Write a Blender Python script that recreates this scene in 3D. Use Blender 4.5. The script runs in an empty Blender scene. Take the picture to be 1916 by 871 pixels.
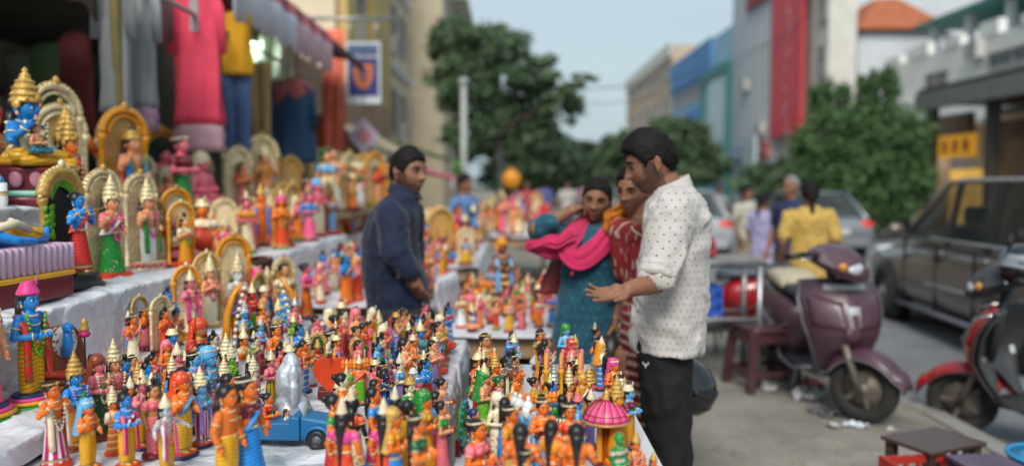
import bpy, bmesh, math, random
import numpy as np
from math import sin, cos, pi, radians, sqrt, atan2, exp
from mathutils import Vector, Matrix, Euler, noise as mnoise

scene = bpy.context.scene
COL = scene.collection
# ------------------------------------------------------------------ camera
CAM_H, FPX, PITCH = 1.5, 1504.0, radians(3.44)
cd = bpy.data.cameras.new('camera'); cam = bpy.data.objects.new('camera', cd); COL.objects.link(cam)
cd.sensor_width = 36.0; cd.lens = 36.0 * FPX / 1916.0
cd.clip_start = 0.05; cd.clip_end = 3000
cam.location = (0, 0, CAM_H); cam.rotation_euler = (pi / 2 - PITCH, 0, 0)
cd.dof.use_dof = True; cd.dof.focus_distance = 2.22; cd.dof.aperture_fstop = 1.12
scene.camera = cam
# ------------------------------------------------------------------ sky and sun (bright overcast evening)
SUN_EL, SUN_AZ = radians(44), radians(188)          # azimuth clockwise from +Y: soft light from behind the camera
world = bpy.data.worlds.new('World'); scene.world = world; world.use_nodes = True
wn = world.node_tree.nodes; wl = world.node_tree.links; wn.clear()
w_out = wn.new('ShaderNodeOutputWorld'); w_bg = wn.new('ShaderNodeBackground')
w_sky = wn.new('ShaderNodeTexSky'); w_sky.sky_type = 'NISHITA'; w_sky.sun_disc = False
w_sky.sun_elevation = SUN_EL; w_sky.sun_rotation = SUN_AZ; w_sky.dust_density = 3.0; w_sky.air_density = 1.2
w_mix = wn.new('ShaderNodeMix'); w_mix.data_type = 'RGBA'; w_mix.inputs[0].default_value = 0.85
w_tc = wn.new('ShaderNodeTexCoord'); w_map = wn.new('ShaderNodeMapping'); w_map.inputs['Scale'].default_value = (1, 1, 3)
w_ns = wn.new('ShaderNodeTexNoise'); w_ns.inputs['Scale'].default_value = 1.3; w_ns.inputs['Detail'].default_value = 4
w_cr = wn.new('ShaderNodeValToRGB')
w_cr.color_ramp.elements[0].position = 0.34; w_cr.color_ramp.elements[0].color = (1.86, 2.6, 3.02, 1)
w_cr.color_ramp.elements[1].position = 0.66; w_cr.color_ramp.elements[1].color = (3.05, 3.75, 4.08, 1)
wl.new(w_tc.outputs['Generated'], w_map.inputs[0]); wl.new(w_map.outputs[0], w_ns.inputs['Vector'])
wl.new(w_ns.outputs['Fac'], w_cr.inputs[0])
wl.new(w_sky.outputs[0], w_mix.inputs[6]); wl.new(w_cr.outputs[0], w_mix.inputs[7])
wl.new(w_mix.outputs[2], w_bg.inputs[0]); w_bg.inputs[1].default_value = 0.09
wl.new(w_bg.outputs[0], w_out.inputs[0])
sd = bpy.data.lights.new('sun', 'SUN'); sd.energy = 1.5; sd.angle = radians(24); sd.color = (1, .95, .88)
sun = bpy.data.objects.new('sun', sd); COL.objects.link(sun)
sun.rotation_euler = (pi / 2 - SUN_EL, 0, pi - SUN_AZ)
sun.location = (6, -6, 12)
vs = scene.view_settings; vs.view_transform = 'Standard'; vs.look = 'None'; vs.exposure = 1.0; vs.gamma = 1.0; vs.use_curve_mapping = False
scene.render.engine = 'CYCLES'; scene.cycles.use_denoising = True; scene.cycles.max_bounces = 6
scene.cycles.diffuse_bounces = 3; scene.cycles.glossy_bounces = 2; scene.cycles.transparent_max_bounces = 6; scene.cycles.volume_bounces = 0; scene.cycles.caustics_reflective = False
scene.cycles.caustics_refractive = False

# ------------------------------------------------------------------ helpers
_cp, _sp = cos(PITCH), sin(PITCH)
def ray(px, py):
    a, b = (px - 958) / FPX, (435.5 - py) / FPX
    return Vector((a, _cp + b * _sp, -_sp + b * _cp))
def J(px, py, Y):
    d = ray(px, py); return Vector((d.x, d.y, d.z)) * (Y / d.y) + Vector((0, 0, CAM_H))
def W(px, py, z):
    d = ray(px, py); t = (z - CAM_H) / d.z
    return d * t + Vector((0, 0, CAM_H))

def srgb(h):
    h = h.lstrip('#'); v = [int(h[i:i + 2], 16) / 255 for i in (0, 2, 4)]
    return tuple(c / 12.92 if c <= .04045 else ((c + .055) / 1.055) ** 2.4 for c in v)

_MATS = {}
def M(name, col, rough=.5, metal=0., var=.15, scale=6., bump=0., bscale=40., coat=0., rnd=0., dirt=0., spec=.5, emit=0., sheen=0., stretch=None):
    """principled paint/cloth/stone with noise in colour, gloss and relief"""
    if name in _MATS: return _MATS[name]
    if isinstance(col, str): col = srgb(col)
    m = bpy.data.materials.new(name); m.use_nodes = True; _MATS[name] = m
    nt = m.node_tree; N = nt.nodes; L = nt.links; b = N['Principled BSDF']
    b.inputs['Roughness'].default_value = rough; b.inputs['Metallic'].default_value = metal
    b.inputs['Specular IOR Level'].default_value = spec
    b.inputs['Coat Weight'].default_value = coat; b.inputs['Coat Roughness'].default_value = .15
    if sheen: b.inputs['Sheen Weight'].default_value = sheen
    tc = N.new('ShaderNodeTexCoord'); src = tc.outputs['Object']
    if stretch:
        mp = N.new('ShaderNodeMapping'); mp.inputs['Scale'].default_value = stretch; L.new(src, mp.inputs[0]); src = mp.outputs[0]
    n1 = N.new('ShaderNodeTexNoise'); n1.inputs['Scale'].default_value = scale; n1.inputs['Detail'].default_value = 5
    L.new(src, n1.inputs['Vector'])
    hsv = N.new('ShaderNodeHueSaturation'); hsv.inputs['Color'].default_value = (*col, 1)
    mr = N.new('ShaderNodeMapRange'); mr.inputs[1].default_value = .3; mr.inputs[2].default_value = .7
    mr.inputs[3].default_value = 1 - var; mr.inputs[4].default_value = 1 + var
    L.new(n1.outputs['Fac'], mr.inputs[0])
    val = mr.outputs[0]
    if rnd:
        oi = N.new('ShaderNodeObjectInfo'); m2 = N.new('ShaderNodeMapRange'); m2.inputs[3].default_value = 1 - rnd; m2.inputs[4].default_value = 1 + rnd
        L.new(oi.outputs['Random'], m2.inputs[0]); mu = N.new('ShaderNodeMath'); mu.operation = 'MULTIPLY'
        L.new(val, mu.inputs[0]); L.new(m2.outputs[0], mu.inputs[1]); val = mu.outputs[0]
    L.new(val, hsv.inputs['Value']); c = hsv.outputs[0]
    if dirt:
        n2 = N.new('ShaderNodeTexNoise'); n2.inputs['Scale'].default_value = scale * 2.7; n2.inputs['Detail'].default_value = 8; n2.inputs['Roughness'].default_value = .7
        L.new(src, n2.inputs['Vector']); cr = N.new('ShaderNodeMapRange'); cr.inputs[1].default_value = .5; cr.inputs[2].default_value = .72; cr.inputs[4].default_value = dirt
        L.new(n2.outputs['Fac'], cr.inputs[0]); mx = N.new('ShaderNodeMix'); mx.data_type = 'RGBA'; mx.inputs[7].default_value = (.09, .075, .06, 1)
        L.new(cr.outputs[0], mx.inputs[0]); L.new(c, mx.inputs[6]); c = mx.outputs[2]
    L.new(c, b.inputs['Base Color'])
    if emit: L.new(c, b.inputs['Emission Color']); b.inputs['Emission Strength'].default_value = emit
    rr = N.new('ShaderNodeMapRange'); rr.inputs[3].default_value = max(.04, rough - .1); rr.inputs[4].default_value = min(1, rough + .12)
    L.new(n1.outputs['Fac'], rr.inputs[0]); L.new(rr.outputs[0], b.inputs['Roughness'])
    if bump:
        n3 = N.new('ShaderNodeTexNoise'); n3.inputs['Scale'].default_value = bscale; n3.inputs['Detail'].default_value = 6
        L.new(src, n3.inputs['Vector']); bp = N.new('ShaderNodeBump'); bp.inputs['Strength'].default_value = bump; bp.inputs['Distance'].default_value = .01
        L.new(n3.outputs['Fac'], bp.inputs['Height']); L.new(bp.outputs[0], b.inputs['Normal'])
    return m

def mixin(m, fac_socket, col, rough=None):
    """lay a second colour over a material's base colour, driven by fac_socket"""
    nt = m.node_tree; N = nt.nodes; L = nt.links; b = N['Principled BSDF']
    old = b.inputs['Base Color'].links[0].from_socket
    mx = N.new('ShaderNodeMix'); mx.data_type = 'RGBA'; L.new(fac_socket, mx.inputs[0]); L.new(old, mx.inputs[6])
    if isinstance(col, str): col = srgb(col)
    if isinstance(col, tuple): mx.inputs[7].default_value = (*col[:3], 1)
    else: L.new(col, mx.inputs[7])
    L.new(mx.outputs[2], b.inputs['Base Color'])
    return m

def nmath(nt, op, a, b=None, c=None):
    n = nt.nodes.new('ShaderNodeMath'); n.operation = op
    for i, v in enumerate((a, b, c)):
        if v is None: continue
        if isinstance(v, (int, float)): n.inputs[i].default_value = v
        else: nt.links.new(v, n.inputs[i])
    return n.outputs[0]

def coords(nt, attr=None, kind='Object'):
    if attr:
        a = nt.nodes.new('ShaderNodeAttribute'); a.attribute_name = attr; v = a.outputs['Vector']
    else:
        v = nt.nodes.new('ShaderNodeTexCoord').outputs[kind]
    s = nt.nodes.new('ShaderNodeSeparateXYZ'); nt.links.new(v, s.inputs[0]); return s.outputs[0], s.outputs[1], s.outputs[2], v

class MB:
    """collects shapes as one mesh; faces carry a material slot"""
    def __init__(s): s.v = []; s.f = []; s.m = []; s.sm = []
    def add(s, vs, fs, mat=0, T=None, smooth=True):
        o = len(s.v)
        if T is not None: vs = [T @ Vector(p) for p in vs]
        s.v.extend([tuple(p) for p in vs]); s.f.extend([tuple(i + o for i in f) for f in fs])
        s.m.extend([mat] * len(fs)); s.sm.extend([smooth] * len(fs)); return s
    def loft(s, rings, seg=20, mat=0, T=None, caps=True, mod=None, smooth=True, power=2.0):
        """rings: (cx,cy,cz,rx,ry[,tilt matrix]) stacked ellipses"""
        vs = []; fs = []; n = len(rings)
        for k, r in enumerate(rings):
            for i in range(seg):
                a = 2 * pi * i / seg; ca, sa = cos(a), sin(a)
                if power != 2.0:
                    e = 2 / power; ca = math.copysign(abs(ca) ** e, ca); sa = math.copysign(abs(sa) ** e, sa)
                q = mod(a, r[2], k / max(1, n - 1)) if mod else 1
                p = Vector((r[3] * ca * q, r[4] * sa * q, 0))
                if len(r) > 5 and r[5] is not None: p = r[5] @ p
                vs.append((r[0] + p.x, r[1] + p.y, r[2] + p.z))
        for k in range(n - 1):
            for i in range(seg):
                j = (i + 1) % seg
                fs.append((k * seg + i, k * seg + j, (k + 1) * seg + j, (k + 1) * seg + i))
        if caps:
            fs.append(tuple(range(seg - 1, -1, -1))); fs.append(tuple((n - 1) * seg + i for i in range(seg)))
        return s.add(vs, fs, mat, T, smooth)
    def lathe(s, prof, seg=20, c=(0, 0, 0), sx=1, sy=1, mat=0, T=None, mod=None, caps=True, smooth=True):
        return s.loft([(c[0], c[1], c[2] + z, max(r, 1e-4) * sx, max(r, 1e-4) * sy) for r, z in prof], seg, mat, T, caps, mod, smooth)
    def tube(s, pts, rad, seg=8, mat=0, T=None, flat=1.0, up=None, smooth=True):
        pts = [Vector(p) for p in pts]
        if isinstance(rad, (int, float)): rad = [rad] * len(pts)
        vs = []; fs = []; n = len(pts); N = None
        for k in range(n):
            t = (pts[min(k + 1, n - 1)] - pts[max(k - 1, 0)])
            t = t.normalized() if t.length > 1e-9 else Vector((0, 0, 1))
            if N is None:
                N = Vector(up) if up else (Vector((0, 0, 1)) if abs(t.z) < .9 else Vector((0, 1, 0)))
            N = (N - t * N.dot(t)); N = N.normalized() if N.length > 1e-6 else t.orthogonal().normalized()
            B = t.cross(N)
            for i in range(seg):
                a = 2 * pi * i / seg
                vs.append(pts[k] + N * (cos(a) * rad[k] * flat) + B * (sin(a) * rad[k]))
        for k in range(n - 1):
            for i in range(seg):
                j = (i + 1) % seg; fs.append((k * seg + i, k * seg + j, (k + 1) * seg + j, (k + 1) * seg + i))
        fs.append(tuple(range(seg - 1, -1, -1))); fs.append(tuple((n - 1) * seg + i for i in range(seg)))
        return s.add(vs, fs, mat, T, smooth)
    def caps(s, a, b, ra, rb, seg=12, mat=0, T=None):
        """tapered capsule"""
        a, b = Vector(a), Vector(b); d = (b - a); L = d.length; d = d / max(L, 1e-6)
        pts, rad = [], []
        for i in range(1, 5): t = i / 4 * pi / 2; pts.append(a - d * ra * cos(t)); rad.append(max(1e-3 * ra, ra * sin(t)))
        for i in range(4): t = i / 4 * pi / 2; pts.append(b + d * rb * sin(t)); rad.append(rb * cos(t))
        pts.append(b + d * rb); rad.append(1e-3 * rb)
        return s.tube(pts, rad, seg, mat, T)
    def ball(s, c, r, seg=14, rings=9, mat=0, T=None, R=None):
        if isinstance(r, (int, float)): r = (r, r, r)
        vs = [(0, 0, -r[2])]; fs = []
        for k in range(1, rings):
            t = pi * k / rings - pi / 2
            for i in range(seg):
                a = 2 * pi * i / seg; vs.append((r[0] * cos(t) * cos(a), r[1] * cos(t) * sin(a), r[2] * sin(t)))
        vs.append((0, 0, r[2])); e = len(vs) - 1
        for i in range(seg):
            j = (i + 1) % seg; fs.append((0, 1 + j, 1 + i))
            for k in range(rings - 2): o = 1 + k * seg; fs.append((o + i, o + j, o + seg + j, o + seg + i))
            o = 1 + (rings - 2) * seg; fs.append((o + i, o + j, e))
        c = Vector(c); R = R or Matrix()
        return s.add([c + R @ Vector(p) for p in vs], fs, mat, T)
    def box(s, c, d, mat=0, T=None, R=None, taper=1.0):
        x, y, z = d[0] / 2, d[1] / 2, d[2] / 2; t = taper
        vs = [(-x, -y, -z), (x, -y, -z), (x, y, -z), (-x, y, -z), (-x * t, -y * t, z), (x * t, -y * t, z), (x * t, y * t, z), (-x * t, y * t, z)]
        c = Vector(c); R = R or Matrix()
        return s.add([c + R @ Vector(p) for p in vs], [(3, 2, 1, 0), (4, 5, 6, 7), (0, 1, 5, 4), (1, 2, 6, 5), (2, 3, 7, 6), (3, 0, 4, 7)], mat, T, False)
    def prism(s, poly, y0, y1, mat=0, T=None, axis='y', smooth=False):
        """polygon in (a,b) extruded along axis"""
        n = len(poly)
        def P(a, b, h): return (a, h, b) if axis == 'y' else ((h, a, b) if axis == 'x' else (a, b, h))
        vs = [P(a, b, y0) for a, b in poly] + [P(a, b, y1) for a, b in poly]
        fs = [tuple(range(n)), tuple(range(2 * n - 1, n - 1, -1))] + [(i, i + n, (i + 1) % n + n, (i + 1) % n) for i in range(n)]
        return s.add(vs, fs, mat, T, smooth)
    def ring(s, c, R, r, seg=20, sec=6, mat=0, T=None, sx=1, sy=1, Rm=None):
        Rm = Rm or Matrix(); c = Vector(c); vs = []; fs = []
        for i in range(seg):
            a = 2 * pi * i / seg
            for j in range(sec):
                b = 2 * pi * j / sec; q = R + r * cos(b)
                vs.append(c + Rm @ Vector((q * cos(a) * sx, q * sin(a) * sy, r * sin(b))))
        for i in range(seg):
            for j in range(sec):
                i2, j2 = (i + 1) % seg, (j + 1) % sec
                fs.append((i * sec + j, i2 * sec + j, i2 * sec + j2, i * sec + j2))
        return s.add(vs, fs, mat, T)
    def grid(s, fn, nu, nv, mat=0, T=None, smooth=True, flip=False):
        vs = [fn(u / nu, v / nv) for v in range(nv + 1) for u in range(nu + 1)]; w = nu + 1
        fs = [(v * w + u, v * w + u + 1, (v + 1) * w + u + 1, (v + 1) * w + u) for v in range(nv) for u in range(nu)]
        if flip: fs = [f[::-1] for f in fs]
        return s.add(vs, fs, mat, T, smooth)
    def mesh(s, name):
        me = bpy.data.meshes.new(name); me.from_pydata(s.v, [], s.f)
        me.polygons.foreach_set('material_index', s.m); me.polygons.foreach_set('use_smooth', s.sm)
        me.update(); return me
    def build(s, name, mats, parent=None, loc=None, rz=None, bevel=0, solid=0, sub=0):
        return put(name, s.mesh(name), mats, parent, loc, rz, bevel, solid, sub)

def put(name, me, mats, parent=None, loc=None, rz=None, bevel=0, solid=0, sub=0):
    o = bpy.data.objects.new(name, me); COL.objects.link(o)
    if not isinstance(mats, (list, tuple)): mats = [mats]
    if not me.materials:
        for m in mats: me.materials.append(m)
    else:
        for i, m in enumerate(mats):
            if i < len(o.material_slots) and o.material_slots[i].material != m:
                o.material_slots[i].link = 'OBJECT'; o.material_slots[i].material = m
    if parent is not None: o.parent = parent
    if loc is not None: o.location = loc
    if rz is not None: o.rotation_euler = (0, 0, rz)
    if solid: md = o.modifiers.new('solid', 'SOLIDIFY'); md.thickness = solid; md.offset = 0
    if bevel: md = o.modifiers.new('bevel', 'BEVEL'); md.width = bevel; md.segments = 2; md.limit_method = 'ANGLE'; md.angle_limit = radians(40)
    if sub: md = o.modifiers.new('sub', 'SUBSURF'); md.levels = sub; md.render_levels = sub
    return o

def thing(name, label, cat, loc=(0, 0, 0), rz=0, scale=1, group=None):
    o = bpy.data.objects.new(name, None); COL.objects.link(o); o.empty_display_size = .05
    o.location = loc; o.rotation_euler = (0, 0, rz); o.scale = (scale,) * 3
    return tag(o, label, cat, group)
def tag(o, label=None, cat=None, group=None, kind=None):
    if label: o['label'] = label
    if cat: o['category'] = cat
    if group: o['group'] = group
    if kind: o['kind'] = kind
    return o
def structure(o): o['kind'] = 'structure'; return o

def remeshed(mb, voxel, smooth=0, fac=.5, name='m'):
    """one continuous skin round all shapes in mb; returns a mesh"""
    me = mb.mesh('tmp'); o = bpy.data.objects.new('tmp', me); COL.objects.link(o)
    md = o.modifiers.new('r', 'REMESH'); md.mode = 'VOXEL'; md.voxel_size = voxel; md.use_smooth_shade = True
    if smooth: s2 = o.modifiers.new('s', 'SMOOTH'); s2.iterations = smooth; s2.factor = fac
    dg = bpy.context.evaluated_depsgraph_get(); out = bpy.data.meshes.new_from_object(o.evaluated_get(dg)); out.name = name
    bpy.data.objects.remove(o); bpy.data.meshes.remove(me)
    out.materials.clear()
    out.polygons.foreach_set('use_smooth', [True] * len(out.polygons)); return out

def getco(me):
    a = np.empty(len(me.vertices) * 3, np.float32); me.vertices.foreach_get('co', a); return a.reshape(-1, 3).astype(np.float64)
def getno(me):
    a = np.empty(len(me.vertices) * 3, np.float32); me.vertices.foreach_get('normal', a); return a.reshape(-1, 3).astype(np.float64)
def setco(me, co): me.vertices.foreach_set('co', co.astype(np.float32).ravel()); me.update()
def setattr3(me, name, arr):
    at = me.attributes.new(name, 'FLOAT_VECTOR', 'POINT'); at.data.foreach_set('vector', np.asarray(arr, np.float32).ravel())
def vnoise(p, seed=0):
    """smooth value noise, numpy, p (n,3) -> about -1..1"""
    p = p + seed * 17.13; i = np.floor(p).astype(np.int64); f = p - i; f = f * f * (3 - 2 * f); r = np.zeros(len(p))
    def h(a, b, c):
        n = (a * 374761393 + b * 668265263 + c * 2147483647 + seed * 1013) & 0xffffffff
        n = ((n ^ (n >> 13)) * 1274126177) & 0xffffffff
        return ((n ^ (n >> 16)) & 0xffff) / 32767.5 - 1
    for dx in (0, 1):
        for dy in (0, 1):
            for dz in (0, 1):
                w = (f[:, 0] if dx else 1 - f[:, 0]) * (f[:, 1] if dy else 1 - f[:, 1]) * (f[:, 2] if dz else 1 - f[:, 2])
                r += w * h(i[:, 0] + dx, i[:, 1] + dy, i[:, 2] + dz)
    return r
def fbm(p, seed=0, o=3):
    r = 0; a = 1
    for k in range(o): r = r + a * vnoise(p * 2 ** k, seed + k); a *= .5
    return r
rng = random.Random(7)
# ================================================================== ground
def concrete(name, col, var, sc, dirt=.3, rough=.85, bump=.35):
    return M(name, col, rough, var=var, scale=sc, bump=bump, bscale=90, dirt=dirt, spec=.3)
m_pave = concrete('pavement_dust', (.25, .23, .2), .26, 1.7, .5)
m_road = concrete('asphalt', (.19, .195, .205), .18, 2.3, .2, .8, .5)
m_kerb = concrete('kerb_stone', (.27, .26, .24), .2, 5)
m_earth = concrete('earth', (.12, .11, .09), .2, .4)
KX, ROADZ = 2.70, -.13
def sheet(name, x0, x1, y0, y1, z, mat, nx=2, ny=2, amp=0):
    mb = MB(); mb.grid(lambda u, v: (x0 + (x1 - x0) * u, y0 + (y1 - y0) * v, z + (amp * mnoise.noise((u * nx * .35, v * ny * .35, z)) if amp else 0)), nx, ny)
    return structure(mb.build(name, mat))
sheet('ground', -300, 300, -60, 900, -.16, m_earth)
sheet('pavement', -9, KX, -6, 160, 0, m_pave, 60, 300, .006)
sheet('road', KX + .14, 13.6, -20, 400, ROADZ, m_road, 8, 60)
sheet('far_pavement', 13.9, 22, -20, 400, 0.0, m_pave)
kerb = bpy.data.objects.new('kerb', None); COL.objects.link(kerb); structure(kerb); kerb.location = (KX, 0, 0)
ks = MB(); ks.box((.07, .45, -.065), (.14, .885, .15)); ksm = ks.mesh('kerb_stone')
for i in range(34):
    o = put('kerb_stone', ksm, m_kerb, kerb, (rng.uniform(-.006, .006), -2 + .9 * i, rng.uniform(-.004, .006)), rng.uniform(-.008, .008), bevel=.012 if i < 1 else 0)
kl = MB(); kl.box((.07, 0, -.06), (.14, 130, .15)); kl.build('kerb_run', m_kerb, kerb, (0, 93.6, 0))
fk = MB(); fk.box((13.75, 190, -.065), (.3, 420, .15)); structure(fk.build('far_kerb', m_kerb))
# painted lane line
m_line = M('road_paint', (.6, .6, .57), .7, var=.2, scale=9, dirt=.5)
for i in range(14):
    mb = MB(); mb.grid(lambda u, v: (7.9 + .12 * u, 6 + i * 7 + 3 * v, ROADZ + .004), 1, 1); structure(mb.build('lane_marking', m_line))

# ================================================================== trees
def leafmat(name, dark, light):
    m = M(name, dark, .55, var=.2, scale=3, spec=.3)
    nt = m.node_tree; x, y, z, v = coords(nt, 'tone'); mixin(m, x, light)
    b = nt.nodes['Principled BSDF']; b.inputs['Subsurface Weight'].default_value = 0
    return m
m_bark = M('bark', (.11, .085, .065), .9, var=.3, scale=9, bump=.8, bscale=25)
lf1 = leafmat('leaf_deep', (.055, .1, .05), (.135, .21, .105)); lf2 = leafmat('leaf_fresh', (.042, .098, .03), (.125, .225, .085))
lf3 = leafmat('leaf_mid', (.045, .082, .045), (.11, .17, .1))
def tree(label, base, trunk_h, lobes, nleaf, size, lm, seed, group='street trees', trunk_r=.13):
    r = np.random.RandomState(seed); rr = random.Random(seed); base = Vector(base)
    root = thing('street_tree', label, 'tree', base, group=group)
    tb = MB(); fork = Vector((rr.uniform(-.1, .1), rr.uniform(-.1, .1), trunk_h))
    tb.tube([(0, 0, -.1), (.03, .02, trunk_h * .3), (-.04, 0, trunk_h * .65), fork], [trunk_r * 1.35, trunk_r, trunk_r * .85, trunk_r * .75], 10)
    for c, rad in lobes:
        c = Vector(c); mid = fork.lerp(c, .5) + Vector((rr.uniform(-.15, .15), rr.uniform(-.15, .15), -.1))
        tb.tube([fork - Vector((0, 0, .15)), mid, c], [trunk_r * .6, trunk_r * .35, trunk_r * .12], 7)
        for k in range(5):
            e = c + Vector((rr.uniform(-1, 1) * rad[0], rr.uniform(-1, 1) * rad[1], rr.uniform(-.6, 1) * rad[2])) * .8
            s0 = mid.lerp(c, rr.uniform(.2, .9)); tb.tube([s0, s0.lerp(e, .5) + Vector((0, 0, .06)), e], [trunk_r * .2, trunk_r * .12, trunk_r * .04], 5)
    tb.build('trunk', m_bark, root)
    vol = np.array([l[1][0] * l[1][1] * l[1][2] for l in lobes]) ** .75; vol /= vol.sum(); P = []
    for (c, rad), w in zip(lobes, vol):
        n = int(nleaf * w); nc = max(5, n // 45)
        d = r.normal(size=(nc, 3)); d /= np.linalg.norm(d, axis=1)[:, None]
        cc = np.array(c) + d * np.array(rad) * (r.uniform(.25, 1, (nc, 1)) ** .45)
        P.append(cc[r.randint(0, nc, n)] + r.normal(size=(n, 3)) * np.array(rad) * .13)
    P = np.concatenate(P); n = len(P)
    a = r.normal(size=(n, 3)); a /= np.linalg.norm(a, axis=1)[:, None]; b = np.cross(a, r.normal(size=(n, 3))); b /= np.linalg.norm(b, axis=1)[:, None]
    s = size * r.uniform(.6, 1.35, (n, 1)); V = np.stack([P - a * s, P + b * s * .45, P + a * s, P - b * s * .45], 1).reshape(-1, 3)
    me = bpy.data.meshes.new('crown'); me.vertices.add(n * 4); me.vertices.foreach_set('co', V.astype(np.float32).ravel())
    me.loops.add(n * 4); me.polygons.add(n); me.loops.foreach_set('vertex_index', np.arange(n * 4, dtype=np.int32))
    me.polygons.foreach_set('loop_start', np.arange(0, n * 4, 4, dtype=np.int32)); me.update(); me.validate()
    t = np.repeat(np.clip(r.normal(.45, .3, n), 0, 1), 4); setattr3(me, 'tone', np.stack([t, t, t], 1))
    put('crown', me, lm, root); return root
tree('tall dark tree leaning over the street behind the doll stalls', (-1.6, 25, 0), 2.6,
     [((.1, 0, 4.6), (1.1, 1.3, .9)), ((1.0, 0, 5.7), (1.1, 1.2, .75)), ((-.3, .4, 5.9), (.75, 1, .8)), ((2.1, -.4, 4.8), (1.1, 1.0, .6)), ((2.9, -.3, 3.9), (.9, .9, .55)),
      ((3.6, -.5, 4.55), (.55, .6, .2)), ((1.3, .4, 3.6), (1.2, 1.1, .8)), ((.2, 0, 3.0), (.8, 1, .7)), ((2.3, .2, 2.9), (.9, 1, .6))], 20000, .1, lf1, 3)
tree('dense bright green tree across the road before the white building', (10.35, 24, ROADZ), 1.3,
     [((-.85, 0, 2.9), (1.05, 1.1, 1.1)), ((.75, 0, 2.9), (1.2, 1.2, 1.2)), ((.1, 0, 1.7), (1.75, 1.4, 1.1)), ((-.85, .2, 4.1), (.55, .7, .65)), ((.55, .1, 4.3), (.65, .7, .85)), ((-1.45, 0, 1.8), (.6, .8, .8)), ((1.45, 0, 2.0), (.6, .9, .9)), ((.0, -.3, .9), (1.6, .9, .6))], 34000, .085, lf2, 5)
tree('broad rounded tree in the middle distance above the men and women', (8.3, 46, ROADZ), 1.8,
     [((-1.6, 0, 3.4), (1.7, 1.8, 1.2)), ((.9, 0, 3.9), (2.0, 1.8, 1.4)), ((2.7, 0, 2.8), (1.3, 1.5, 1.2)), ((0, 0, 2.2), (3.0, 2, 1.3))], 15000, .2, lf1, 8)
tree('hazy tree at the far end of the street', (3.4, 62, ROADZ), 2, [((-.8, 0, 4.2), (2.0, 2, 1.5)), ((1.4, 0, 3.4), (2.0, 2, 1.4)), ((-2.4, 0, 3.4), (1.8, 2, 1.5)), ((-.5, 0, 2.2), (3.2, 2, 1.2))], 8000, .3, lf3, 11)
tree('hazy tree behind the tall dark tree', (.4, 52, 0), 2, [((-.6, 0, 4.4), (1.9, 2, 1.6)), ((1.2, 0, 4.6), (1.9, 2, 1.6)), ((2.3, 0, 3.2), (1.7, 2, 1.6)), ((.4, 0, 2.2), (2.8, 2, 1.5))], 9000, .27, lf3, 12)
tree('far off tree closing the street, smallest of the hazy trees', (7.2, 95, ROADZ), 2.2, [((-3.2, 0, 4.0), (3.0, 2.4, 2.2)), ((1.6, 0, 4.6), (3.2, 2.4, 2.2)), ((-.5, 0, 2.4), (4.5, 2.4, 1.6))], 7000, .42, lf3, 13)
tree('low bushy tree beside the red shop banner', (11.9, 36, ROADZ), 1, [((-.6, 0, 1.7), (1.3, 1.2, .8)), ((.9, 0, 2.0), (1.2, 1.2, .9))], 5000, .16, lf1, 14)

# ================================================================== buildings
def nth_word(i): return ('first', 'second', 'third', 'fourth', 'fifth', 'sixth', 'seventh', 'eighth', 'ninth', 'tenth')[i]
m_glass = M('window_glass', (.05, .06, .065), .12, var=.3, scale=.6, spec=.7)
m_dark = M('dark_opening', (.02, .02, .022), .8)
m_ivory = concrete('ivory_plaster', (.68, .66, .6), .08, 1.2, .12); m_white = concrete('white_plaster', (.8, .8, .78), .06, .8, .1)
m_grey = concrete('grey_panel', (.6, .64, .68), .07, .9, .1); m_blue = concrete('blue_cladding', (.13, .3, .58), .1, .6, .08)
m_bluel = concrete('pale_blue_cladding', (.34, .54, .7), .1, .6, .08)
m_tan = concrete('tan_plaster', (.58, .44, .31), .1, .8, .15); m_teal = M('teal_frame', (.04, .22, .2), .5)
m_paleglass = M('pale_glass', (.34, .45, .5), .2, var=.12, scale=.8)
m_yel = concrete('yellow_plaster', (.68, .5, .2), .12, 1, .15); m_cream = concrete('cream_plaster', (.78, .66, .48), .1, 1, .2); m_frame = M('window_frame', (.35, .35, .35), .5)
m_red = M('banner_red', (.52, .045, .05), .6, var=.1, scale=1.5); m_tile = M('terracotta', (.4, .12, .05), .8, var=.25, scale=4, bump=.5)
m_steel = M('steel', (.35, .36, .37), .35, metal=.8, var=.1); m_black = M('black_plastic', (.012, .012, .013), .45)
def block(root, name, x0, x1, y0, y1, z0, z1, mat, bevel=0):
    mb = MB(); mb.box(((x0 + x1) / 2, (y0 + y1) / 2, (z0 + z1) / 2), (abs(x1 - x0), abs(y1 - y0), z1 - z0))
    mb.v = [(x - root.location.x, y - root.location.y, z - root.location.z) for x, y, z in mb.v]
    return mb.build(name, mat, root, bevel=bevel)
_win = {}
def window(root, X, s, yc, zc, w, h, fm=None, gm=None, axis='x'):
    """frame proud of the wall with a recessed pane; s = outward sign along the wall normal"""
    k = (round(w, 2), round(h, 2), axis)
    if k not in _win:
        f = MB(); g = MB(); t = .07
        for a, b, c, d in ((0, h / 2, w + 2 * t, t), (0, -h / 2, w + 2 * t, t), (-w / 2, 0, t, h), (w / 2, 0, t, h), (0, 0, t * .6, h), (0, h * .2, w, t * .5)):
            f.box((0, a, b) if axis == 'x' else (a, 0, b), (.1, c, d) if axis == 'x' else (c, .1, d))
        g.box((0, 0, 0), (.03, w, h) if axis == 'x' else (w, .03, h)); _win[k] = (f.mesh('window'), g.mesh('pane'))
    f, g = _win[k]
    loc = (X + s * .05, yc, zc) if axis == 'x' else (yc, X + s * .05, zc)
    o = put('window', f, fm or m_frame, root, Vector(loc) - root.location); put('pane', g, gm or m_glass, o, (-s * .028, 0, 0) if axis == 'x' else (0, -s * .028, 0))
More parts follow.
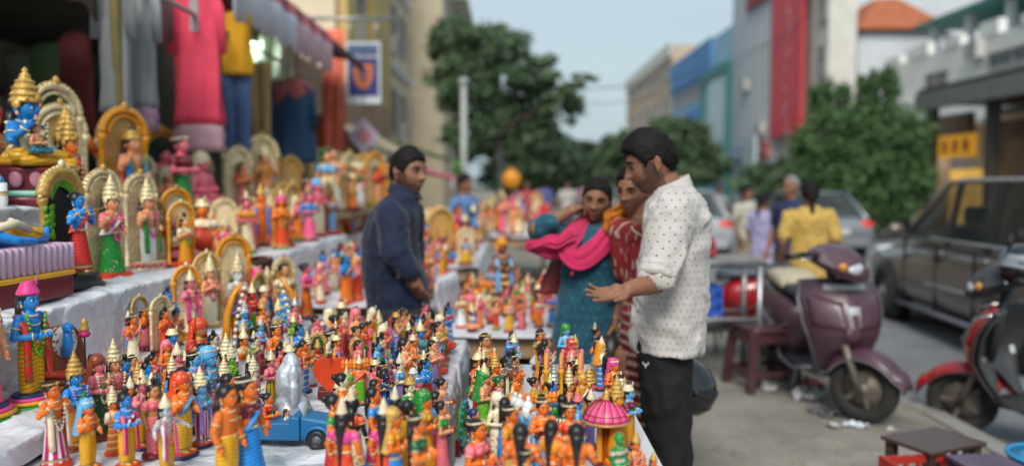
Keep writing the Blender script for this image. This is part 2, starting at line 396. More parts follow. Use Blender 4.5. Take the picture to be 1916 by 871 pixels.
# --- right side of the street, near to far
b = thing('canopy_shop', 'low dark shop with deep black canopy and yellow sign across the road', 'shop', (15, 22, 0))
block(b, 'back_wall', 15.5, 15.8, 15, 26.5, 0, 3.9, M('shop_grey', (.16, .15, .14), .8, var=.2, scale=2)); block(b, 'canopy', 12.7, 16.2, 14.6, 25.4, 3.95, 4.45, m_black, .03)
block(b, 'fascia', 12.62, 12.7, 14.6, 25.4, 3.75, 4.3, M('fascia_grey', (.2, .2, .2), .6))
for y in (15.2, 18.6, 22, 25.2): block(b, 'pillar', 13, 13.3, y, y + .25, 0, 3.95, M('pillar_brown', (.1, .085, .075), .7))
block(b, 'shutter', 15.3, 15.45, 18.9, 25.0, 0, 2.9, M('shutter', (.22, .2, .18), .55, var=.2, scale=3))
m_ysign = M('yellow_sign', (.75, .36, .02), .5, var=.1, emit=.25); 
sg = block(b, 'yellow_sign', 13.9, 14.0, 24.3, 28.3, 2.35, 3.05, m_ysign)
for i in range(6): block(b, 'sign_stroke', 13.87, 13.897, 24.6 + i * .6, 24.85 + i * .6, 2.5, 2.9, M('sign_orange', (.6, .13, .02), .5))
block(b, 'lit_doorway', 15.0, 15.1, 25.3, 27.6, .2, 2.0, M('lit_yellow', (.8, .5, .1), .6, var=.3, scale=2, emit=.35))
block(b, 'side_wall', 14.4, 15.5, 28.5, 28.8, 0, 3.8, m_tan); block(b, 'side_front', 14.42, 14.6, 25.5, 28.5, 3.05, 3.8, M('shop_brown', (.13, .1, .085), .8))
b = thing('white_building', 'white two storey building with balcony rail above the dark canopy', 'building', (19, 30, 0))
block(b, 'wall', 16.4, 26, 20, 35.5, 0, 6.6, m_white); block(b, 'balcony_slab', 15.3, 16.38, 20, 35.5, 3.5, 3.68, m_white)
block(b, 'rail', 15.3, 15.38, 20, 35.5, 4.55, 4.65, m_grey)
bal = MB(); bal.box((0, 0, 0), (.05, .06, .88)); balm = bal.mesh('baluster')
for i in range(60): put('baluster', balm, m_grey, b, Vector((15.34, 20.2 + i * .258, 4.11)) - b.location)
window(b, 16.4, -1, 26.5, 5.7, 2.6, .5); window(b, 16.4, -1, 22.2, 5.7, 2.2, .5); window(b, 16.4, -1, 31.2, 5.2, 1.6, 1.2)
for i in range(7): block(b, 'parapet_pier', 16.35, 16.65, 20.5 + i * 2.3, 21.6 + i * 2.3, 6.6, 6.95 + .15 * (i % 2), m_white)
for i in range(6): block(b, 'terrace_column', 17.6, 17.85, 21 + i * 2.6, 21.3 + i * 2.6, 6.6, 8.1, m_grey)
block(b, 'terrace_shade', 17.2, 21, 20.4, 35, 8.1, 8.25, m_teal); block(b, 'upper_wall', 20.5, 26, 20, 35.5, 6.6, 11, m_grey)
b = thing('tiled_pavilion', 'small rooftop pavilion with orange tiled roof behind the white building', 'pavilion', (18, 38, 0))
block(b, 'wall', 15.3, 19.6, 36, 41, 0, 8.2, m_grey)
rb = MB(); rb.add([(-2.9, -2.4, 8.3), (1.4, -2.4, 8.3), (1.4, 2.9, 8.3), (-2.9, 2.9, 8.3), (-1.3, -.6, 10.0), (-.3, -.6, 10.0), (-.3, 1, 10.0), (-1.3, 1, 10.0)],
                  [(0, 1, 5, 4), (1, 2, 6, 5), (2, 3, 7, 6), (3, 0, 4, 7), (4, 5, 6, 7), (3, 2, 1, 0)], 0, None, False); rb.build('roof', m_tile, b)
block(b, 'red_trim', 15.15, 15.3, 36, 41, 6.2, 6.45, m_red)
b = thing('banner_building', 'tall pale grey building with red vertical banner', 'building', (18, 40, 0))
block(b, 'wall', 13.4, 24, 41.7, 49, 0, 14.5, m_grey); block(b, 'corner_wall', 13.7, 14.9, 35.2, 41.65, 0, 12.2, m_ivory)
block(b, 'red_crown_panel', 13.2, 13.38, 35, 46, 11.2, 13.2, M('crown_red', (.3, .03, .04), .6, var=.2, scale=1))
m_bn = M('banner_print', (.72, .05, .07), .55, var=.06, scale=1)
nt = m_bn.node_tree; x, y, z, v = coords(nt)
vo = nt.nodes.new('ShaderNodeTexVoronoi'); vo.inputs['Scale'].default_value = 3.2; nt.links.new(v, vo.inputs['Vector'])
st = nmath(nt, 'MULTIPLY', nmath(nt, 'LESS_THAN', vo.outputs['Distance'], .3), nmath(nt, 'LESS_THAN', nmath(nt, 'ABSOLUTE', nmath(nt, 'ADD', y, .9)), .5))
mixin(m_bn, nmath(nt, 'MULTIPLY', st, .95), (.85, .62, .62))
block(b, 'banner', 13.25, 13.38, 37.2, 41.6, 3.9, 11.1, m_bn)
for i in range(9): block(b, 'panel_rib', 13.32, 13.39, 41.8 + i * .8, 41.92 + i * .9, 2.5, 14, M('rib', (.5, .53, .57), .6))
for k in range(3): window(b, 13.7, -1, 35.75, 4.5 + k * 2.4, .7, 1.3)
block(b, 'pole_sign', 12.3, 12.45, 41, 43.2, .6, 4.0, M('pale_board', (.5, .6, .66), .5, var=.1))
b = thing('blue_building', 'blue clad shop building with teal framed glass front', 'building', (18, 56, 0))
block(b, 'wall', 13.4, 24, 49.1, 68, 0, 11.2, m_bluel); block(b, 'blue_band', 13.2, 13.38, 54, 67.8, 9.0, 11.3, m_blue); block(b, 'blue_band', 13.2, 13.38, 56, 67.8, 4.6, 7.0, m_blue)
block(b, 'glass_front', 13.22, 13.36, 49.4, 55.5, 1.6, 8.4, m_paleglass)
for y in (49.2, 55.5): block(b, 'teal_pier', 13.05, 13.38, y, y + .5, 0, 9, m_teal)
block(b, 'teal_lintel', 13.05, 13.38, 49.75, 55.4, 8.45, 9.0, m_teal)
for i in range(5): window(b, 13.4, -1, 57.5 + i * 2.1, 8.1, 1.4, 1.0)
for i in range(3): block(b, 'roof_tank', 15, 17, 50 + i * 2, 51.4 + i * 2, 11.2, 12.2 + .4 * i, m_tan)
b = thing('tan_building', 'tan plaster apartment building farthest along the street', 'building', (20, 80, 0))
block(b, 'wall', 13.6, 26, 69, 96, 0, 13.3, m_tan); block(b, 'parapet', 13.4, 13.58, 69, 96, 12.4, 13.6, m_ivory)
for k in range(4):
    for i in range(6): window(b, 13.6, -1, 71.5 + i * 4, 2.8 + k * 2.8, 1.8, 1.4)
block(b, 'gable_face', 13.6, 20, 68.75, 68.97, 0, 13.3, M('tan_light', (.5, .38, .28), .8, var=.1))
b = thing('distant_house', 'far low house with red roof at the end of street', 'house', (5.5, 120, 0))
block(b, 'wall', 1, 9, 118, 124, 0, 4, m_ivory); rb = MB(); rb.add([(-5, -3, 4), (4, -3, 4), (4, 5, 4), (-5, 5, 4), (-5, 1, 6), (4, 1, 6)], [(0, 1, 5, 4), (2, 3, 4, 5), (1, 2, 5), (3, 0, 4), (3, 2, 1, 0)], 0, None, False); rb.build('roof', m_tile, b)
# --- left side, behind the stalls
b = thing('yellow_building', 'cream and yellow building rising behind the shop signboard', 'building', (-6, 26, 0))
block(b, 'wall', -9, -4.35, 20, 34, 0, 15, m_cream); block(b, 'yellow_pier', -4.35, -4.1, 24.5, 27.5, 3, 15, m_yel); block(b, 'yellow_pier', -4.35, -4.1, 20.3, 21.5, 3, 15, m_yel)
for k in range(3):
    for y in (23, 29.5, 32): window(b, -4.35, 1, y, 4.2 + k * 3, 1.2, 1.5)
    block(b, 'floor_band', -4.36, -4.2, 28, 34, 2.6 + k * 3, 2.8 + k * 3, m_grey)
b = thing('pale_building', 'pale plaster building half hidden by the tall dark tree', 'building', (-6, 44, 0))
block(b, 'wall', -11, -3.0, 35, 52, 0, 17, m_cream)
for k in range(4):
    for i in range(4): window(b, -3.0, 1, 37.5 + i * 4, 3.4 + k * 3, 1.5, 1.5)
for k in range(3): block(b, 'balcony', -3.0, -2.2, 40, 46, 4.6 + k * 3, 4.8 + k * 3, m_ivory)

# ================================================================== left shop row
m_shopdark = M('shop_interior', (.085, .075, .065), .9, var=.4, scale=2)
shop = thing('garment_shop', 'dark open fronted shop with clothes hung across its front', 'shop', (-3, 6, 0))
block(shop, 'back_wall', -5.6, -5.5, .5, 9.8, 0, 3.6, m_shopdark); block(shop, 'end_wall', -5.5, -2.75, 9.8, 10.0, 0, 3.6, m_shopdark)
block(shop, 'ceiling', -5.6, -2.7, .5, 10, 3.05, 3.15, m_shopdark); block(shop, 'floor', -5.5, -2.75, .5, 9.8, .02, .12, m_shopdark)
for y in (3.1, 6.35, 9.4): block(shop, 'post', -2.78, -2.62, y, y + .14, 0, 3.05, M('post_dark', (.05, .045, .04), .7))
block(shop, 'shelf', -5.45, -4.9, 1, 9.5, 1.1, 1.16, M('shelf_wood', (.09, .06, .04), .7)); block(shop, 'shelf', -5.45, -4.9, 1, 9.5, 1.8, 1.86, M('shelf_wood', (.09, .06, .04), .7))
for i in range(46):
    y = 1.3 + (i % 23) * .36; z = 1.16 if i < 23 else 1.86; h = rng.uniform(.18, .5)
    block(shop, 'folded_cloth', -5.4, -5.0, y, y + .29, z, z + h, M('shelf_cloth%d' % (i % 6), [(.2, .1, .06), (.18, .03, .03), (.1, .1, .12), (.22, .17, .1), (.03, .08, .06), (.16, .12, .13)][i % 6], .9))
for i in range(14):
    yy = 2.2 + i * .5; c = [(.5, .22, .1), (.14, .2, .34), (.5, .38, .22), (.4, .09, .1), (.16, .28, .17), (.42, .42, .43)][i % 6]
    mb = MB(); mb.loft([(0, 0, 0, .1, .03), (0, 0, -.06, .2, .05), (0, 0, -.5, .19, .06), (0, 0, -.8 - .1 * (i % 3), .22, .07)], 20, mod=lambda a, z, t: 1 + .12 * sin(6 * a + i) * t); mb.build('hung_cloth', M('hung_cloth%d' % (i % 6), c, .9, var=.2), shop, Vector((-3.6 - .5 * (i % 3), yy, 2.75)) - shop.location, .3 * i)
m_tube = M('lit_tube', (.86, 1, .9), .5, var=0, emit=32)
for lab, lp in (('lit fluorescent tube under the striped awning', (-2.6, 8.4, 2.88)), ('added unseen fluorescent tube brightening the garment shop inside', (-4.6, 4.7, 2.95)), ('added unseen fluorescent tube brightening the shop behind the large idols', (-4.0, 3.2, 2.9))):  # second and third tubes are added out of view to brighten the shop interior
    tl = thing('tube_light', lab, 'lamp', lp); mb = MB(); mb.tube([(0, -.55, 0), (0, .55, 0)], .016, 10); mb.build('tube', m_tube, tl); mb = MB(); mb.box((0, 0, .04), (.05, 1.2, .04)); mb.build('fitting', m_frame, tl)
b = thing('stall_row', 'further row of small shops with orange shutters behind the dolls', 'shop', (-3, 15, 0))
block(b, 'wall', -3.4, -2.95, 10.2, 19.8, 0, 3.3, M('stall_wall', (.3, .2, .13), .8, var=.3, scale=1.5))
for i, c in enumerate([(.5, .12, .05), (.45, .35, .2), (.5, .2, .15), (.2, .25, .3)]): block(b, 'shutter', -2.95, -2.85, 10.5 + i * 2.3, 12.4 + i * 2.3, .3, 2.5, M('stall_shutter%d' % i, c, .7, var=.2, scale=3))
# awnings: sagging cloth sheets on real depth
def awning(label, x0, x1, y0, y1, z_in, z_out, mat, fringe=0, poles=()):
    root = thing('awning', label, 'awning', (x1, (y0 + y1) / 2, 0)); mb = MB(); O = root.location
    def f(u, v):
        y = y0 + (y1 - y0) * v; z = z_in + (z_out - z_in) * u - .07 * sin(pi * v * 3) ** 2 * sin(pi * u) - .02 * mnoise.noise((u * 3, v * 9, x0))
        return (x0 + (x1 - x0) * u - O.x, y - O.y, z)
    mb.grid(f, 12, 30); mb.build('cloth', mat, root, solid=.012)
    if fringe:
        fb = MB(); fb.grid(lambda u, v: (x1 - O.x + .015 * sin(u * 40), y0 + (y1 - y0) * u - O.y, z_out - fringe * v * (1 + .07 * sin(u * 37) + .05 * sin(u * 91))), 90, 2); fb.build('valance', mat if not isinstance(fringe, tuple) else fringe[1], root, solid=.008)
    for y in poles:
        pb = MB(); pb.tube([(0, y - O.y, 0), (0, y - O.y, z_out)], .022, 8); pb.build('pole', m_steel, root)
    return root
m_awd = M('awning_dark', (.15, .11, .11), .85, var=.3, scale=3, bump=.3); m_aww = M('awning_striped', (.58, .59, .66), .8, var=.1, scale=3)
nt = m_aww.node_tree; x, y, z, v = coords(nt)
mixin(m_aww, nmath(nt, 'GREATER_THAN', y, .1), (.62, .4, .44)); mixin(m_aww, nmath(nt, 'GREATER_THAN', z, 3.02), (.4, .1, .12))
awning('dark shop awning with frayed edge above the grey kurtas', -3.0, -2.3, 1.5, 5.75, 2.95, 2.8, m_awd, .36)
awning('white and pink striped awning above the hanging shirt', -3.1, -1.98, 5.8, 8.9, 3.25, 3.12, m_aww, .42)
awning('dark maroon awning high above the striped awning', -3.2, -2.05, 9.05, 11.2, 3.5, 3.15, M('awning_maroon', (.11, .035, .04), .85, var=.3, scale=2), .12)
awning('sagging beige tarpaulin below the shield signboard', -3.2, -2.0, 11.6, 17, 2.75, 2.05, M('tarp_beige', (.4, .32, .22), .8, var=.25, scale=2, bump=.3), .1, (11.7, 16.8))
awning('green cloth canopy over the distant stalls', -2.9, -1.4, 19, 23, 2.55, 2.1, M('canopy_green', (.16, .38, .06), .8, var=.25, scale=2), .35, (19.1, 22.9))
awning('pink cloth canopy beyond the navy shirted man', -2.4, -1.0, 15, 18.6, 1.95, 1.6, M('canopy_pink', (.55, .1, .14), .8, var=.25, scale=2), .3, (15.1, 18.5))
# signboard with shield emblem
sb = thing('shield_signboard', 'hanging white edged signboard with orange shield on navy field', 'signboard', J(681, 195, 12.2)); O = sb.location
w, h = .52, .92
mb = MB(); mb.box((0, 0, h / 2), (w, .06, h)); mb.build('board', M('sign_white', (.55, .6, .64), .5), sb, bevel=.01)
mb = MB(); mb.box((0, -.034, h * .44), (w * .86, .008, h * .62)); mb.build('field', M('sign_navy', (.02, .03, .16), .5), sb)
mb = MB(); mb.box((0, -.034, h * .87), (w * .86, .008, h * .17)); mb.build('heading', M('sign_blue', (.06, .1, .2), .5), sb)
sh = [(-.14, .19), (-.05, .17), (0, .2), (.05, .17), (.14, .19), (.15, .03), (.12, -.08), (.07, -.16), (0, -.21), (-.07, -.16), (-.12, -.08), (-.15, .03)]
mb = MB(); mb.prism([(a, b2 + h * .45) for a, b2 in sh], -.046, -.0385); mb.build('shield', M('sign_orange2', (.55, .15, .03), .5), sb)
mb = MB(); mb.prism([(a * .6, b2 * .6 + h * .46) for a, b2 in sh], -.053, -.0465); mb.build('emblem', M('sign_brown', (.2, .08, .09), .5), sb)
mb = MB(); mb.tube([(-.2, 0, h), (-.2, 0, h + .35)], .015); mb.tube([(.2, 0, h), (.2, 0, h + .35)], .015); mb.tube([(.5, 0, h + .35), (-1.2, 0, h + .35)], .025); mb.build('bracket', m_steel, sb)
# hanging cloths and boards further on
def hang(name, label, cat, px, py0, py1, wpx, Y, mat, wave=.02):
    a = J(px, py0, Y); bz = J(px, py1, Y).z; w = wpx * Y / FPX; h = a.z - bz
    mb = MB(); mb.grid(lambda u, v: ((u - .5) * w, wave * sin(u * 14 + v * 2) + wave * .4 * sin(u * 31), -h * v), 24, 12)
    o = mb.build(name, mat, None, a, solid=.006); return tag(o, label, cat)
hang('cloth_banner', 'tall orange red cloth hung beside the shield signboard', 'banner', 622, 55, 300, 42, 11.5, M('cloth_vermilion', (.8, .19, .11), .8, var=.15))
hang('plastic_sheet', 'pale green sheet standing in for lamp glow under the striped awning', 'sheet', 508, 52, 150, 78, 8.2, M('glow_pale', (.5, .6, .45), .4, var=.15), .05)  # no real sheet: its pale green paints the lit glow below the awning
dk = thing('hanging_kite', 'white and pink diamond shaped ornament hung below the signboard', 'ornament', J(681, 255, 11.2))
mb = MB(); mb.prism([(0, .26), (.22, 0), (0, -.26), (-.22, 0)], -.015, .015); mb.build('panel', M('kite_white', (.5, .42, .52), .6, var=.2, scale=9), dk)
mb = MB(); mb.prism([(0, .13), (.11, 0), (0, -.13), (-.11, 0)], -.022, -.0155); mb.build('centre', M('kite_pink', (.55, .2, .22), .6), dk)
mb = MB(); mb.tube([(0, 0, .26), (0, 0, 1.2)], .006); mb.build('cord', m_black, dk)
for px, top, Y, lab in ((868, 158, 22, 'pale grey lamp post before the tall dark tree'), (935, 178, 28, 'slim grey lamp post right of the paler post')):
    p = thing('lamp_post', lab, 'lamp post', (J(px, 345, Y).x, Y, 0)); t = J(px, top, Y).z
    mb = MB(); mb.tube([(0, 0, 0), (0, 0, t * .5), (0, 0, t)], [.12, .1, .075], 10); mb.build('post', M('post_pale', (.4, .41, .4), .6), p)
    mb = MB(); mb.lathe([(.06, 0), (.13, .05), (.15, .14), (.06, .2), (.01, .22)], 14, (0, 0, t - .02)); mb.build('lamp_head', M('post_pale', (.4, .41, .4), .6), p)


# street clutter on the far side: air conditioners, shop boards, overhead wires
m_acw = M('ac_casing', (.55, .55, .52), .6, var=.1, dirt=.2)
for i, (X, y, z) in enumerate(((13.7, 37.5, 3.2), (13.4, 43, 4.2), (13.4, 46, 6.8), (13.4, 57, 2.6), (13.6, 72, 6.0), (16.4, 28.5, 5.9), (16.4, 33.4, 4.3), (-4.35, 31, 3.2), (-4.35, 28.3, 6.0), (-3.0, 39.5, 5.0))):
    s = -1 if X > 0 else 1; a = thing('air_conditioner', 'boxy white air conditioner, %s on the street facades' % nth_word(i), 'air conditioner', (X + s * .2, y, z)); mb = MB(); mb.box((0, 0, .3), (.36, .85, .6)); mb.build('casing', m_acw, a, bevel=.02); mb = MB(); mb.ring((s * .185, -.1, .3), .2, .02, 24, 6, 0, None, 1, 1, Matrix.Rotation(pi / 2, 4, 'Y')); mb.build('fan_grille', m_black, a)
for i, (y0, y1, z0, z1, c, lab) in enumerate(((41.3, 44.4, 2.9, 3.7, (.6, .12, .08), 'red'), (44.8, 48.5, 2.9, 3.6, (.12, .3, .55), 'blue'), (57, 60.5, 3.1, 4.0, (.7, .55, .1), 'yellow'), (61, 66, 3.1, 4.1, (.6, .62, .6), 'white'), (69.5, 76, 3, 4, (.15, .4, .3), 'green'), (30.5, 34.6, 2.8, 3.4, (.45, .1, .3), 'magenta'))):
    X = 13.1 if y0 > 40 else 15.2; bd_ = thing('shop_board', '%s shop board above a far shopfront across the road' % lab, 'shop board', (X, (y0 + y1) / 2, z0)); mb = MB(); mb.box((0, 0, (z1 - z0) / 2), (.12, y1 - y0, z1 - z0)); mb.build('panel', M('board_%s' % lab, c, .5, var=.12, scale=2), bd_); mb = MB(); mb.box((-.065, 0, (z1 - z0) / 2), (.012, (y1 - y0) * .7, (z1 - z0) * .3)); mb.build('stripe', M('board_stripe', (.6, .6, .58), .5), bd_)
for i, (a, b_, sag) in enumerate((((-1.36, 22, 4.2), (12.6, 40, 8.5), .9), ((-.45, 28, 4.6), (13.2, 52, 9), 1.1), ((-1.36, 22, 4.1), (-.45, 28, 4.5), .3), ((13.1, 36, 9), (13.1, 60, 9.4), .7))):
    A, B = Vector(a), Vector(b_); w = thing('overhead_wire', ('wire sagging across the street, nearer of two', 'wire sagging across the street, farther of two', 'short wire between the two lamp posts', 'wire along the far facades')[i], 'wire', A); mb = MB(); mb.tube([A.lerp(B, t / 24) - A - Vector((0, 0, 4 * sag * (t / 24) * (1 - t / 24))) for t in range(25)], .018, 5); mb.build('cable', m_black, w)
# ================================================================== stands, tables and their plastic sheets
m_sheet = M('silver_plastic_sheet', (.7, .72, .76), .36, var=.09, scale=3, bump=.0, spec=.5)
nt = m_sheet.node_tree; x, y, z, v = coords(nt)
vo = nt.nodes.new('ShaderNodeTexVoronoi'); vo.feature = 'DISTANCE_TO_EDGE'; vo.inputs['Scale'].default_value = 7
nz = nt.nodes.new('ShaderNodeTexNoise'); nz.inputs['Scale'].default_value = 5; nz.inputs['Detail'].default_value = 4
mxv = nt.nodes.new('ShaderNodeMix'); mxv.data_type = 'VECTOR'; mxv.inputs[0].default_value = .22
nt.links.new(v, nz.inputs['Vector']); nt.links.new(v, mxv.inputs[4]); nt.links.new(nz.outputs['Color'], mxv.inputs[5]); nt.links.new(mxv.outputs[1], vo.inputs['Vector'])
bp = nt.nodes.new('ShaderNodeBump'); bp.inputs['Strength'].default_value = .85; bp.inputs['Distance'].default_value = .05
nt.links.new(nmath(nt, 'ADD', nmath(nt, 'MULTIPLY', vo.outputs['Distance'], .8), nmath(nt, 'MULTIPLY', nz.outputs['Fac'], .7)), bp.inputs['Height'])
nt.links.new(bp.outputs[0], nt.nodes['Principled BSDF'].inputs['Normal'])
m_wood = M('raw_timber', (.34, .22, .12), .75, var=.25, scale=4, bump=.3, bscale=20, stretch=(1, 1, .15), dirt=.2)
m_wooddark = M('old_timber', (.14, .085, .05), .8, var=.3, scale=5, bump=.4, bscale=25)
m_board = M('white_board', (.64, .66, .7), .4, var=.05, scale=3, dirt=.06)
def draped(name, label, prof, y0, y1, ny=60, amp=.006, mat=None, seed=1, sub=10):
    """a sheet laid along a profile of (x,z) points, creased and slightly sagging"""
    pts = []
    for (a, b) in zip(prof[:-1], prof[1:]):
        n = max(2, int(sub * sqrt((a[0] - b[0]) ** 2 + (a[1] - b[1]) ** 2) / .25))
        pts += [(a[0] + (b[0] - a[0]) * k / n, a[1] + (b[1] - a[1]) * k / n) for k in range(n)]
    pts.append(prof[-1]); n = len(pts)
    co = np.array([(p[0], y0 + (y1 - y0) * j / ny, p[1]) for j in range(ny + 1) for p in pts])
    d1 = fbm(co * np.array([5, 3.5, 5]), seed, 3) ; q_ = co[:, 1] * .8 + co[:, 2] * 1.1 + co[:, 0] * .5; cr = 1 - np.abs(vnoise(np.stack([q_ * 7, (co[:, 1] - co[:, 2]) * 3.2, co[:, 0] * 6], 1) + 3, seed + 5)) * 2; cr = np.maximum(cr, 1 - np.abs(vnoise(co * np.array([8, 6, 10]) + 9, seed + 8)) * 2.4)
    off = amp * d1 + amp * 1.3 * np.clip(cr, 0, 1) ** 3
    co[:, 2] += off * .8 + amp; co[:, 0] += off * .9 + amp
    mb = MB(); mb.add([tuple(c) for c in co], [(j * n + i, j * n + i + 1, (j + 1) * n + i + 1, (j + 1) * n + i) for j in range(ny) for i in range(n - 1)])
    o = mb.build(name, mat or m_sheet); return tag(o, label, 'plastic sheet')
def table(label, x0, x1, y0, y1, z, top=m_wood, legs=True, cat='table', name='trestle_table'):
    root = thing(name, label, cat, ((x0 + x1) / 2, (y0 + y1) / 2, 0)); w, d = x1 - x0, y1 - y0
    n = max(2, int(d / .2)); pm = MB(); pm.box((0, 0, 0), (w, d / n - .006, .025)); pm = pm.mesh('plank')
    for k in range(n): put('plank', pm, top, root, (0, -d / 2 + d / n * (k + .5), z - .0125 + .001 * (k % 2)))
    for s in (-1, 1):
        mb = MB(); mb.box((s * (w / 2 - .03), 0, z - .065), (.045, d - .02, .075)); mb.build('rail', top, root)
        mb = MB(); mb.box((0, s * (d / 2 - .03), z - .06), (w - .1, .04, .07)); mb.build('rail', top, root)
        for t in (-1, 1):
            mb = MB(); mb.box((s * (w / 2 - .06), t * (d / 2 - .075), (z - .1) / 2), (.06, .06, z - .1)); mb.build('leg', top, root)
    return root
ts = thing('stepped_stand', 'stepped wooden stand under silver sheet carrying the large idols', 'stand', (-1.7, 2.2, 0))
for x0, x1, z in ((-2.7, -1.71, 1.39), (-1.71, -1.37, 1.115), (-1.37, -1.145, .885)): block(ts, 'step', x0, x1, 1.0, 3.6, 0, z, m_wooddark)
draped('plastic_sheet', 'creased silver plastic sheet draped down the stepped stand at left', [(-2.7, 1.405), (-1.68, 1.405), (-1.68, 1.13), (-1.34, 1.13), (-1.34, .905), (-1.12, .905), (-1.12, .855)], .95, 3.64, 170, .010, seed=2, sub=22)
table('long low doll table in the centre foreground', -1.12, -.2, 1.0, 3.3, .84)
draped('plastic_sheet', 'creased white sheet over the centre doll table, hanging at its edge', [(-1.13, .846), (-.2, .846), (-.185, .8), (-.19, .62), (-.18, .38)], .95, 3.33, 170, .006, seed=4, sub=20)
table('narrow doll table with pale board top beside the patterned shirt man', -.13, .345, 1.0, 2.86, .838)
mb = MB(); mb.box((.1075, 1.94, .8445), (.485, 1.88, .012)); tag(mb.build('table_board', m_board, bevel=.003), 'pale smooth board laid on the narrow doll table', 'board')
table('wooden trestle table behind, crowded with blurred small dolls', -.33, .62, 3.9, 5.3, .745)
draped('plastic_sheet', 'white sheet over the wooden trestle table behind the woman in teal', [(-.36, .56), (-.345, .752), (.64, .752)], 3.86, 5.3, 40, .005, M('white_sheet', (.66, .68, .72), .5, var=.06, scale=4), 6)
# curled sheet standing up at the left end of the trestle table
mb = MB(); mb.grid(lambda u, v: (-.36 + .02 * sin(v * 5) + .05 * u, 3.95 + 1.0 * u, .74 + (.27 - .22 * (u * .3 + .7 * (1 - v))) * v), 16, 8)
tag(mb.build('curled_sheet', m_sheet, solid=.004), 'grey sheet curled up at the end of the trestle table', 'sheet')
table('doll table behind the navy shirted man', -1.62, -.42, 4.22, 6.0, .84)
draped('plastic_sheet', 'grey white sheet over the doll table behind the navy shirted man', [(-1.62, 1.12), (-1.25, 1.12), (-1.22, .85), (-.42, .85), (-.40, .7)], 4.16, 6.0, 50, .008, seed=9)
ts2 = thing('stepped_stand', 'blurred stepped stand of large idols before the garment shop', 'stand', (-1.9, 5, 0))
for x0, x1, z in ((-2.5, -1.85, 1.25), (-1.85, -1.5, 1.0)): block(ts2, 'step', x0, x1, 3.75, 10.5, 0, z, m_wooddark)
draped('plastic_sheet', 'grey sheet draped over the blurred stepped stand', [(-2.5, 1.265), (-1.83, 1.265), (-1.82, 1.015), (-1.48, 1.015), (-1.47, .55)], 3.7, 10.5, 90, .008, seed=11)
table('far doll table along the row of stalls', -1.3, -.3, 6.6, 9.6, .8)
draped('plastic_sheet', 'pale sheet over the far doll table', [(-1.34, .6), (-1.3, .812), (-.3, .812), (-.27, .55)], 6.55, 9.65, 40, .008, seed=12)
table('farthest doll table near the pink canopy', -.9, .6, 10.4, 14, .8); draped('plastic_sheet', 'pale sheet over the farthest doll table', [(-.94, .6), (-.9, .812), (.6, .812), (.63, .55)], 10.35, 14.05, 40, .008, seed=13)
# plates under the trestle table
st = thing('wooden_crate', 'low wooden crate under the trestle table holding plates', 'crate', (.12, 4.45, 0))
for k in range(4):
    for s in (-1, 1): mb = MB(); mb.box((0, s * .24, .06 + k * .115), (.7, .018, .09)); mb.build('slat', m_wood, st); 
mb = MB(); mb.box((0, 0, .47), (.72, .52, .02)); mb.build('top_panel', m_wood, st)
pm = MB(); pm.lathe([(.03, 0), (.08, .002), (.115, .012), (.118, .016), (.085, .008), (.03, .006)], 26); pm = pm.mesh('clay_plate'); mpl = M('clay_plate', (.42, .35, .27), .7, var=.15, scale=8)
for k in range(9):
    o = put('clay_plate', pm, mpl, None, (.115 + .003 * (k % 3), 4.42, .4805 + .0165 * k)); tag(o, ['lowest', 'second lowest', 'third lowest', 'fourth lowest', 'middle', 'fourth highest', 'third highest', 'second highest', 'topmost'][k] + ' beige plate in the stack under the trestle table', 'plate', 'stack of beige plates')

sh2 = thing('raised_shelf', 'raised plank shelf behind the far doll table', 'shelf', (-1.58, 8.1, 0)); block(sh2, 'plank', -1.78, -1.38, 6.2, 10.0, 1.225, 1.262, m_wood)
for yy in (6.3, 8.1, 9.9): block(sh2, 'leg', -1.42, -1.38, yy - .03, yy + .03, 0, 1.225, m_wood)

table('small doll table wedged before the blurred stepped stand', -1.47, -.98, 3.42, 4.12, .80)
draped('plastic_sheet', 'pale sheet over the small wedged doll table', [(-1.48, .82), (-.98, .82), (-.965, .6)], 3.39, 4.13, 24, .006, seed=15)
# ================================================================== painted clay dolls
PC = dict(blue='#1f86d6', sky='#5aa9dc', orange='#e8741c', peach='#e79a6c', tan='#c98a55', pink='#e0418c', rose='#e5707f', lilac='#a58bd0', red='#c9261f', maroon='#6e1626',
          yellow='#dfa413', gold='#c9a052', palegold='#e9d6a8', cream='#e3d6b4', green='#1d8a34', dkgreen='#0f5a34', lime='#5fae1e', white='#dfe2e2', navy='#1a2c5c', teal='#1b7d8c', black='#121214',
          brown='#7d3a1c', purple='#5b3a92', silver='#9aa3aa', grey='#5d6167', vermilion='#e0481f', magenta='#c31f6b', amber='#e0921a')
NAMES = dict(sky='pale blue', palegold='pale gold', dkgreen='dark green')
def cname(c): return NAMES.get(c, c)
def paint(c):
    if c in ('gold', 'palegold'): return M('paint_' + c, PC[c], .34, metal=.28, var=.28, scale=22, bump=.35, bscale=45, rnd=.12)
    if c == 'silver': return M('paint_silver', '#c3ccd4', .3, metal=.4, var=.25, scale=12, bump=.3, bscale=30)
    return M('paint_' + c, PC[c], .36, var=.16, scale=14, bump=.12, bscale=40, rnd=.14, dirt=.16)
def hem(m, z):
    nt = m.node_tree; mixin(m, nmath(nt, 'MULTIPLY', nmath(nt, 'LESS_THAN', nmath(nt, 'ABSOLUTE', nmath(nt, 'SUBTRACT', z, .092)), .012), .9), (.45, .33, .12)); mixin(m, nmath(nt, 'LESS_THAN', nmath(nt, 'ABSOLUTE', nmath(nt, 'SUBTRACT', z, .108)), .004), (.06, .02, .03)); return m
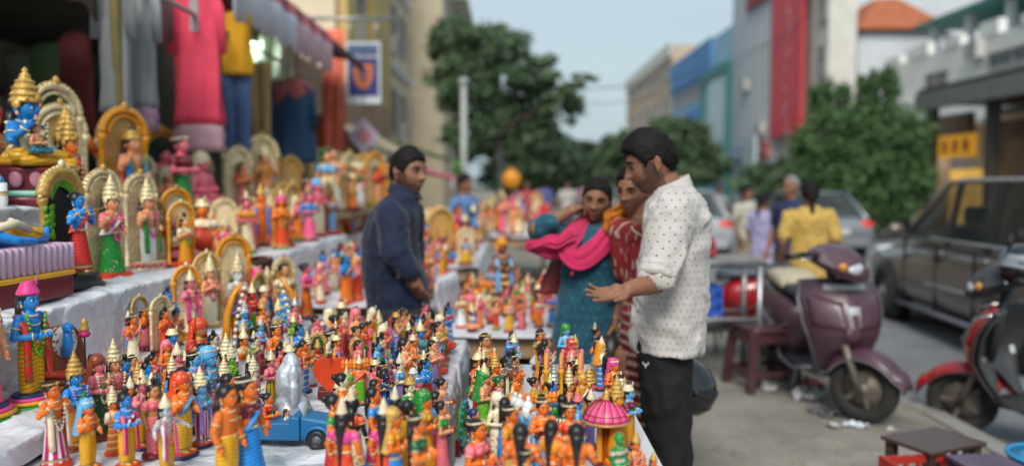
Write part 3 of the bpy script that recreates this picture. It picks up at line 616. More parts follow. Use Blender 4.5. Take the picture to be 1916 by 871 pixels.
def folds(c, d=None):
    """painted dhoti: curved dark fold lines following the moulded ridges"""
    k = 'folds_' + c
    if k in _MATS: return _MATS[k]
    m = M(k, PC[c], .38, var=.12, scale=12, rnd=.12); nt = m.node_tree; x, y, z, v = coords(nt)
    ph = nmath(nt, 'ADD', nmath(nt, 'MULTIPLY', z, 190), nmath(nt, 'MULTIPLY', nmath(nt, 'ABSOLUTE', x), 60))
    mixin(m, nmath(nt, 'MULTIPLY', nmath(nt, 'GREATER_THAN', nmath(nt, 'SINE', ph), .72), .75), tuple(v2 * .3 for v2 in srgb(PC[d or c])))
    return hem(m, z)
def stripes(c, d, n=9):
    k = 'stripes_%s_%s' % (c, d)
    if k in _MATS: return _MATS[k]
    m = M(k, PC[c], .38, var=.12, scale=12, rnd=.1); nt = m.node_tree; x, y, z, v = coords(nt)
    at = nmath(nt, 'ARCTAN2', y, x); mixin(m, nmath(nt, 'GREATER_THAN', nmath(nt, 'SINE', nmath(nt, 'MULTIPLY', at, n)), .25), PC[d]); return hem(m, z)
def spots(c, d, sc=26, thr=.3):
    k = 'spots_%s_%s' % (c, d)
    if k in _MATS: return _MATS[k]
    m = M(k, PC[c], .38, var=.12, scale=12, rnd=.1); nt = m.node_tree; x, y, z, v = coords(nt)
    vo = nt.nodes.new('ShaderNodeTexVoronoi'); vo.inputs['Scale'].default_value = sc; nt.links.new(v, vo.inputs['Vector'])
    mixin(m, nmath(nt, 'LESS_THAN', vo.outputs['Distance'], thr), PC[d]); return hem(m, z)
def bands(c, d, e):
    k = 'bands_%s_%s_%s' % (c, d, e)
    if k in _MATS: return _MATS[k]
    m = M(k, PC[c], .38, var=.12, scale=12, rnd=.1); nt = m.node_tree; x, y, z, v = coords(nt); s = nmath(nt, 'SINE', nmath(nt, 'MULTIPLY', z, 62))
    mixin(m, nmath(nt, 'GREATER_THAN', s, .35), PC[d]); mixin(m, nmath(nt, 'GREATER_THAN', s, .86), PC[e]); return m
def motif(c):
    """flat paint with sparse hand dotted motifs"""
    if c in ('gold', 'palegold', 'silver', 'black', 'brown', 'grey', 'white', 'cream'): return paint(c)
    k = 'motif_' + c
    if k in _MATS: return _MATS[k]
    m = M(k, PC[c], .36, var=.18, scale=14, bump=.12, bscale=40, rnd=.14, dirt=.12); nt = m.node_tree; x, y, z, v = coords(nt)
    vo = nt.nodes.new('ShaderNodeTexVoronoi'); vo.inputs['Scale'].default_value = 24; nt.links.new(v, vo.inputs['Vector'])
    mixin(m, nmath(nt, 'MULTIPLY', nmath(nt, 'LESS_THAN', vo.outputs['Distance'], .2), .85), (.62, .52, .3)); return m
def mat_of(s):
    if not isinstance(s, str): return s
    if ':' in s:
        k, *a = s.split(':'); return dict(f=folds, s=stripes, d=spots, b=bands)[k](*a)
    return motif(s)
def plain(s): return s.split(':')[1] if ':' in s else s

_dm = {}
def cached(key, fn):
    if key not in _dm:
        mb = MB(); fn(mb); _dm[key] = mb.mesh(key)
    return _dm[key]
ARMS = dict(down=[((.15, .01, .55), (.14, -.045, .42)), ((.15, .01, .55), (.14, -.045, .42))],
            namaste=[((.16, -.03, .55), (.02, -.12, .61)), ((.16, -.03, .55), (.02, -.12, .61))],
            flute=[((.165, -.05, .56), (.05, -.125, .70)), ((.18, -.03, .58), (.12, -.125, .68))],
            bless=[((.155, 0, .55), (.10, -.09, .5)), ((.165, -.04, .56), (.15, -.13, .67))],
            hold=[((.16, -.01, .54), (.055, -.135, .545)), ((.16, -.01, .54), (.055, -.135, .545))],
            wide=[((.2, -.02, .62), (.26, -.09, .56)), ((.2, -.02, .62), (.26, -.09, .56))],
            up=[((.18, -.02, .66), (.12, -.04, .84)), ((.155, 0, .55), (.12, -.08, .48))])
def d_torso(pose):
    def f(mb):
        mb.loft([(0, 0, .45, .078, .06), (0, 0, .50, .072, .055), (0, 0, .56, .08, .058), (0, -.004, .63, .1, .064), (0, 0, .675, .108, .058), (0, 0, .70, .08, .05), (0, 0, .715, .042, .042), (0, 0, .76, .036, .038)], 18)
        for sg, (e, h) in zip((1, -1), ARMS[pose]):
            S = Vector((.098 * sg, 0, .672)); E = Vector((e[0] * sg, e[1], e[2])); H = Vector((h[0] * sg, h[1], h[2])); d = (H - E).normalized()
            mb.tube([S, S.lerp(E, .35), E, E.lerp(H, .5), H], [.036, .037, .03, .028, .021], 9)
            mb.ball(S, .038, 9, 6); mb.ball(E, .03, 8, 6)
            mb.ball(H + d * .018, (.017, .024, .03), 8, 6)
            for q in range(3): mb.caps(H + d * .03 + Vector(((q - 1) * .011, 0, 0)), H + d * .055 + Vector(((q - 1) * .012, -.004, 0)), .0065, .005, 5)
            mb.caps(H + d * .01, H + d * .03 + Vector((-.022 * sg, 0, .008)), .007, .005, 5)
    return cached('torso_' + pose, f)
def d_head():
    def f(mb):
        vs = []; n, r = 22, 16
        for k in range(r + 1):
            t = pi * k / r - pi / 2
            for i in range(n):
                a = 2 * pi * i / n; x, y, z = cos(t) * cos(a), cos(t) * sin(a), sin(t)
                jw = max(0, -z); X = .068 * x * (1 - .32 * jw); Y = .078 * y * (1 - .18 * jw * (y > 0)); Z = .09 * z
                if y < 0:
                    u, w = X / .068, z
                    Y -= .021 * exp(-(u / .17) ** 2 - ((w + .12) / .2) ** 2) + .006 * exp(-(u / .3) ** 2 - ((w + .48) / .09) ** 2) + .008 * exp(-(u / .3) ** 2 - ((w + .82) / .15) ** 2)
                    Y += .007 * (exp(-((u - .42) / .22) ** 2 - ((w - .08) / .13) ** 2) + exp(-((u + .42) / .22) ** 2 - ((w - .08) / .13) ** 2))
                vs.append((X, Y, .80 + Z))
        fs = [(k * n + i, k * n + (i + 1) % n, (k + 1) * n + (i + 1) % n, (k + 1) * n + i) for k in range(r) for i in range(n)]
        mb.add(vs, fs)
        for s in (1, -1): mb.ball((.066 * s, .008, .795), (.009, .018, .026), 8, 6)
    return cached('head', f)
def d_face():
    """slots: 0 white, 1 black, 2 red, 3 mark"""
    def f(mb):
        for s in (1, -1):
            mb.ball((.03 * s, -.066, .808), (.0165, .008, .0088), 10, 6, 0); mb.ball((.029 * s, -.0715, .808), (.0072, .005, .0078), 8, 6, 1)
            mb.tube([(.012 * s, -.078, .825), (.03 * s, -.0755, .832), (.052 * s, -.061, .825)], [.002, .0034, .002], 5, 1)
            mb.tube([(.014 * s, -.074, .812), (.03 * s, -.0745, .8185), (.049 * s, -.062, .810)], .0018, 4, 1)
        mb.tube([(-.021, -.0755, .757), (-.008, -.082, .7605), (0, -.083, .7585), (.008, -.082, .7605), (.021, -.0755, .757)], [.002, .0042, .004, .0042, .002], 6, 2)
        mb.tube([(0, -.0815, .832), (0, -.0805, .852)], [.0045, .003], 6, 3)
    return cached('face', f)
def d_hair(st):
    def f(mb):
        mb.ball((0, .016, .822), (.077, .08, .088), 18, 12)
        if st == 'long': mb.loft([(0, .06, .56, .05, .022), (0, .068, .6, .062, .03), (0, .066, .7, .066, .036), (0, .055, .8, .062, .04)], 14)
        if st == 'bun': mb.ball((0, .095, .85), (.045, .04, .045), 12, 8)
        if st == 'braid':
            mb.loft([(0, .078, .6, .024, .02), (0, .076, .68, .04, .028), (0, .062, .76, .056, .036), (0, .05, .82, .06, .04)], 12)
            for k in range(7): mb.ball((0, .084 - .002 * k, .63 - .042 * k), (.029 - .0022 * k, .022, .031), 8, 6)
        if st == 'topknot': mb.ball((0, .0, .93), (.035, .035, .05), 12, 8); mb.loft([(0, .06, .62, .05, .02), (0, .066, .72, .064, .034), (0, .055, .82, .06, .04)], 12)
        if st == 'curl':
            for k in range(26):
                a = rng.uniform(0, 2 * pi); t = rng.uniform(-.3, 1.4); mb.ball((.078 * cos(t) * cos(a), .02 + .08 * cos(t) * max(sin(a), -.45), .822 + .088 * sin(t)), .02, 6, 4)
    return cached('hair_' + st, f)
def d_crown(st):
    def f(mb):
        if st == 'tall':
            mb.lathe([(.07, .845), (.082, .85), (.084, .862), (.074, .872), (.073, .895), (.079, .9), (.079, .91), (.068, .918), (.064, .945), (.069, .95), (.069, .96), (.054, .968), (.048, .995), (.052, 1.0), (.05, 1.01), (.034, 1.02), (.027, 1.045), (.031, 1.052), (.02, 1.064), (.012, 1.075), (.018, 1.088), (.012, 1.1), (.001, 1.115)], 18,
                     mod=lambda a, z, t: 1 + .035 * cos(9 * a) * (t < .6))
            mb.ball((0, -.08, .88), (.022, .01, .03), 8, 6)
            for s in (1, -1): mb.ball((.075 * s, .0, .83), (.012, .03, .035), 8, 6); mb.ball((.06 * s, -.055, .875), .011, 6, 4)
        elif st == 'cone':
            mb.lathe([(.074, .85), (.08, .858), (.07, .875), (.074, .885), (.058, .9), (.06, .915), (.045, .93), (.046, .945), (.03, .965), (.03, .98), (.014, 1.0), (.016, 1.015), (.001, 1.035)], 16)
        elif st == 'jug':      # stacked ornament worn at the back of the head
            mb.lathe([(.03, .86), (.05, .87), (.055, .89), (.04, .905), (.046, .925), (.034, .945), (.038, .96), (.022, .98), (.024, .995), (.008, 1.02), (.001, 1.04)], 14, (0, .03, 0))
        elif st == 'turban':
            for k in range(5): mb.ring((0, .005, .862 + .016 * k), .066 - .008 * k, .02, 18, 7)
            mb.ball((0, 0, .935), (.03, .03, .02), 10, 6); mb.ball((.02, -.06, .95), (.012, .012, .035), 6, 5)
        elif st == 'band':
            mb.ring((0, .01, .875), .077, .008, 20, 6, Rm=Matrix.Rotation(-.15, 4, 'X')); mb.ball((0, -.073, .885), (.012, .008, .016), 8, 6)
        elif st == 'fan':
            for k in range(9):
                a = -1.25 + 2.5 * k / 8; mb.caps((.085 * sin(a), .0, .84 + .085 * cos(a)), (.15 * sin(a), 0, .86 + .15 * cos(a)), .018, .005, 7)
            mb.ring((0, .01, .86), .076, .014, 18, 6)
    return cached('crown_' + st, f)
def d_lower(st):
    def f(mb):
        if st == 'dhoti':
            n = 26
            def mod(a, z, t):
                fr = exp(-((a - 1.5 * pi) / .28) ** 2) * (1 - t) ** .6; bk = exp(-((a - .5 * pi) / .3) ** 2) * (1 - t)
                return (1 - .2 * fr - .12 * bk) * (1 + .018 * sin(z * 190 + 60 * abs(cos(a)) * .1))
            mb.loft([(0, 0, .06 + .44 * k / n, .105 - .02 * abs(k / n - .55) + .004 * (k < 2), .078 - .012 * abs(k / n - .6)) for k in range(n + 1)], 28, mod=mod)
            for s in (1, -1): mb.ball((.045 * s, -.05, .066), (.03, .055, .022), 8, 6)
        elif st == 'sari':
            n = 20
            mb.loft([(0, -.004 * (1 - k / n), .055 + .445 * k / n, .138 - .062 * (k / n) ** .8, .112 - .052 * (k / n) ** .8) for k in range(n + 1)], 48,
                    mod=lambda a, z, t: 1 + (.05 * (1 - t) + .012) * cos(18 * a) * (.4 + .6 * exp(-((a - 1.5 * pi) / .9) ** 2)))
        elif st == 'robe':
            mb.loft([(0, .01, .05, .15, .13), (0, .01, .2, .13, .11), (0, .005, .4, .11, .09), (0, 0, .52, .1, .075)], 30, mod=lambda a, z, t: 1 + .03 * cos(11 * a + z * 8))
        elif st == 'sit':      # cross legged, torso sunk by .27
            mb.loft([(0, .01, .10, .2, .14), (0, .01, .13, .21, .15), (0, .01, .17, .16, .12), (0, .01, .24, .09, .07)], 24)
            for s in (1, -1):
                mb.tube([(.06 * s, 0, .2), (.16 * s, -.06, .17), (.215 * s, -.1, .15)], [.062, .06, .048], 10); mb.ball((.215 * s, -.1, .15), .05, 9, 7)
                mb.tube([(.215 * s, -.1, .145), (.1 * s, -.16, .135), (-.03 * s, -.165, .13)], [.046, .038, .03], 9); mb.ball((-.06 * s, -.165, .13), (.045, .022, .02), 8, 6)
        elif st == 'throne':   # one leg hanging
            mb.loft([(0, .01, .10, .15, .12), (0, .01, .14, .16, .13), (0, .01, .24, .09, .07)], 22)
            mb.tube([(-.05, 0, .2), (-.15, -.08, .18), (-.2, -.12, .16)], [.062, .058, .05], 10); mb.tube([(-.2, -.12, .15), (-.06, -.17, .14), (.05, -.165, .135)], [.046, .038, .03], 9)
            mb.tube([(.06, 0, .2), (.1, -.1, .19), (.11, -.18, .17)], [.06, .055, .05], 10); mb.tube([(.11, -.18, .17), (.11, -.19, .05), (.11, -.18, -.06)], [.05, .042, .03], 9); mb.ball((.11, -.21, -.07), (.03, .055, .02), 8, 6)
    return cached('lower_' + st, f)
def d_upper(st, pose):
    def f(mb):
        if st in ('blouse', 'sleeves'):
            z0 = .57 if st == 'blouse' else .47
            mb.loft([(0, 0, z0, .086, .063), (0, -.004, .63, .106, .07), (0, 0, .678, .112, .063), (0, 0, .7, .08, .053)], 18)
            if st == 'blouse':
                for s in (1, -1): mb.ball((.045 * s, -.05, .628), (.042, .034, .04), 10, 7)
            for sg, (e, h) in zip((1, -1), ARMS[pose]):
                S = Vector((.098 * sg, 0, .672)); E = Vector((e[0] * sg, e[1], e[2])); q = .62 if st == 'blouse' else 1.0
                mb.tube([S + (S - E) * .1, S.lerp(E, .3), S.lerp(E, q)], [.042, .044, .041], 9)
        if st == 'sash':
            mb.tube([(.1, .02, .69), (.06, -.066, .64), (-.02, -.073, .57), (-.085, -.05, .49), (-.09, .05, .47), (0, .068, .57), (.08, .05, .66), (.1, .02, .69)], .02, 7, flat=.5)
            mb.tube([(.1, .02, .69), (.115, .07, .55), (.12, .085, .35), (.11, .08, .2)], [.02, .035, .04, .045], 7, flat=.35)
        if st == 'shawl':
            for s in (1, -1): mb.tube([(.03 * s, .06, .7), (.105 * s, .02, .695), (.1 * s, -.06, .62), (.095 * s, -.075, .5), (.1 * s, -.08, .3), (.1 * s, -.085, .2)], [.02, .028, .03, .03, .032, .03], 7, flat=.45)
        if st == 'cloak':
            mb.grid(lambda u, v: ((u - .5) * (.2 + .12 * v), .06 + .035 * cos((u - .5) * 3) + .012 * sin(u * 25) * v + .03 * v, .70 - .62 * v), 16, 8); mb.grid(lambda u, v: ((u - .5) * (.2 + .12 * v), .075 + .035 * cos((u - .5) * 3) + .012 * sin(u * 25) * v + .03 * v, .70 - .62 * v), 16, 8, flip=True)
        if st == 'veil':
            def g(u, v):
                a = pi * (1.15 * u - .075); w = .092 + .05 * v * v; return (w * cos(a), .01 + (w * .98) * sin(a) * 1.0 + .02 * v, .915 - .42 * v - .05 * (1 - v) * abs(cos(a)) ** 2 + .004 * sin(u * 40) * v)
            mb.grid(g, 22, 10); mb.grid(lambda u, v: tuple(Vector(g(u, v)) * 1.0 + Vector((0, .006, .003))), 22, 10, flip=True)
            mb.ball((0, .015, .845), (.09, .092, .09), 16, 8)
    return cached('upper_%s_%s' % (st, pose if st in ('blouse', 'sleeves') else ''), f)
def d_jewels(pose):
    def f(mb):
        mb.ring((0, -.008, .705), .052, .009, 18, 5, Rm=Matrix.Rotation(.35, 4, 'X')); mb.ring((0, -.022, .66), .068, .008, 18, 5, Rm=Matrix.Rotation(.75, 4, 'X'), sy=.9)
        mb.ring((0, 0, .492), .082, .011, 20, 5, sy=.78); mb.ball((0, -.067, .49), (.018, .01, .016), 8, 5)
        for sg, (e, h) in zip((1, -1), ARMS[pose]):
            S = Vector((.098 * sg, 0, .672)); E = Vector((e[0] * sg, e[1], e[2])); H = Vector((h[0] * sg, h[1], h[2]))
            for A, B, t, r in ((S, E, .55, .037), (E, H, .8, .026)):
                q = (B - A).to_track_quat('Z', 'Y').to_matrix().to_4x4(); mb.ring(A.lerp(B, t), r, .0065, 12, 5, Rm=q)
            mb.ball((.073 * sg, -.004, .765), (.011, .011, .016), 7, 5)
    return cached('jewels_' + pose, f)
def d_garland():
    def f(mb):
        for k in range(22):
            a = -1.9 + 3.8 * k / 21; z = .70 - .30 * cos(a * .82) ** 2 if abs(a) < 1.9 else .7
            mb.ball((.088 * sin(a * .8), -.07 - .014 * cos(a), z), .0155, 6, 4)
    return cached('garland', f)
def d_base(st):
    def f(mb):
        if st == 'disc': mb.lathe([(.15, 0), (.16, .01), (.155, .045)], 22, sy=.85, mat=0); mb.lathe([(.15, .0455), (.142, .062), (.12, .068)], 22, sy=.85, mat=1)
        elif st == 'tiers':
            for k, (r, z) in enumerate(((.21, 0), (.195, .03), (.175, .055), (.15, .075))): mb.lathe([(r, z + .0005), (r + .008, z + .008), (r + .006, z + .022), (r * .93, z + .0285)], 26, sy=.85, mat=min(k, 3))
        elif st == 'block': mb.box((0, 0, .03), (.3, .25, .06), 0); mb.box((0, 0, .064), (.27, .22, .008), 1)
        elif st == 'lotus':
            mb.lathe([(.2, 0), (.215, .012), (.2, .03), (.165, .045), (.19, .075), (.22, .098), (.17, .104)], 28, sy=.85, mat=0)
            for k in range(14):
                a = 2 * pi * k / 14; mb.ball((.2 * cos(a), .17 * sin(a), .066), (.03, .03, .034), 8, 6, 1)
    return cached('base_' + st, f)
def arch_parts(root, w, h, mats, y=.1, thick=.035, back=None, z0=.05):
    """prabhavali: two pillars, a moulded arch, a row of flame beads, optional back plate"""
    g, bead = mats; zc = h - w / 2
    for s in (1, -1):
        mb = MB(); x = s * w / 2
        mb.lathe([(.04, z0), (.045, z0 + .02), (.028, z0 + .035), (.026, zc * .45), (.034, zc * .47), (.034, zc * .52), (.026, zc * .54), (.026, zc * .9), (.042, zc * .94), (.042, zc)], 10, (x, y, 0)); mb.build('pillar', g, root)
    mb = MB(); mb.tube([(w / 2 * cos(pi * k / 22), y, zc + w / 2 * sin(pi * k / 22)) for k in range(23)], thick, 8, flat=1.0)
    mb.tube([(w / 2.7 * cos(pi * k / 22), y - .012, zc + w / 2.7 * sin(pi * k / 22)) for k in range(23)], thick * .45, 6); mb.build('arch', g, root)
    mb = MB()
    for k in range(19):
        a = pi * k / 18; mb.ball(((w / 2 + thick * .75) * cos(a), y - .01, zc + (w / 2 + thick * .75) * sin(a)), (.017, .02, .017), 7, 5)
    mb.ball((0, y - .015, h + thick * 1.1), (.03, .03, .045), 8, 6); mb.build('beads', bead, root)
    if back:
        mb = MB(); poly = [(-w / 2, z0 + .01), (w / 2, z0 + .01)] + [(w / 2 * cos(pi * k / 16), zc + w / 2 * sin(pi * k / 16)) for k in range(17)]; mb.prism(poly, y + .008, y + .022); mb.build('back_plate', back, root)
m_pw, m_pb = M('eye_white', (.75, .75, .72), .3), M('eye_black', (.008, .008, .01), .25)
DOLLS = []
def doll(label, loc, h, face=90, skin='orange', pose='down', lower='dhoti', low='f:yellow', upper=None, up='pink', up2=None, hair='long', hairc='black', crown=None, crownc='palegold',
         base='disc', bases=('navy', 'vermilion'), jewel='palegold', garland=None, arch=None, backp=None, hold=None, lod=2, group=None, name='clay_doll', cat='doll'):
    """face = heading in degrees: 0 towards the camera, 90 towards the picture's right, 180 away"""
    sit = lower in ('sit', 'throne'); dz = -.27 if sit else 0.
    tot = (1.115 if crown in ('tall',) else 1.04 if crown in ('cone', 'jug', 'fan') else .97 if crown == 'turban' or hair == 'topknot' else .91) + dz
    if arch: tot = max(tot, arch[1] + .06)
    root = thing(name, label, cat, loc, radians(face), h / tot, group); DOLLS.append(root); q_ = random.Random(label); w_ = q_.uniform(.92, 1.12); root.scale = (h / tot * w_, h / tot * w_, h / tot); root.rotation_euler.x = q_.uniform(-.03, .03)
    if base:
        nb = {'disc': 2, 'tiers': 4, 'block': 2, 'lotus': 2}[base]; put('base', d_base(base), [paint(bases[i % len(bases)]) for i in range(nb)], root)
    put('skirt' if lower in ('sari', 'robe') else 'legs', d_lower(lower), mat_of(low), root)
    up_z = (0, 0, dz); put('body', d_torso(pose), paint(skin), root, up_z); hd = put('head', d_head(), paint(skin), root, up_z); hs_ = q_.uniform(.94, 1.08)
    if lod >= 1 and abs(face) < 160: put('face', d_face(), [m_pw, m_pb, paint('red'), paint('red' if skin in ('blue', 'sky') else 'maroon')], hd)
    if hair: put('hair', d_hair(hair), paint(hairc), root, up_z)
    if crown: put('crown', d_crown(crown), paint(crownc), root, up_z)
    if upper: put({'blouse': 'blouse', 'sleeves': 'tunic', 'sash': 'sash', 'shawl': 'shawl', 'cloak': 'cloak', 'veil': 'veil'}[upper], d_upper(upper, pose), mat_of(up), root, up_z)
    if up2: put({'blouse': 'blouse', 'sleeves': 'tunic', 'sash': 'sash', 'shawl': 'shawl', 'cloak': 'cloak', 'veil': 'veil'}[up2[0]], d_upper(up2[0], pose), mat_of(up2[1]), root, up_z)
    if jewel and lod >= 1: put('jewellery', d_jewels(pose), paint(jewel), root, up_z)
    if garland: put('garland', d_garland(), mat_of(garland), root, up_z)
    if arch: arch_parts(root, arch[0], arch[1], (paint(arch[2]), paint(arch[3])), back=mat_of(backp) if backp else None)
    if hold == 'pot': mb = MB(); mb.lathe([(.02, .5), (.05, .52), (.055, .55), (.03, .575), (.036, .59), (.02, .592)], 14, (0, -.15, 0)); mb.build('pot', paint('brown'), root)
    if hold == 'flute': mb = MB(); mb.tube([(.2, -.13, .715), (-.22, -.12, .66)], .009, 7); mb.build('flute', paint('yellow'), root)
    if hold == 'staff': mb = MB(); mb.tube([(-.17, -.1, .06), (-.16, -.13, .95)], .008, 6); mb.ball((-.16, -.13, .96), .02, 8, 6); mb.build('staff', paint('brown'), root)
    if hold == 'lute': mb = MB(); mb.tube([(-.22, -.12, .5), (.24, -.11, .72)], .012, 7); mb.ball((-.2, -.125, .51), (.055, .04, .055), 10, 7); mb.build('lute', paint('amber'), root)
    if hold == 'heads':
        for k in range(4):
            for s in (1, -1):
                mb = MB(); mb.ball((.068 * s * (k + 1.25), .02, .80), (.045, .05, .065), 10, 8); mb.lathe([(.045, .83), (.05, .85), (.035, .875), (.03, .9), (.001, .95)], 10, (.068 * s * (k + 1.25), .02, .01)); mb.build('side_head', paint(skin if k % 2 else 'amber'), root)
    return root
# ================================================================== people
m_skin = M('skin', (.262, .122, .069), .55, var=.16, scale=14, spec=.4)
_b = m_skin.node_tree.nodes['Principled BSDF']; _b.inputs['Subsurface Weight'].default_value = .08; _b.inputs['Subsurface Radius'].default_value = (.012, .005, .003); _b.inputs['Subsurface Scale'].default_value = .5
_x, _y, _z, _v = coords(m_skin.node_tree, 'tint'); mixin(m_skin, nmath(m_skin.node_tree, 'MULTIPLY', _x, .5), (.27, .085, .075)); mixin(m_skin, nmath(m_skin.node_tree, 'MULTIPLY', _y, .8), (.02, .016, .014)); mixin(m_skin, nmath(m_skin.node_tree, 'MULTIPLY', _z, .5), (.36, .2, .13))
m_hair = M('black_hair', (.009, .0075, .007), .68, var=.4, scale=60, spec=.2)
m_eyew, m_iris = M('sclera', (.36, .33, .3), .4), M('iris', (.01, .006, .005), .2)
def smooth(a, b, x): t = np.clip((x - a) / (b - a), 0, 1); return t * t * (3 - 2 * t)
def head_shape(n=84, r=64, off=0.0, female=False):
    th = np.linspace(-pi / 2, pi / 2, r + 1)[:, None]; az = np.linspace(0, 2 * pi, n, endpoint=False)[None, :]
    x = np.cos(th) * np.sin(az); y = -np.cos(th) * np.cos(az); z = np.sin(th) * np.ones_like(az)
    jw = np.clip(-z - .02, 0, 1); X = .0735 * x * (1 - (.36 if not female else .4) * jw ** 1.25); Y = .094 * y; Z = .114 * z
    flat_ = np.clip((1 - np.abs(z) ** 3.0), 1e-6, 1) ** (1 / 3.0) / np.clip(np.cos(th) * np.ones_like(az), .05, 1); wf_ = smooth(.25, .8, -y / np.clip(np.cos(th) * np.ones_like(az), .05, 1)); flat_ = np.where(z < 0, np.clip(flat_, 1, 1.9), 1); Y = np.where(y > 0, Y * (1 - .5 * jw) * 1.03, Y * (1 + (flat_ - 1) * wf_ * .9)); X = X * (1 + .05 * np.clip(z, 0, 1) * (y > -.3))
    fr = smooth(.05, .5, -y); u = X / .0735; w = z
    g = lambda cx, cz, sx, sz: np.exp(-((u - cx) / sx) ** 2 - ((w - cz) / sz) ** 2)
    d = 0.
    nose = np.exp(-(u / np.where(w < -.1, .2, .13)) ** 2) * np.where(w > -.2, np.clip((.32 - w) / .52, 0, 1) ** 1.2, np.exp(-((w + .2) / .075) ** 2))
    d = d + .029 * nose + .007 * (g(.2, -.22, .11, .08) + g(-.2, -.22, .11, .08))
    d = d - .0105 * (g(.43, .07, .25, .12) + g(-.43, .07, .25, .12)) + .0045 * (g(.4, .24, .3, .07) + g(-.4, .24, .3, .07))
    d = d + .006 * (g(.62, -.14, .26, .2) + g(-.62, -.14, .26, .2)) + .0085 * g(0, -.415, .27, .05) + .0095 * g(0, -.535, .24, .055) - .004 * g(0, -.475, .32, .022)
    d = d + .006 * g(0, -.82, .34, .15) - .004 * g(0, -.65, .4, .05) + .003 * g(0, .5, .7, .3)
    Y = Y - d * fr; s = 1 + off / .095
    return X * s, Y * s, Z * s, x, y, z
def head_faces(n, r): return [(k * n + i, k * n + (i + 1) % n, (k + 1) * n + (i + 1) % n, (k + 1) * n + i) for k in range(r) for i in range(n)]
def head_matrix(c, yaw, pitch=0, roll=0, s=1.0):
    """yaw 0 faces the camera, + towards the picture's right; pitch + nods down"""
    return Matrix.Translation(c) @ Matrix.Rotation(radians(yaw), 4, 'Z') @ Matrix.Rotation(radians(pitch), 4, 'X') @ Matrix.Rotation(radians(roll), 4, 'Y') @ Matrix.Scale(s, 4)
def add_head(mb, Mx, female=False):
    X, Y, Z, *_ = head_shape(female=female); mb.add([Vector(p) for p in zip(X.ravel(), Y.ravel(), Z.ravel())], head_faces(84, 64), 0, Mx)
    for s in (1, -1):
        R = Matrix.Rotation(s * .35, 4, 'Z') @ Matrix.Rotation(-.15, 4, 'X')
        mb.ball((.0745 * s, .012, -.004), (.007, .017, .03), 12, 9, 0, Mx, R); mb.ball((.079 * s, .018, .008), (.005, .015, .02), 10, 8, 0, Mx, R); mb.ball((.072 * s, .004, -.03), (.007, .009, .011), 8, 6, 0, Mx, R)
        mb.ball((.031 * s, -.0705, .009), (.0175, .013, .0112), 14, 10, 0, Mx)          # lids
def add_hand(mb, wrist, dirv, nrm, side=1, curl=.25, spread=.12, size=1.0, thumb=.9, curls=None):
    """palm with four fingers and a thumb; nrm = out of the palm, side = thumb side sign along dir x nrm"""
    w = Vector(wrist); d = Vector(dirv).normalized(); n = Vector(nrm); n = (n - d * n.dot(d)).normalized(); l = d.cross(n) * side; S = size
    k0 = w + d * .085 * S
    for i, (o, L) in enumerate(((.030, .075), (.010, .083), (-.010, .078), (-.029, .062))):
        kn = k0 + l * o * S - d * abs(o) * .25 * S; mb.caps(w + l * o * .55 * S, kn, .0125 * S, .0108 * S, 8)
        ang = 0.; p = kn; fd = (d + l * spread * (o / .03)).normalized(); c = (curls or (curl,) * 4)[i]
        for j, q in enumerate((.42, .33, .25)):
            ang += c * (.8, 1.1, .8)[j]; v = fd * cos(ang) + n * sin(ang); e = p + v * L * q * S; mb.caps(p, e, (.0095 - .001 * j) * S, (.0088 - .001 * j) * S, 8); p = e
    mb.ball(w + d * .045 * S, (.03 * S,) * 3, 10, 8, 0, None, None)
    t0 = w + d * .022 * S + l * .024 * S; td = (d * .62 + l * .75 + n * .35 * thumb).normalized(); t1 = t0 + td * .042 * S; mb.caps(t0, t1, .0135 * S, .0108 * S, 8)
    td2 = (d * .85 + l * .42 + n * .4 * thumb).normalized(); t2 = t1 + td2 * .03 * S; mb.caps(t1, t2, .0105 * S, .0095 * S, 8); mb.caps(t2, t2 + (td2 + d * .3).normalized() * .022 * S, .0092 * S, .007 * S, 8)
def finish_body(mb, root, Mx, voxel=.0042, beard=0., bindi=0.):
    me = remeshed(mb, voxel, 1, .4, 'body'); co = getco(me); iv = np.array(Mx.inverted()); lc = co @ iv[:3, :3].T + iv[:3, 3]
    u, w, f = lc[:, 0] / .0735, lc[:, 2] / .114, lc[:, 1]
    fr = (f < -.05) * (np.abs(w) < 1.1)
    lip = fr * np.exp(-(u / .3) ** 2 - ((w + .475) / .07) ** 2 * 1.2); lip = np.clip((lip - .3) * 2.2, 0, 1)
    bd = np.clip(smooth(-.3, -.5, w) * (np.abs(w) < 1.15) * (lc[:, 1] < .02) + smooth(.55, .85, np.abs(u)) * (w < .05) * (w > -1) * (lc[:, 1] > -.05) * (lc[:, 1] < .0), 0, 1) * beard
    bd = np.maximum(bd, beard * fr * np.exp(-(u / .42) ** 2 - ((w + .33) / .05) ** 2)) * (1 - lip)
    bd = np.maximum(bd, .22 * fr * (np.exp(-((np.abs(u) - .43) / .25) ** 2 - ((w - .05) / .12) ** 2)))
    lc[:, 1] += 0; setattr3(me, 'tint', np.stack([lip, bd, 0 * lip], 1))
    setco(me, co - np.array([root.location]) if not isinstance(root.location, tuple) else co)
    put('body', me, m_skin, root)
def rel(mb, root):
    o = root.location; mb.v = [(x - o.x, y - o.y, z - o.z) for x, y, z in mb.v]; return mb
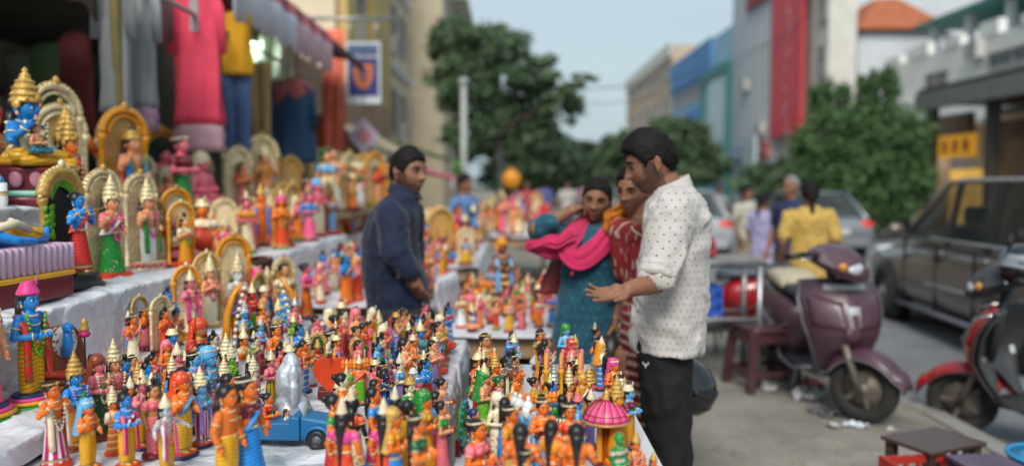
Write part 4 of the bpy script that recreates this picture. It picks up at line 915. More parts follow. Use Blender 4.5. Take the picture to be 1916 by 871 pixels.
def add_eyes(root, Mx, look=(0, 0), open_=1.0):
    for s in (1, -1):
        mb = MB(); mb.ball((.031 * s, -.0735, .0075), (.0135, .0112, .0072 * open_), 14, 10, 0, Mx); mb.ball((.031 * s + .004 * look[0], -.0822, .0075 + .002 * look[1]), (.0058, .0035, .0058 * min(1, open_ * 1.1)), 10, 8, 1, Mx); rel(mb, root).build('eye', [m_eyew, m_iris], root)
        mb = MB(); mb.tube([(.011 * s, -.0925, .0265), (.027 * s, -.092, .0335), (.046 * s, -.0815, .0315), (.056 * s, -.071, .025)], [.0028, .0042, .0036, .0015], 6, 0, Mx); rel(mb, root).build('eyebrow', m_hair, root)
        mb = MB(); mb.tube([(.0165 * s, -.083, .0095), (.024 * s, -.0865, .0145 * open_), (.034 * s, -.0865, .0155 * open_), (.0465 * s, -.079, .010)], .0016, 5, 0, Mx); rel(mb, root).build('eyelashes', m_hair, root)
HL = dict(man=[(0, .48), (.6, .46), (.95, .3), (1.2, -.1), (1.45, .05), (1.75, .0), (2.0, -.3), (2.4, -.52), (pi, -.56)], woman=[(0, .54), (.5, .5), (.95, .3), (1.25, .0), (1.5, .06), (1.8, -.1), (2.2, -.45), (pi, -.55)], bald=[(0, 1.2), (1.2, .7), (1.5, .2), (pi, -.1)])
def add_hair(root, Mx, kind='man', thick=.018, top=.02, spikes=900, seed=1, quiff=0., name='hair', mat=None, extra=None):
    n, r = 84, 64; X, Y, Z, x, y, z = head_shape(n, r); az = np.abs(np.arctan2(x, -y)); hl = np.interp(az, *zip(*HL[kind]))
    f = smooth(-.02, .14, z - hl); P = np.stack([X, Y, Z], -1).reshape(-1, 3); D = np.stack([x, y, z], -1).reshape(-1, 3); F = f.ravel()
    nz = fbm(P * 38, seed, 2) * .004; th = (thick + top * np.clip(D[:, 2], 0, 1) ** 2 + quiff * np.clip(D[:, 2], 0, 1) * np.clip(-D[:, 1] + .2, 0, 1)) * F + nz * F
    if kind == 'woman': th = th - .006 * np.exp(-(P[:, 0] / .004) ** 2) * (D[:, 1] < .3) * F + .0016 * np.sin(P[:, 0] * 900) * F
    P2 = P + D * (th - .022 * (1 - F))[:, None]; mb = MB(); mb.add([Vector(p) for p in P2], head_faces(n, r), 0, Mx)
    rr = np.random.RandomState(seed); idx = np.where(F > .35)[0]
    for i in rr.choice(idx, spikes):
        p, d = P2[i], D[i]; t = Vector(d); comb = Vector((rr.normal() * .35, .55 if kind == 'woman' else (-.5 if d[2] > .5 and quiff else .25), -.45 if d[2] < .55 else .3)); comb = comb - t * comb.dot(t); v = (t * .22 + comb + Vector(rr.normal(size=3)) * .22).normalized()
        L = (.006 + .008 * rr.rand()) * (1.0 if kind == 'man' else .9); q = Vector(p) - t * .004
        s1 = v.orthogonal().normalized() * .0022; s2 = v.cross(s1).normalized() * .0022; e = q + v * L + Vector((0, 0, -.004))
        mb.add([q + s1, q - s1 * .5 + s2, q - s1 * .5 - s2, e], [(0, 1, 3), (1, 2, 3), (2, 0, 3)], 0, Mx)
    if extra: extra(mb, Mx)
    rel(mb, root).build(name, mat or m_hair, root)
def pxrings(rows, Y, depth):
    """(py, xl, xr[, half depth[, Y shift]]) silhouettes at distance Y -> loft rings"""
    out = []
    for q in rows:
        a, b = J(q[1], q[0], Y), J(q[2], q[0], Y); dy = q[4] if len(q) > 4 else 0
        out.append(((a.x + b.x) / 2, Y + dy, a.z, (b.x - a.x) / 2, q[3] if len(q) > 3 else depth))
    return out
def cloth(name, mb, root, mat, voxel=.011, amp=.008, freq=(9, 9, 5), seed=1, smooth_it=4, axis=None, drape=0.):
    me = remeshed(mb, voxel, smooth_it, .5, name); co = getco(me); no = getno(me)
    p = co * np.array(freq); warp = np.stack([fbm(p * .6, seed + 9, 2), fbm(p * .6, seed + 12, 2), fbm(p * .6, seed + 15, 2)], 1) * .7
    rid = 1 - np.abs(vnoise(p + warp, seed)) * 2.2; rid2 = 1 - np.abs(vnoise(p * 1.9 + warp * 1.5, seed + 3)) * 2.2
    rid3 = 1 - np.abs(vnoise(p * np.array([2.6, 2.6, 3.4]) + warp * 2.2, seed + 7)) * 2.6; msk = smooth(-.35, .5, vnoise(co * 6, seed + 31)); amp = amp * 1.35; h = amp * 1.0 * np.clip(rid3, -.3, 1) * msk + amp * (np.clip(rid, -.5, 1) * .9 + .5 * np.clip(rid2, -.5, 1)) + amp * .3 * fbm(co * 30, seed + 20, 2)
    co = co + no * h[:, None]
    c = axis if axis is not None else co.mean(0); pat = np.stack([np.arctan2(co[:, 0] - c[0], -(co[:, 1] - c[1])) * .2, co[:, 2], co[:, 0]], 1); setattr3(me, 'pat', pat)
    setco(me, co - np.array(root.location)); return put(name, me, mat, root)
def dotmat(name, base, dot, su, sv, rad, rough=.8, var=.06, soft=False, strength=1.0):
    m = M(name, base, rough, var=var, scale=14, bump=.15, bscale=220, spec=.25, sheen=.2); nt = m.node_tree; u, v, w, _ = coords(nt, 'pat')
    row = nmath(nt, 'FLOOR', nmath(nt, 'DIVIDE', v, sv)); off = nmath(nt, 'MULTIPLY', nmath(nt, 'MODULO', nmath(nt, 'ABSOLUTE', row), 2), .5)
    fu = nmath(nt, 'SUBTRACT', nmath(nt, 'FRACT', nmath(nt, 'ADD', nmath(nt, 'DIVIDE', u, su), off)), .5); fv = nmath(nt, 'SUBTRACT', nmath(nt, 'FRACT', nmath(nt, 'DIVIDE', v, sv)), .5)
    d2 = nmath(nt, 'ADD', nmath(nt, 'POWER', nmath(nt, 'MULTIPLY', fu, su), 2), nmath(nt, 'POWER', nmath(nt, 'MULTIPLY', fv, sv), 2))
    mixin(m, nmath(nt, 'MULTIPLY', nmath(nt, 'LESS_THAN', d2, rad * rad), strength), dot); return m
def ribbon(name, root, pts, wid, mat, nrm=(0, -1, .1), pleats=4, amp=.008, n=40, thick=.004):
    """soft band of cloth along a path, gathered into lengthwise pleats"""
    P = [Vector(p) for p in pts]; q = len(P) - 1
    def cr(t):
        t = t * q; i = min(int(t), q - 1); f = t - i; p0, p1, p2, p3 = P[max(i - 1, 0)], P[i], P[i + 1], P[min(i + 2, q)]
        return .5 * ((2 * p1) + (p2 - p0) * f + (2 * p0 - 5 * p1 + 4 * p2 - p3) * f * f + (3 * p1 - p0 - 3 * p2 + p3) * f ** 3)
    def wd(t): t = t * (len(wid) - 1); i = min(int(t), len(wid) - 2); return wid[i] + (wid[i + 1] - wid[i]) * (t - i)
    N = Vector(nrm).normalized(); mb = MB()
    def fn(u, v):
        c = cr(v); T = (cr(min(1, v + .01)) - cr(max(0, v - .01))).normalized(); B = T.cross(N).normalized(); K = B.cross(T).normalized(); a = (u - .5) * 2
        return c + B * a * wd(v) + K * (amp * (.55 * sin(a * pleats * 1.7 + v * 7) + .5 * sin(a * 9 + 3 * sin(v * 8) + 1) + .3 * sin(a * 17 - v * 5)) + .007 * (1 - a * a)) + B * .006 * sin(v * 23 + a)
    mb.grid(fn, 24, n); return rel(mb, root).build(name, mat, root, solid=thick)

# ---- man in the dotted off white shirt
Y0 = 3.05; man = thing('person', 'young man in dotted off white shirt and black trousers, palm held out', 'person', (J(1262, 600, Y0).x, Y0, 0))
Mx = head_matrix(J(1220, 305, Y0), -94, 20, 0, .97); sb = MB(); add_head(sb, Mx)
sb.caps(J(1236, 330, Y0 + .01), J(1258, 372, Y0 + .01), .058, .066, 16)
sb.loft(pxrings([(365, 1235, 1290, .12), (400, 1225, 1300, .16), (500, 1225, 1298, .14), (640, 1215, 1285, .14)], Y0, .14), 18)
eL, wL = J(1236, 526, 2.80), J(1176, 541, 2.70); sb.caps(J(1262, 400, 2.9), eL, .05, .043, 14); sb.caps(eL, wL, .044, .027, 14)
add_hand(sb, wL, J(1120, 553, 2.66) - wL, Vector((.1, -.35, .9)), -1, .12, .1, 1.0, .6, (.1, .16, .2, .3))
eR, wR = J(1276, 520, 3.27), J(1281, 600, 3.33); sb.caps(J(1262, 400, 3.2), eR, .05, .043, 12); sb.caps(eR, wR, .042, .028, 12); add_hand(sb, wR, Vector((.01, .01, -1)), Vector((-.3, -.9, 0)), 1, .7)
for Yl in (3.01, 3.15): sb.caps(J(1244, 660, Yl), (J(1252, 900, Yl).x, Yl, .5), .066, .045, 12); sb.caps((J(1252, 900, Yl).x, Yl, .5), (J(1262, 900, Yl).x, Yl, .09), .05, .035, 12); sb.caps((J(1262, 900, Yl).x, Yl, .04), (J(1262, 900, Yl).x - .17, Yl - .03, .03), .04, .032, 10)
finish_body(sb, man, Mx, beard=.85); add_eyes(man, Mx, (0, -1), .7)
add_hair(man, Mx, 'man', .0085, .018, 3400, 3, .02)
m_shirt = dotmat('dotted_shirt', (.53, .50, .475), (.07, .035, .03), .026, .0235, .0025)
mb = MB(); mb.loft(pxrings([(352, 1238, 1290, .075), (366, 1224, 1300, .12), (380, 1213, 1311, .18), (405, 1207, 1320, .20), (450, 1205, 1323, .19), (520, 1198, 1320, .18), (580, 1191, 1315, .18), (628, 1185, 1309, .185), (652, 1184, 1308, .19)], Y0, .18), 30)
mb.caps(J(1262, 398, 2.88), J(1238, 498, 2.80), .078, .066, 16); mb.caps(J(1238, 498, 2.80), J(1227, 516, 2.78), .066, .062, 14); mb.caps(J(1262, 398, 3.2), J(1274, 510, 3.26), .075, .06, 12)
cloth('shirt', mb, man, m_shirt, .0085, .0075, (9, 9, 6.5), 4, 3, np.array([J(1262, 500, Y0).x, Y0, 1]))
mb = MB(); q = (eL - J(1262, 398, 2.88)).normalized().to_track_quat('Z', 'Y').to_matrix().to_4x4()
for k in range(2): mb.ring(J(1234 - 6 * k, 500 + 13 * k, 2.795 - .01 * k), .058, .013, 26, 8, 0, None, 1, 1, q)
cloth('cuff', mb, man, m_shirt, .006, .003, (12, 12, 12), 6, 2)
mb = MB(); cc = J(1253, 357, Y0)
def colf(u, v): a = 2 * pi * u - pi / 2; R = .06 + .016 * v; return (cc.x + .004 + R * 1.02 * sin(a) * 1.05 + .0 * v, cc.y + R * cos(a), cc.z + .035 - .045 * v + .028 * sin(a) - .03 * max(0, -sin(a)) * v * 1.5)
mb.grid(colf, 40, 5); rel(mb, man).build('collar', M('shirt_plain', (.53, .50, .475), .8, var=.05, scale=14), man, solid=.006)
m_trou = M('black_trousers', (.012, .012, .0125), .75, var=.2, scale=8, bump=.2, bscale=150, spec=.3)
mb = MB()
for Yl, dx in ((3.0, 0), (3.15, 4)): mb.loft(pxrings([(625, 1196 + dx, 1290, .09), (660, 1194 + dx, 1290, .1), (720, 1197 + dx, 1291, .1), (800, 1212 + dx, 1291, .092), (900, 1224 + dx, 1290, .085), (1000, 1232 + dx, 1288, .08), (1072, 1236 + dx, 1288, .075)], Yl, .1), 22)
cloth('trousers', mb, man, m_trou, .012, .007, (10, 10, 4), 8, 3)
em = MB()
for pl in ([(-.5, .2), (-.25, .28), (0, .18), (.25, .28), (.5, .2), (.32, -.05), (.16, -.3), (.1, -.8), (-.1, -.8), (-.16, -.3), (-.32, -.05)], [(-.5, .2), (-.62, .55), (-.78, .95), (-.95, .6), (-.8, .2), (-.5, .05)], [(.5, .2), (.62, .55), (.78, .95), (.95, .6), (.8, .2), (.5, .05)]): em.prism([(a * .013, b2 * .0135) for a, b2 in pl], -.0008, .0008)
o = em.build('bull_emblem', M('emblem_white', (.7, .7, .7), .6), man, Vector(J(1208, 682, 2.93)) - man.location, radians(-25))
for Yl in (3.01, 3.15): mb = MB(); xx = J(1262, 900, Yl).x; mb.loft([(xx - .07, Yl, .012, .14, .05), (xx - .07, Yl, .04, .14, .052), (xx - .05, Yl, .075, .1, .045), (xx - .01, Yl, .1, .05, .045)], 20); rel(mb, man).build('shoe', m_black, man)

# ---- man in the navy shirt, hand on hip
Y0 = 3.9; nav = thing('person', 'man in navy shirt standing with hand on hip behind the dolls', 'person', (J(742, 500, Y0).x, Y0, 0))
Mx = head_matrix(J(763, 323, Y0), 56, 4, 0, .97); sb = MB(); add_head(sb, Mx); sb.caps(J(756, 345, Y0 + .02), J(748, 385, Y0 + .03), .06, .07, 16)
sb.loft(pxrings([(380, 715, 775, .13), (450, 700, 775, .13), (560, 710, 785, .13), (620, 700, 790, .13)], Y0, .13), 16)
e1, w1 = J(746, 474, 3.66), J(771, 514, 3.68); sb.caps(J(737, 404, 3.79), e1 + Vector((.005, .015, 0)), .044, .038, 12); sb.caps(e1 + Vector((.005, .015, 0)), w1, .036, .028, 12); add_hand(sb, w1, J(789, 560, 3.72) - w1, Vector((.5, .8, .1)), -1, .3, .1, 1.02, .6)
sb.caps(w1, J(746, 517, 3.69), .016, .011, 10); e2 = J(770, 480, 4.12); sb.caps(J(765, 400, 4.05), e2, .05, .045, 12); sb.caps(e2, J(785, 560, 4.05), .045, .03, 12); add_hand(sb, J(785, 560, 4.05), Vector((.1, -.1, -1)), Vector((-1, 0, 0)), 1)
for Yl in (3.82, 4.0): x0 = J(745, 600, Yl).x; sb.caps((x0, Yl, .85), (x0, Yl, .45), .08, .05); sb.caps((x0, Yl, .45), (x0, Yl, .08), .05, .035); sb.caps((x0, Yl, .035), (x0 + .17, Yl, .03), .038, .032)
finish_body(sb, nav, Mx, beard=.8); add_eyes(nav, Mx, (.5, 0), .9); add_hair(nav, Mx, 'man', .008, .014, 2200, 5, .004)
m_navy = M('navy_shirt', (.008, .015, .042), .75, var=.15, scale=10, bump=.2, bscale=200, spec=.3, sheen=.15)
mb = MB(); mb.loft(pxrings([(356, 738, 776, .07), (370, 722, 782, .12), (384, 708, 782, .15), (402, 695, 783, .17), (440, 681, 782, .172), (480, 678, 785, .168), (520, 684, 796, .175), (560, 691, 803, .175), (598, 694, 802, .175)], Y0, .17), 28)
mb.caps(J(733, 404, 3.77), J(742, 472, 3.68), .074, .064, 16); mb.caps(J(742, 472, 3.68), J(767, 507, 3.67), .06, .044, 14); mb.caps(J(765, 402, 4.05), e2, .075, .065, 12); mb.caps(e2, J(783, 545, 4.06), .06, .05, 12)
cloth('shirt', mb, nav, m_navy, .009, .0055, (9, 9, 7), 14, 3)
mb = MB(); cc = J(757, 360, Y0 + .01); mb.grid(lambda u, v: (cc.x + (.064 + .022 * v) * sin(2 * pi * u), cc.y + (.064 + .022 * v) * cos(2 * pi * u), cc.z + .03 - .045 * v - .02 * sin(2 * pi * u)), 36, 4); rel(mb, nav).build('collar', m_navy, nav, solid=.006)
m_trn = M('dark_trousers', (.013, .015, .022), .8, var=.2, scale=8)
mb = MB()
for Yl in (3.82, 4.0): mb.loft(pxrings([(575, 692, 803, .11), (640, 694, 800, .11), (720, 702, 792, .1), (820, 712, 785, .09), (915, 716, 782, .085)], Yl, .1), 20)
cloth('trousers', mb, nav, m_trn, .014, .007, (9, 9, 4), 18, 3)
mb = MB(); q = (w1 - e1).normalized().to_track_quat('Z', 'Y').to_matrix().to_4x4(); mb.ring(w1 - (w1 - e1).normalized() * .005, .031, .005, 24, 6, 0, None, 1, 1, q); rel(mb, nav).build('bracelet', m_black, nav)
for Yl in (3.82, 4.0): mb = MB(); xx = J(745, 600, Yl).x; mb.loft([(xx + .07, Yl, .012, .14, .05), (xx + .07, Yl, .045, .14, .05), (xx + .03, Yl, .09, .08, .045)], 18); rel(mb, nav).build('shoe', m_black, nav)

# ---- woman in teal with pink dupatta
Y0 = 3.75; tw = thing('person', 'woman in teal kurta and pink dupatta touching her ear', 'person', (J(1098, 600, Y0).x, Y0, 0))
Mx = head_matrix(J(1117, 375, Y0 - .02), -14, 9, 8, .86); sb = MB(); add_head(sb, Mx, True); sb.caps(J(1120, 395, Y0 + .02), J(1112, 430, Y0 + .05), .047, .06, 16)
sb.loft(pxrings([(425, 1085, 1140, .08), (445, 1065, 1155, .1), (560, 1065, 1145, .1), (700, 1050, 1130, .1)], Y0, .1), 16)
eA, wA = J(1004, 427, 3.60), J(1060, 399, 3.64); sb.caps(J(1062, 446, 3.72), eA, .045, .038, 12); sb.caps(eA, wA, .038, .024, 12); add_hand(sb, wA, J(1092, 378, 3.70) - wA, Vector((.75, .6, .1)), 1, .8, .03, .86, .5)
eB, wB = J(1162, 545, 3.7), J(1151, 600, 3.66); sb.caps(J(1156, 450, 3.75), eB, .042, .036, 12); sb.caps(eB, wB, .036, .024, 12); add_hand(sb, wB, Vector((-.05, -.02, -1)), Vector((-.9, .3, 0)), -1, .25, .05, .92)
for s in (-1, 1): x0 = J(1090, 700, Y0).x + .08 * s; sb.caps((x0, Y0, .75), (x0, Y0, .4), .07, .045); sb.caps((x0, Y0, .4), (x0, Y0, .07), .045, .032); sb.caps((x0, Y0, .03), (x0, Y0 - .16, .025), .036, .03)
finish_body(sb, tw, Mx); add_eyes(tw, Mx, (-.3, -.5), .9)
def bun(mb, Mx): mb.ball((0, .1, -.03), (.045, .035, .045), 14, 10, 0, Mx); mb.loft([(0, .1, -.3, .012, .01), (0, .105, -.2, .022, .018), (0, .1, -.06, .028, .022)], 12, 0, Mx)
add_hair(tw, Mx, 'woman', .009, .008, 500, 9, 0, extra=bun)
mb = MB(); mb.ball((0, -.0985, .034), (.0035, .0015, .0035), 10, 6, 0, Mx); rel(mb, tw).build('bindi', M('bindi', (.1, .01, .015), .6), tw)
m_teal2 = dotmat('teal_kurta', (.012, .075, .12), (.05, .17, .22), .05, .04, .007, .75, .12, strength=.6)
mb = MB(); mb.loft(pxrings([(424, 1092, 1134, .06), (434, 1066, 1152, .1), (448, 1052, 1165, .125), (480, 1052, 1167, .14), (520, 1053, 1164, .135), (560, 1047, 1158, .135), (620, 1037, 1150, .15), (700, 1030, 1140, .16), (790, 1026, 1142, .17)], Y0, .14), 28)
mb.caps(J(1062, 446, 3.72), J(1012, 428, 3.61), .053, .043, 14); mb.caps(J(1008, 428, 3.615), J(1026, 418, 3.60), .042, .04, 12); mb.caps(J(1156, 452, 3.74), J(1163, 538, 3.70), .062, .052, 14)
cloth('kurta', mb, tw, m_teal2, .0095, .0085, (8, 8, 3.5), 24, 3, np.array([J(1100, 500, Y0).x, Y0, 1]))
m_pink = M('pink_dupatta', (.58, .025, .115), .75, var=.12, scale=10, bump=.15, bscale=250, sheen=.3, spec=.25)
ribbon('dupatta', tw, [J(1128, 418, 3.86), J(1098, 408, 3.74), J(1072, 438, 3.62), J(1060, 468, 3.585), J(1078, 488, 3.575), J(1108, 470, 3.575), J(1140, 446, 3.6), J(1164, 428, 3.68), J(1168, 424, 3.82)], [.024, .03, .04, .045, .04, .05, .056, .058, .05], m_pink, (0, -1, .15), 3, .0045, 60)
ribbon('dupatta', tw, [J(1074, 440, 3.6), J(1050, 448, 3.56), J(1026, 453, 3.55), J(1000, 456, 3.56), J(994, 464, 3.59), J(1026, 470, 3.6), J(1062, 474, 3.62)], [.03, .03, .026, .02, .024, .03, .03], m_pink, (0, -1, .1), 3, .0045, 50)
hb = thing('shoulder_bag', 'maroon cloth bag hanging under the arm of the woman in teal', 'bag', J(1036, 548, 3.78)); mb = MB(); O = hb.location
mb.loft([(O.x - .03, 3.76, J(1, 548, 3.76).z, .045, .04), (O.x - .005, 3.76, J(1, 520, 3.76).z, .05, .045), (O.x + .03, 3.76, J(1, 485, 3.76).z, .04, .04), (O.x + .05, 3.76, J(1, 462, 3.76).z, .025, .03)], 18); cloth('bag_body', mb, hb, M('maroon_bag', (.15, .02, .025), .7, var=.2, scale=8), .008, .005, (9, 9, 7), 31, 2)
mb = MB(); mb.tube([J(1056, 462, 3.76), J(1064, 440, 3.72), J(1072, 425, 3.8)], .01, 8, flat=.5); rel(mb, hb).build('strap', M('maroon_bag', (.15, .02, .025), .7), hb)
mb = MB(); q = (wB - eB).normalized().to_track_quat('Z', 'Y').to_matrix().to_4x4(); mb.ring(wB - (wB - eB) * .08, .03, .0035, 26, 6, 0, None, 1, 1, q); rel(mb, tw).build('bangle', paint('gold'), tw)
mb = MB(); mb.caps(J(1072, 502, 3.585), J(1070, 513, 3.585), .008, .006, 8); rel(mb, tw).build('tassel', m_pink, tw)
bb = thing('black_handbag', 'black handbag with pale rim held low beside the woman in teal', 'bag', J(1143, 722, 3.62)); mb = MB(); O = bb.location; mb.loft([(O.x, 3.62, O.z - .02, .06, .05), (O.x, 3.62, O.z + .05, .066, .055), (O.x, 3.62, O.z + .16, .055, .05), (O.x, 3.62, O.z + .24, .03, .03)], 22); rel(mb, bb).build('bag_body', m_black, bb)
mb = MB(); mb.ring((O.x, 3.62, O.z + .045), .067, .004, 30, 6, sy=.84); rel(mb, bb).build('rim', M('rim_pale', (.55, .55, .55), .4), bb); mb = MB(); mb.tube([(O.x - .02, 3.62, O.z + .23), (O.x, 3.64, O.z + .31), (O.x + .02, 3.62, O.z + .23)], .006, 7); rel(mb, bb).build('handle', m_black, bb)

# ---- woman in red patterned dress behind the man
Y0 = 3.46; rw = thing('person', 'woman in red patterned dress peering from behind the dotted shirt man', 'person', (J(1208, 600, Y0).x, Y0, 0))
Mx = head_matrix(J(1186, 354, Y0), -38, 15, 4, .88); sb = MB(); add_head(sb, Mx, True); sb.caps(J(1190, 377, Y0 + .02), J(1204, 415, Y0 + .04), .047, .06, 16)
sb.loft(pxrings([(405, 1185, 1235, .08), (430, 1172, 1250, .1), (560, 1175, 1245, .1), (700, 1175, 1245, .1)], Y0, .1), 16)
for s, px in ((-1, 1190), (1, 1250)): e = J(px, 530, Y0 + .02); sb.caps(J(px + 4 * s, 430, Y0 + .03), e, .042, .036); sb.caps(e, J(px, 620, Y0), .036, .024); add_hand(sb, J(px, 620, Y0), Vector((0, 0, -1)), Vector((-s, .2, 0)), s, .25, .05, .9)
for s in (-1, 1): x0 = J(1208, 700, Y0).x + .07 * s; sb.caps((x0, Y0, .75), (x0, Y0, .4), .07, .045); sb.caps((x0, Y0, .4), (x0, Y0, .07), .045, .032); sb.caps((x0, Y0, .03), (x0 - .1, Y0 - .12, .025), .036, .03)
finish_body(sb, rw, Mx); add_eyes(rw, Mx, (-.3, -1), .8); add_hair(rw, Mx, 'woman', .010, .010, 500, 11, 0, extra=bun)
m_reds = M('red_print_dress', (.22, .02, .022), .8, var=.2, scale=20, bump=.15, bscale=150, spec=.25); nt = m_reds.node_tree; u, v, w, vv = coords(nt, 'pat')
vo = nt.nodes.new('ShaderNodeTexVoronoi'); vo.inputs['Scale'].default_value = 42; mp = nt.nodes.new('ShaderNodeMapping'); mp.inputs['Scale'].default_value = (1, .35, .01); nt.links.new(vv, mp.inputs[0]); nt.links.new(mp.outputs[0], vo.inputs['Vector'])
mixin(m_reds, nmath(nt, 'MULTIPLY', nmath(nt, 'LESS_THAN', vo.outputs['Distance'], .32), .75), (.5, .4, .33)); bd = nmath(nt, 'SINE', nmath(nt, 'MULTIPLY', v, 150))
mixin(m_reds, nmath(nt, 'MULTIPLY', nmath(nt, 'MULTIPLY', nmath(nt, 'GREATER_THAN', bd, .55), nmath(nt, 'LESS_THAN', v, .86)), .85), (.03, .012, .012)); mixin(m_reds, nmath(nt, 'MULTIPLY', nmath(nt, 'MULTIPLY', nmath(nt, 'LESS_THAN', bd, -.6), nmath(nt, 'LESS_THAN', v, 1.0)), .6), (.5, .42, .34))
mb = MB(); mb.loft(pxrings([(412, 1190, 1232, .055), (424, 1172, 1250, .09), (440, 1162, 1262, .115), (500, 1164, 1260, .125), (560, 1164, 1256, .12), (640, 1161, 1258, .13), (740, 1163, 1264, .14), (840, 1164, 1268, .15)], Y0, .13), 26)
for s, px in ((-1, 1171), (1, 1255)): mb.caps(J(px + 3 * s, 434, Y0 + .02), J(px, 510, Y0 + .02), .058, .05)
cloth('dress', mb, rw, m_reds, .011, .007, (9, 9, 4), 34, 3, np.array([J(1208, 500, Y0).x, Y0, 1]))
mb = MB()
for k in range(26): a = pi * 1.1 * k / 25 + pi * .95; mb.ball((J(1208, 430, Y0).x + .068 * cos(a), Y0 - .06 + .07 * sin(a) * .8, J(1208, 428, Y0).z - .035 * abs(sin(a)) + .01), .0052, 7, 5)
rel(mb, rw).build('necklace', paint('cream'), rw)
ribbon('scarf', rw, [J(1186, 398, 3.6), J(1168, 396, 3.57), J(1153, 404, 3.56), J(1146, 420, 3.58), J(1150, 440, 3.6)], [.02, .035, .045, .045, .03], M('orange_scarf_cloth', (.62, .2, .015), .8, var=.35, scale=60), (0, -1, .1), 3, .008, 30)

# ---- people further down the street
def walker(label, px, Y, H, yaw, top, bottom, hair='man', skirt=False, sleeve=True, z0=0., group=None, hairmat=None, long_top=False):
    x = J(px, 345, Y).x; root = thing('person', label, 'person', (x, Y, z0)); k = H / 1.7; R = Matrix.Translation((x, Y, z0)) @ Matrix.Rotation(radians(yaw), 4, 'Z') @ Matrix.Scale(k, 4)
    Mh = R @ Matrix.Translation((0, -.01, 1.575)); sb = MB(); add_head(sb, Mh, hair == 'woman'); T = lambda *p: R @ Vector(p)
    sb.caps(T(0, 0, 1.5), T(0, 0, 1.4), .05 * k, .06 * k); sb.loft([(0, 0, .9, .14, .1), (0, 0, 1.1, .13, .09), (0, 0, 1.3, .16, .1), (0, 0, 1.41, .12, .07)], 14, 0, R)
    for s in (-1, 1):
        e, w = T(.25 * s, .03, 1.12), T(.24 * s, -.1, .88); sb.caps(T(.185 * s, 0, 1.37), e, .045 * k, .038 * k); sb.caps(e, w, .036 * k, .025 * k); add_hand(sb, w, T(.24 * s, -.13, .8) - w, R.to_3x3() @ Vector((-s, 0, 0)), s, .3, .05, k)
        sb.caps(T(.09 * s, 0, .9), T(.1 * s, -.02, .5), .075 * k, .05 * k); sb.caps(T(.1 * s, -.02, .5), T(.1 * s, .02, .08), .05 * k, .035 * k); sb.caps(T(.1 * s, .03, .035), T(.11 * s, -.14, .03), .036 * k, .03 * k)
    finish_body(sb, root, Mh, .009); add_eyes(root, Mh)
    if hair: add_hair(root, Mh, hair, .012, .012, 200, 5, 0, extra=bun if hair == 'woman' else None, mat=hairmat)
    mb = MB(); zl = .55 if long_top else .84
    mb.loft([(0, 0, zl, .2 if long_top else .175, .15), (0, 0, 1.0, .165, .125), (0, 0, 1.2, .165, .12), (0, 0, 1.34, .195, .12), (0, 0, 1.42, .12, .08), (0, 0, 1.45, .06, .06)], 22, 0, R)
    for s in (-1, 1): mb.caps(T(.185 * s, 0, 1.365), T(.235 * s, .02, 1.18), .062 * k, .055 * k)
    cloth('tunic' if long_top else 'shirt', mb, root, top, .014, .01, (7, 7, 4), px % 50, 3, np.array([x, Y, 1]))
    mb = MB()
    if skirt: mb.loft([(0, 0, .06, .25, .2), (0, 0, .4, .22, .17), (0, 0, .8, .18, .14), (0, 0, .95, .15, .12)], 24, 0, R)
    else:
        for s in (-1, 1): mb.loft([(.1 * s, .02, .07, .075, .08), (.1 * s, 0, .5, .09, .09), (.085 * s, 0, .88, .1, .11)], 16, 0, R)
    cloth('skirt' if skirt else 'trousers', mb, root, bottom, .016, .008, (7, 7, 3), px % 40 + 3, 2); return root
cl = lambda n, c: M('cloth_' + n, c, .8, var=.14, scale=9, spec=.25)
walker('woman in long yellow tunic walking away beside the purple scooter', 1516, 6.9, 1.53, 175, dotmat('yellow_print', (.55, .36, .09), (.35, .2, .05), .06, .05, .01), cl('yellow', (.5, .34, .1)), 'woman', True, long_top=True)
walker('woman in lavender tunic crossing behind the yellow dressed woman', 1428, 10.5, 1.52, 120, cl('lavender', (.36, .33, .52)), cl('lilac', (.45, .4, .5)), 'woman', True, long_top=True, z0=ROADZ)
walker('balding man in dark blue shirt before the parked car', 1481, 9.0, 1.72, -60, cl('darkblue', (.03, .04, .1)), cl('greyt', (.1, .1, .11)), 'bald', z0=ROADZ, hairmat=M('grey_hair', (.25, .25, .25), .6))
walker('man in pale blue shirt standing among the far stalls', 868, 9.2, 1.62, 60, cl('paleblue', (.12, .22, .42)), cl('bluet', (.03, .04, .06)), 'man')
walker('person in red top far behind near the big tree', 1694, 27, 1.6, -40, cl('redtop', (.5, .08, .03)), cl('dk', (.04, .04, .05)), 'man', z0=ROADZ)
walker('person in cream shirt beside the lavender dressed woman', 1398, 12.5, 1.6, 30, cl('creamt', (.45, .42, .36)), cl('khaki', (.25, .2, .13)), 'woman', True, z0=ROADZ)
for i, (px, Y, c, lab) in enumerate(((985, 19, (.4, .08, .1), 'far shopper in dusky red on the pavement'), (1018, 24, (.1, .12, .3), 'far shopper in dark blue on the pavement'), (1062, 22, (.45, .42, .4), 'far shopper in pale shirt near the kerb'), (1092, 30, (.35, .2, .3), 'far shopper in mauve near the kerb'), (1345, 20, (.3, .3, .3), 'far walker in grey behind the pale car'))):
    walker(lab, px, Y, 1.6, 170 if i % 2 else 10, cl('far%d' % i, c), cl('fart%d' % (i % 2), (.06, .06, .08)), 'man' if i % 2 else 'woman', i % 2 == 0, z0=ROADZ if J(px, 345, Y).x > KX else 0)
